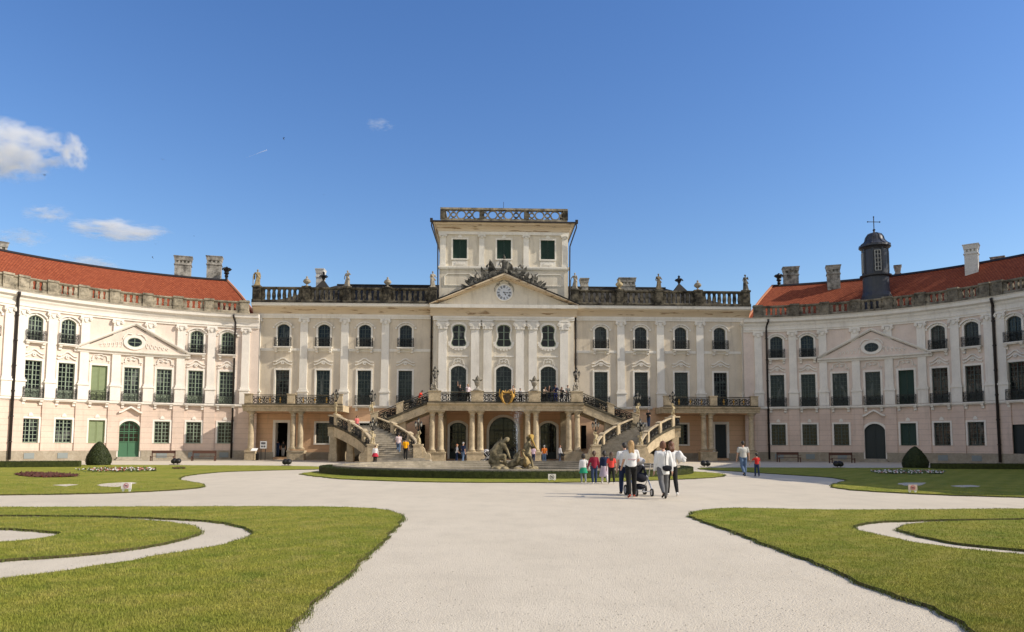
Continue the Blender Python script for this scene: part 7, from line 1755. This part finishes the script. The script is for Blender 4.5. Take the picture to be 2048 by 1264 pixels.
mk('hat', 'woman in a white T-shirt and cap with a black backpack near the columns', 913.5, 926.3, 888, top=W1, bottom=NAVY, hair=('cap', 'hat_rust', (.40, .16, .07)), lleg=(8, 4), rleg=(-6, 6), larm=(10, 12, 50), rarm=(6, 10, 40), rz=PI * .62)
mk('navy', 'grey haired man in a navy T-shirt and blue jeans walking beside the backpack', 926, 926.5, 884, top=NAVY, bottom=JEAN, hair=('short', *HG), lleg=(12, 6), rleg=(-10, 8), larm=(4, 10, 30), rarm=(-4, 12, 10), rz=PI * .75)
mk('pink', 'woman in a pale pink top and dark leggings partly hidden by the stone boy', 1067, 927, 892, top=('pale_pink', (.60, .44, .52)), bottom=NAVY, hair=('bob', *HD), lleg=(8, 3), rleg=(-8, 6), shoes=SHW, rz=PI * .9)
mk('orange', 'grey haired man in an orange T-shirt with his hands behind his back', 1088.5, 927, 890, top=('orange', (.50, .13, .02)), bottom=JEAN, hair=('short', *HG), larm=(-22, 8, -18), rarm=(-22, 8, -18), lleg=(2, 1), rleg=(-2, 2), wide=1.08, bulk=1.05)
mk('bagman', 'man in a white shirt and dark trousers with a black bag by the right columns', 1120, 926.5, 890, top=W1, bottom=('slate', (.06, .07, .10)), hair=('short', *HA), sleeve='long', larm=(-4, 10, 15), rarm=(4, 10, 35), rz=PI * .6)
def put_p(key, label, x, y, z, top_v, u, rz, **k):
    p = ray(u, top_v); t = (y - CAM.y) / p.y; H = CAM.z + p.z * t - z; xx = CAM.x + p.x * t if x is None else x
    l = Vector((xx, y, z)); PEOPLE[key] = (l, H, rz) + person(label, l, rz, H, **k)
TG = 'visitors at the terrace rail'
ty = YT + .62
put_p('t1', 'visitor in black raising an arm at the terrace rail before the left arched window', None, ty, FZ, 768.6, 920, .2, top=BLK, bottom=BLK, hair=('short', *HB), rarm=(150, 10, 20), larm=(30, 10, 60), group=TG)
put_p('t2', 'visitor in a pale pink shirt pointing a camera beside the left flaming urn', None, ty, FZ, 767.8, 936, .5, top=('pink_white', (.70, .58, .60)), bottom=BLK, hair=('short', *HBL), rarm=(70, 12, 40), larm=(20, 12, 40), group=TG, sleeve='long')
put_p('t3', 'woman in a cream top on the terrace just right of the gilded arms', None, ty, FZ, 770.3, 1026.5, -.3, top=('cream', (.66, .50, .36)), bottom=BLK, hair=('bob', *HD), rarm=(40, 10, 70), larm=(30, 10, 50), group=TG)
put_p('t4', 'dark haired child peeping over the terrace rail left of the right urn', None, ty, FZ, 777, 1040.5, .1, top=GREY, bottom=BLK, hair=('short', *HD), hk=1.2, rarm=(40, 8, 40), larm=(40, 8, 40), group=TG)
put_p('t5', 'woman in a cream cardigan leaning on the rail right of the right urn', None, ty, FZ, 773, 1088.5, .5, top=('cream', (.66, .50, .36)), bottom=BLK, hair=('bob', *HB), sleeve='long', lean=14, rarm=(50, 8, 50), larm=(50, 8, 50), group=TG)
put_p('t6', 'woman in dark clothes shading her face at the terrace rail', None, ty, FZ, 770.7, 1098.5, .6, top=BLK, bottom=JEAND, hair=('long', *HD, .12), rarm=(60, 10, 110), larm=(30, 8, 60), group=TG)
put_p('t7', 'tall man in a black and blue shirt at the rail before the right arched window', None, ty, FZ, 768, 1111, .4, top=('black_blue', (.02, .025, .06)), bottom=('blue', (.05, .07, .25)), hair=('short', *HD), rarm=(30, 14, 80), larm=(30, 14, 80), wide=1.1, group=TG)
put_p('t8', 'girl with long dark hair at the terrace rail', None, ty, FZ, 774, 1123.5, .2, top=BLK, bottom=NAVY, hair=('long', *HD, .14), rarm=(45, 8, 50), larm=(45, 8, 50), hk=1.1, group=TG)
put_p('t9', 'visitor in a grey patterned shirt beside the right end of the terrace rail', None, ty, FZ, 770, 1135.5, .3, top=('grey_pattern', (.16, .16, .15)), bottom=GREY, hair=('short', *HD), rarm=(20, 8, 30), larm=(20, 8, 30), group=TG)
zs_ = LZ + (12.2 - 8.06) / 5.15 * (FZ - LZ)
put_p('s1', 'man in a red polo shirt leaning forward on the upper left flight', -8.06, 70.0, zs_ + .02, 778.5, 838, PI * .42, top=('bright_red', (.72, .05, .035)), bottom=('khaki', (.22, .16, .10)), hair=('short', *HD), lean=24, head=20, lleg=(20, 20), rleg=(-8, 4), rarm=(30, 8, 20), larm=(20, 8, 20))
put_p('s2', 'woman in a salmon top coming down the left stair behind its rail', -13.3, 67.4, 2.58, 831, 706, .5, top=('salmon', (.62, .16, .15)), bottom=NAVY, hair=('bob', *HD), lleg=(14, 10), rleg=(-8, 8), fem=True)
put_p('s3', 'woman in dark clothes and jeans standing on the right stair landing', 13.4, 69.7, LZ, 819, 1297, -.6, top=BLK, bottom=JEAND, hair=('long', *HB, .12), rarm=(30, 10, 100), larm=(20, 10, 80), skin=SKIN)
put_p('s4', 'man in a pale pink and white shirt climbing the left stair', -9.15, 63.75, .78, 866, 799, PI, top=('pinkish_white', (.68, .56, .56)), bottom=JEAN, hair=('short', *HD), lleg=(28, 34), rleg=(-6, 4), bulk=1.12, wide=1.05, jacket_len=.05)
put_p('d1', 'dim figure in dark clothes inside the open left doorway', None, 78.45, .26, 880, 556, PI, top=NAVY, bottom=JEAND, hair=('short', *HD), lleg=(8, 6), rleg=(-8, 6))
put_p('d2', 'dim figure carrying a white bag inside the open left doorway', None, 78.4, .26, 880.5, 567, PI, top=BLK, bottom=GREY, hair=('bob', *HD), lleg=(6, 4), rleg=(-8, 6))
put_p('yellow', 'person in a bright yellow T-shirt and black trousers climbing the left stair', None, 61.95, .30, 876, 811.5, PI, **YEL)
# --- things carried
def strap(m, pts, w=.02): m.tube(pts, w, 4)
l, H, rz, th, J = PEOPLE['shirt']
bg_ = thing('handbag', 'black shoulder bag hanging at the hip of the white-shirted woman', 'bag', l, rz)
c = J['root'] + V3(-.045 * H, .105 * H, .0 * H)
blob('bag_body', [('e', c, (.085 * H, .028 * H, .055 * H)), ('c', c + V3(-.06 * H, 0, .02 * H), .022 * H, c + V3(.06 * H, 0, .02 * H), .022 * H)], .014, SEATF, bg_)
m = MB(); s0 = J['rsho'] + V3(.05 * H, .045 * H, .035 * H); strap(m, [c + V3(.03 * H, .0, .05 * H), J['chest'] + V3(-.025 * H, .09 * H, -.02 * H), s0 + V3(0, .02 * H, 0), s0 + V3(0, -.05 * H, .0), J['chest'] + V3(-.06 * H, -.09 * H, 0)], .010); m.build('strap', SEATF, bg_, world=False)
l, H, rz, th, J = PEOPLE['jacket']
jk = thing('jacket', 'white jacket slung over the arm of the half hidden woman', 'jacket', l, rz)
s = J['lsho']; c = J['rsho']
blob('cloth', [('e', J['rsho'] + V3(-.05 * H, .03 * H, -.07 * H), (.07 * H, .05 * H, .09 * H)), ('c', J['rsho'] + V3(-.04 * H, .04 * H, 0), .04 * H, J['relb'] + V3(-.06 * H, .05 * H, .01 * H), .045 * H), ('c', J['rsho'] + V3(-.06 * H, .04 * H, -.04 * H), .03 * H, J['rsho'] + V3(-.15 * H, .05 * H, -.10 * H), .018 * H)], .014, cloth(*W1), jk)
for key, lab, cc in (('hat', 'black backpack on the woman in the cap', BLK),):
    l, H, rz, th, J = PEOPLE[key]; bp = thing('backpack', lab, 'bag', l, rz); c = J['chest'] + V3(0, .105 * H, -.03 * H)
    blob('pack', [('e', c, (.085 * H, .05 * H, .12 * H)), ('e', c + V3(0, .03 * H, -.05 * H), (.06 * H, .035 * H, .055 * H))], .018, cloth(*cc), bp)
    m = MB()
    for sx in (-1, 1): strap(m, [c + V3(sx * .05 * H, -.02 * H, .10 * H), J['chest'] + V3(sx * .065 * H, -.04 * H, .09 * H), J['chest'] + V3(sx * .07 * H, -.07 * H, -.02 * H), c + V3(sx * .07 * H, -.04 * H, -.08 * H)], .012)
    m.build('strap', cloth(*cc), bp, world=False)
l, H, rz, th, J = PEOPLE['bagman']; bp = thing('shoulder_bag', 'black bag on the arm of the man in the white shirt', 'bag', l, rz); c = J['rwri'] + V3(-.03 * H, 0, -.05 * H)
blob('bag_body', [('e', c, (.05 * H, .11 * H, .09 * H))], .02, cloth(*BLK), bp); m = MB(); strap(m, [c + V3(0, -.06 * H, .07 * H), J['rwri'] + V3(0, 0, .02 * H), c + V3(0, .06 * H, .07 * H)], .012); m.build('strap', cloth(*BLK), bp, world=False)
# printed back of the T-shirt
l, H, rz, th, J = PEOPLE['tee']; m = MB(); c = J['chest'] + V3(0, .088 * H, .055 * H)
for k in range(4): m.box(c.x - .055 * H + .03 * H * k, c.x - .035 * H + .03 * H * k, c.y - .03, c.y + .012, c.z, c.z + .022 * H)
m.prism([(c.x - .03 * H, c.z - .012 * H), (c.x + .035 * H, c.z - .012 * H), (c.x, c.z - .045 * H)], c.y - .03, c.y + .01); m.build('shirt_print', cloth('navy', (.05, .08, .22)), th, world=False)
l, H, rz, th, J = PEOPLE['blond']; m = MB(); c = J['waist'] + V3(0, .072 * H, .02 * H)
for k in range(6): m.box(c.x - .07 * H + .024 * H * k, c.x - .053 * H + .024 * H * k, c.y - .03, c.y + .008, c.z, c.z + .012 * H)
m.build('shirt_print', cloth('print_rose', (.55, .33, .33)), th, world=False)
b = gnd(1279, 991); pushchair('pushchair with pale frame, grey hood and black seat pushed by the blond woman', (b.x, b.y, 0), 0.12)
b = gnd(975, 922.5); pushchair('dark folded pushchair parked before the middle gate behind the fountain', (b.x, 66.2, 0), 1.9, 1.0)
# ================================================================== LIGHT, WORLD, CAMERA
ELEV = math.asin(SUN.z)
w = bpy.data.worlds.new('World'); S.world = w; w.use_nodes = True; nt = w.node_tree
sky = nt.nodes.new('ShaderNodeTexSky'); sky.sky_type = 'NISHITA'; sky.sun_disc = False
sky.sun_elevation = ELEV; sky.sun_rotation = math.atan2(SUN.x, SUN.y)
sky.air_density = 1.25; sky.dust_density = .35; sky.ozone_density = 3.0; sky.altitude = 120
hs = nt.nodes.new('ShaderNodeHueSaturation'); hs.inputs['Saturation'].default_value = 1.24; hs.inputs['Hue'].default_value = .513; hs.inputs['Value'].default_value = 1.14; nt.links.new(sky.outputs[0], hs.inputs['Color'])
bg = nt.nodes['Background']; # unseen bright cloud added behind the viewer to lighten and warm shaded walls
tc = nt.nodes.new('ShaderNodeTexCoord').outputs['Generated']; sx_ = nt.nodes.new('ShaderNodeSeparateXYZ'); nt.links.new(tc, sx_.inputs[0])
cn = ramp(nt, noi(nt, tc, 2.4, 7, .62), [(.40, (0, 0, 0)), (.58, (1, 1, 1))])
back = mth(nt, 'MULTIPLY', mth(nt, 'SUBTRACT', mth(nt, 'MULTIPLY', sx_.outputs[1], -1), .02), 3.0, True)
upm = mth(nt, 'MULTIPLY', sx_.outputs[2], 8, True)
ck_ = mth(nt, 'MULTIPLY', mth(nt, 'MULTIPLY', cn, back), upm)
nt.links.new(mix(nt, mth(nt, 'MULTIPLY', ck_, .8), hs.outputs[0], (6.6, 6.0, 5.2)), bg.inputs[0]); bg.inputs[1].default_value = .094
sl = bpy.data.lights.new('sun', 'SUN'); sl.energy = 3.6; sl.angle = rad(.53); sl.color = (1.0, .905, .765)
so_ = bpy.data.objects.new('sun', sl); COL.objects.link(so_); so_.rotation_euler = SUN.to_track_quat('Z', 'Y').to_euler(); so_.location = (60, -20, 60)
cd = bpy.data.cameras.new('camera'); cam = bpy.data.objects.new('camera', cd); COL.objects.link(cam)
cd.sensor_fit = 'HORIZONTAL'; cd.sensor_width = 36; cd.lens = F0 / 2048 * 36
cd.shift_y = -(632 - 768) / 2048
cd.clip_end = 20000; cd.clip_start = .05
m3 = Matrix((R2, U2, -Fw)).transposed(); cam.matrix_world = Matrix.Translation(CAM) @ m3.to_4x4()
S.camera = cam
vs = S.view_settings; vs.view_transform = 'Standard'; vs.look = 'None'; vs.exposure = .58; vs.gamma = 1
S.cycles.max_bounces = 6; S.cycles.diffuse_bounces = 4; S.cycles.glossy_bounces = 3; S.cycles.volume_bounces = 8
bpy.data.scenes.remove(TMP)
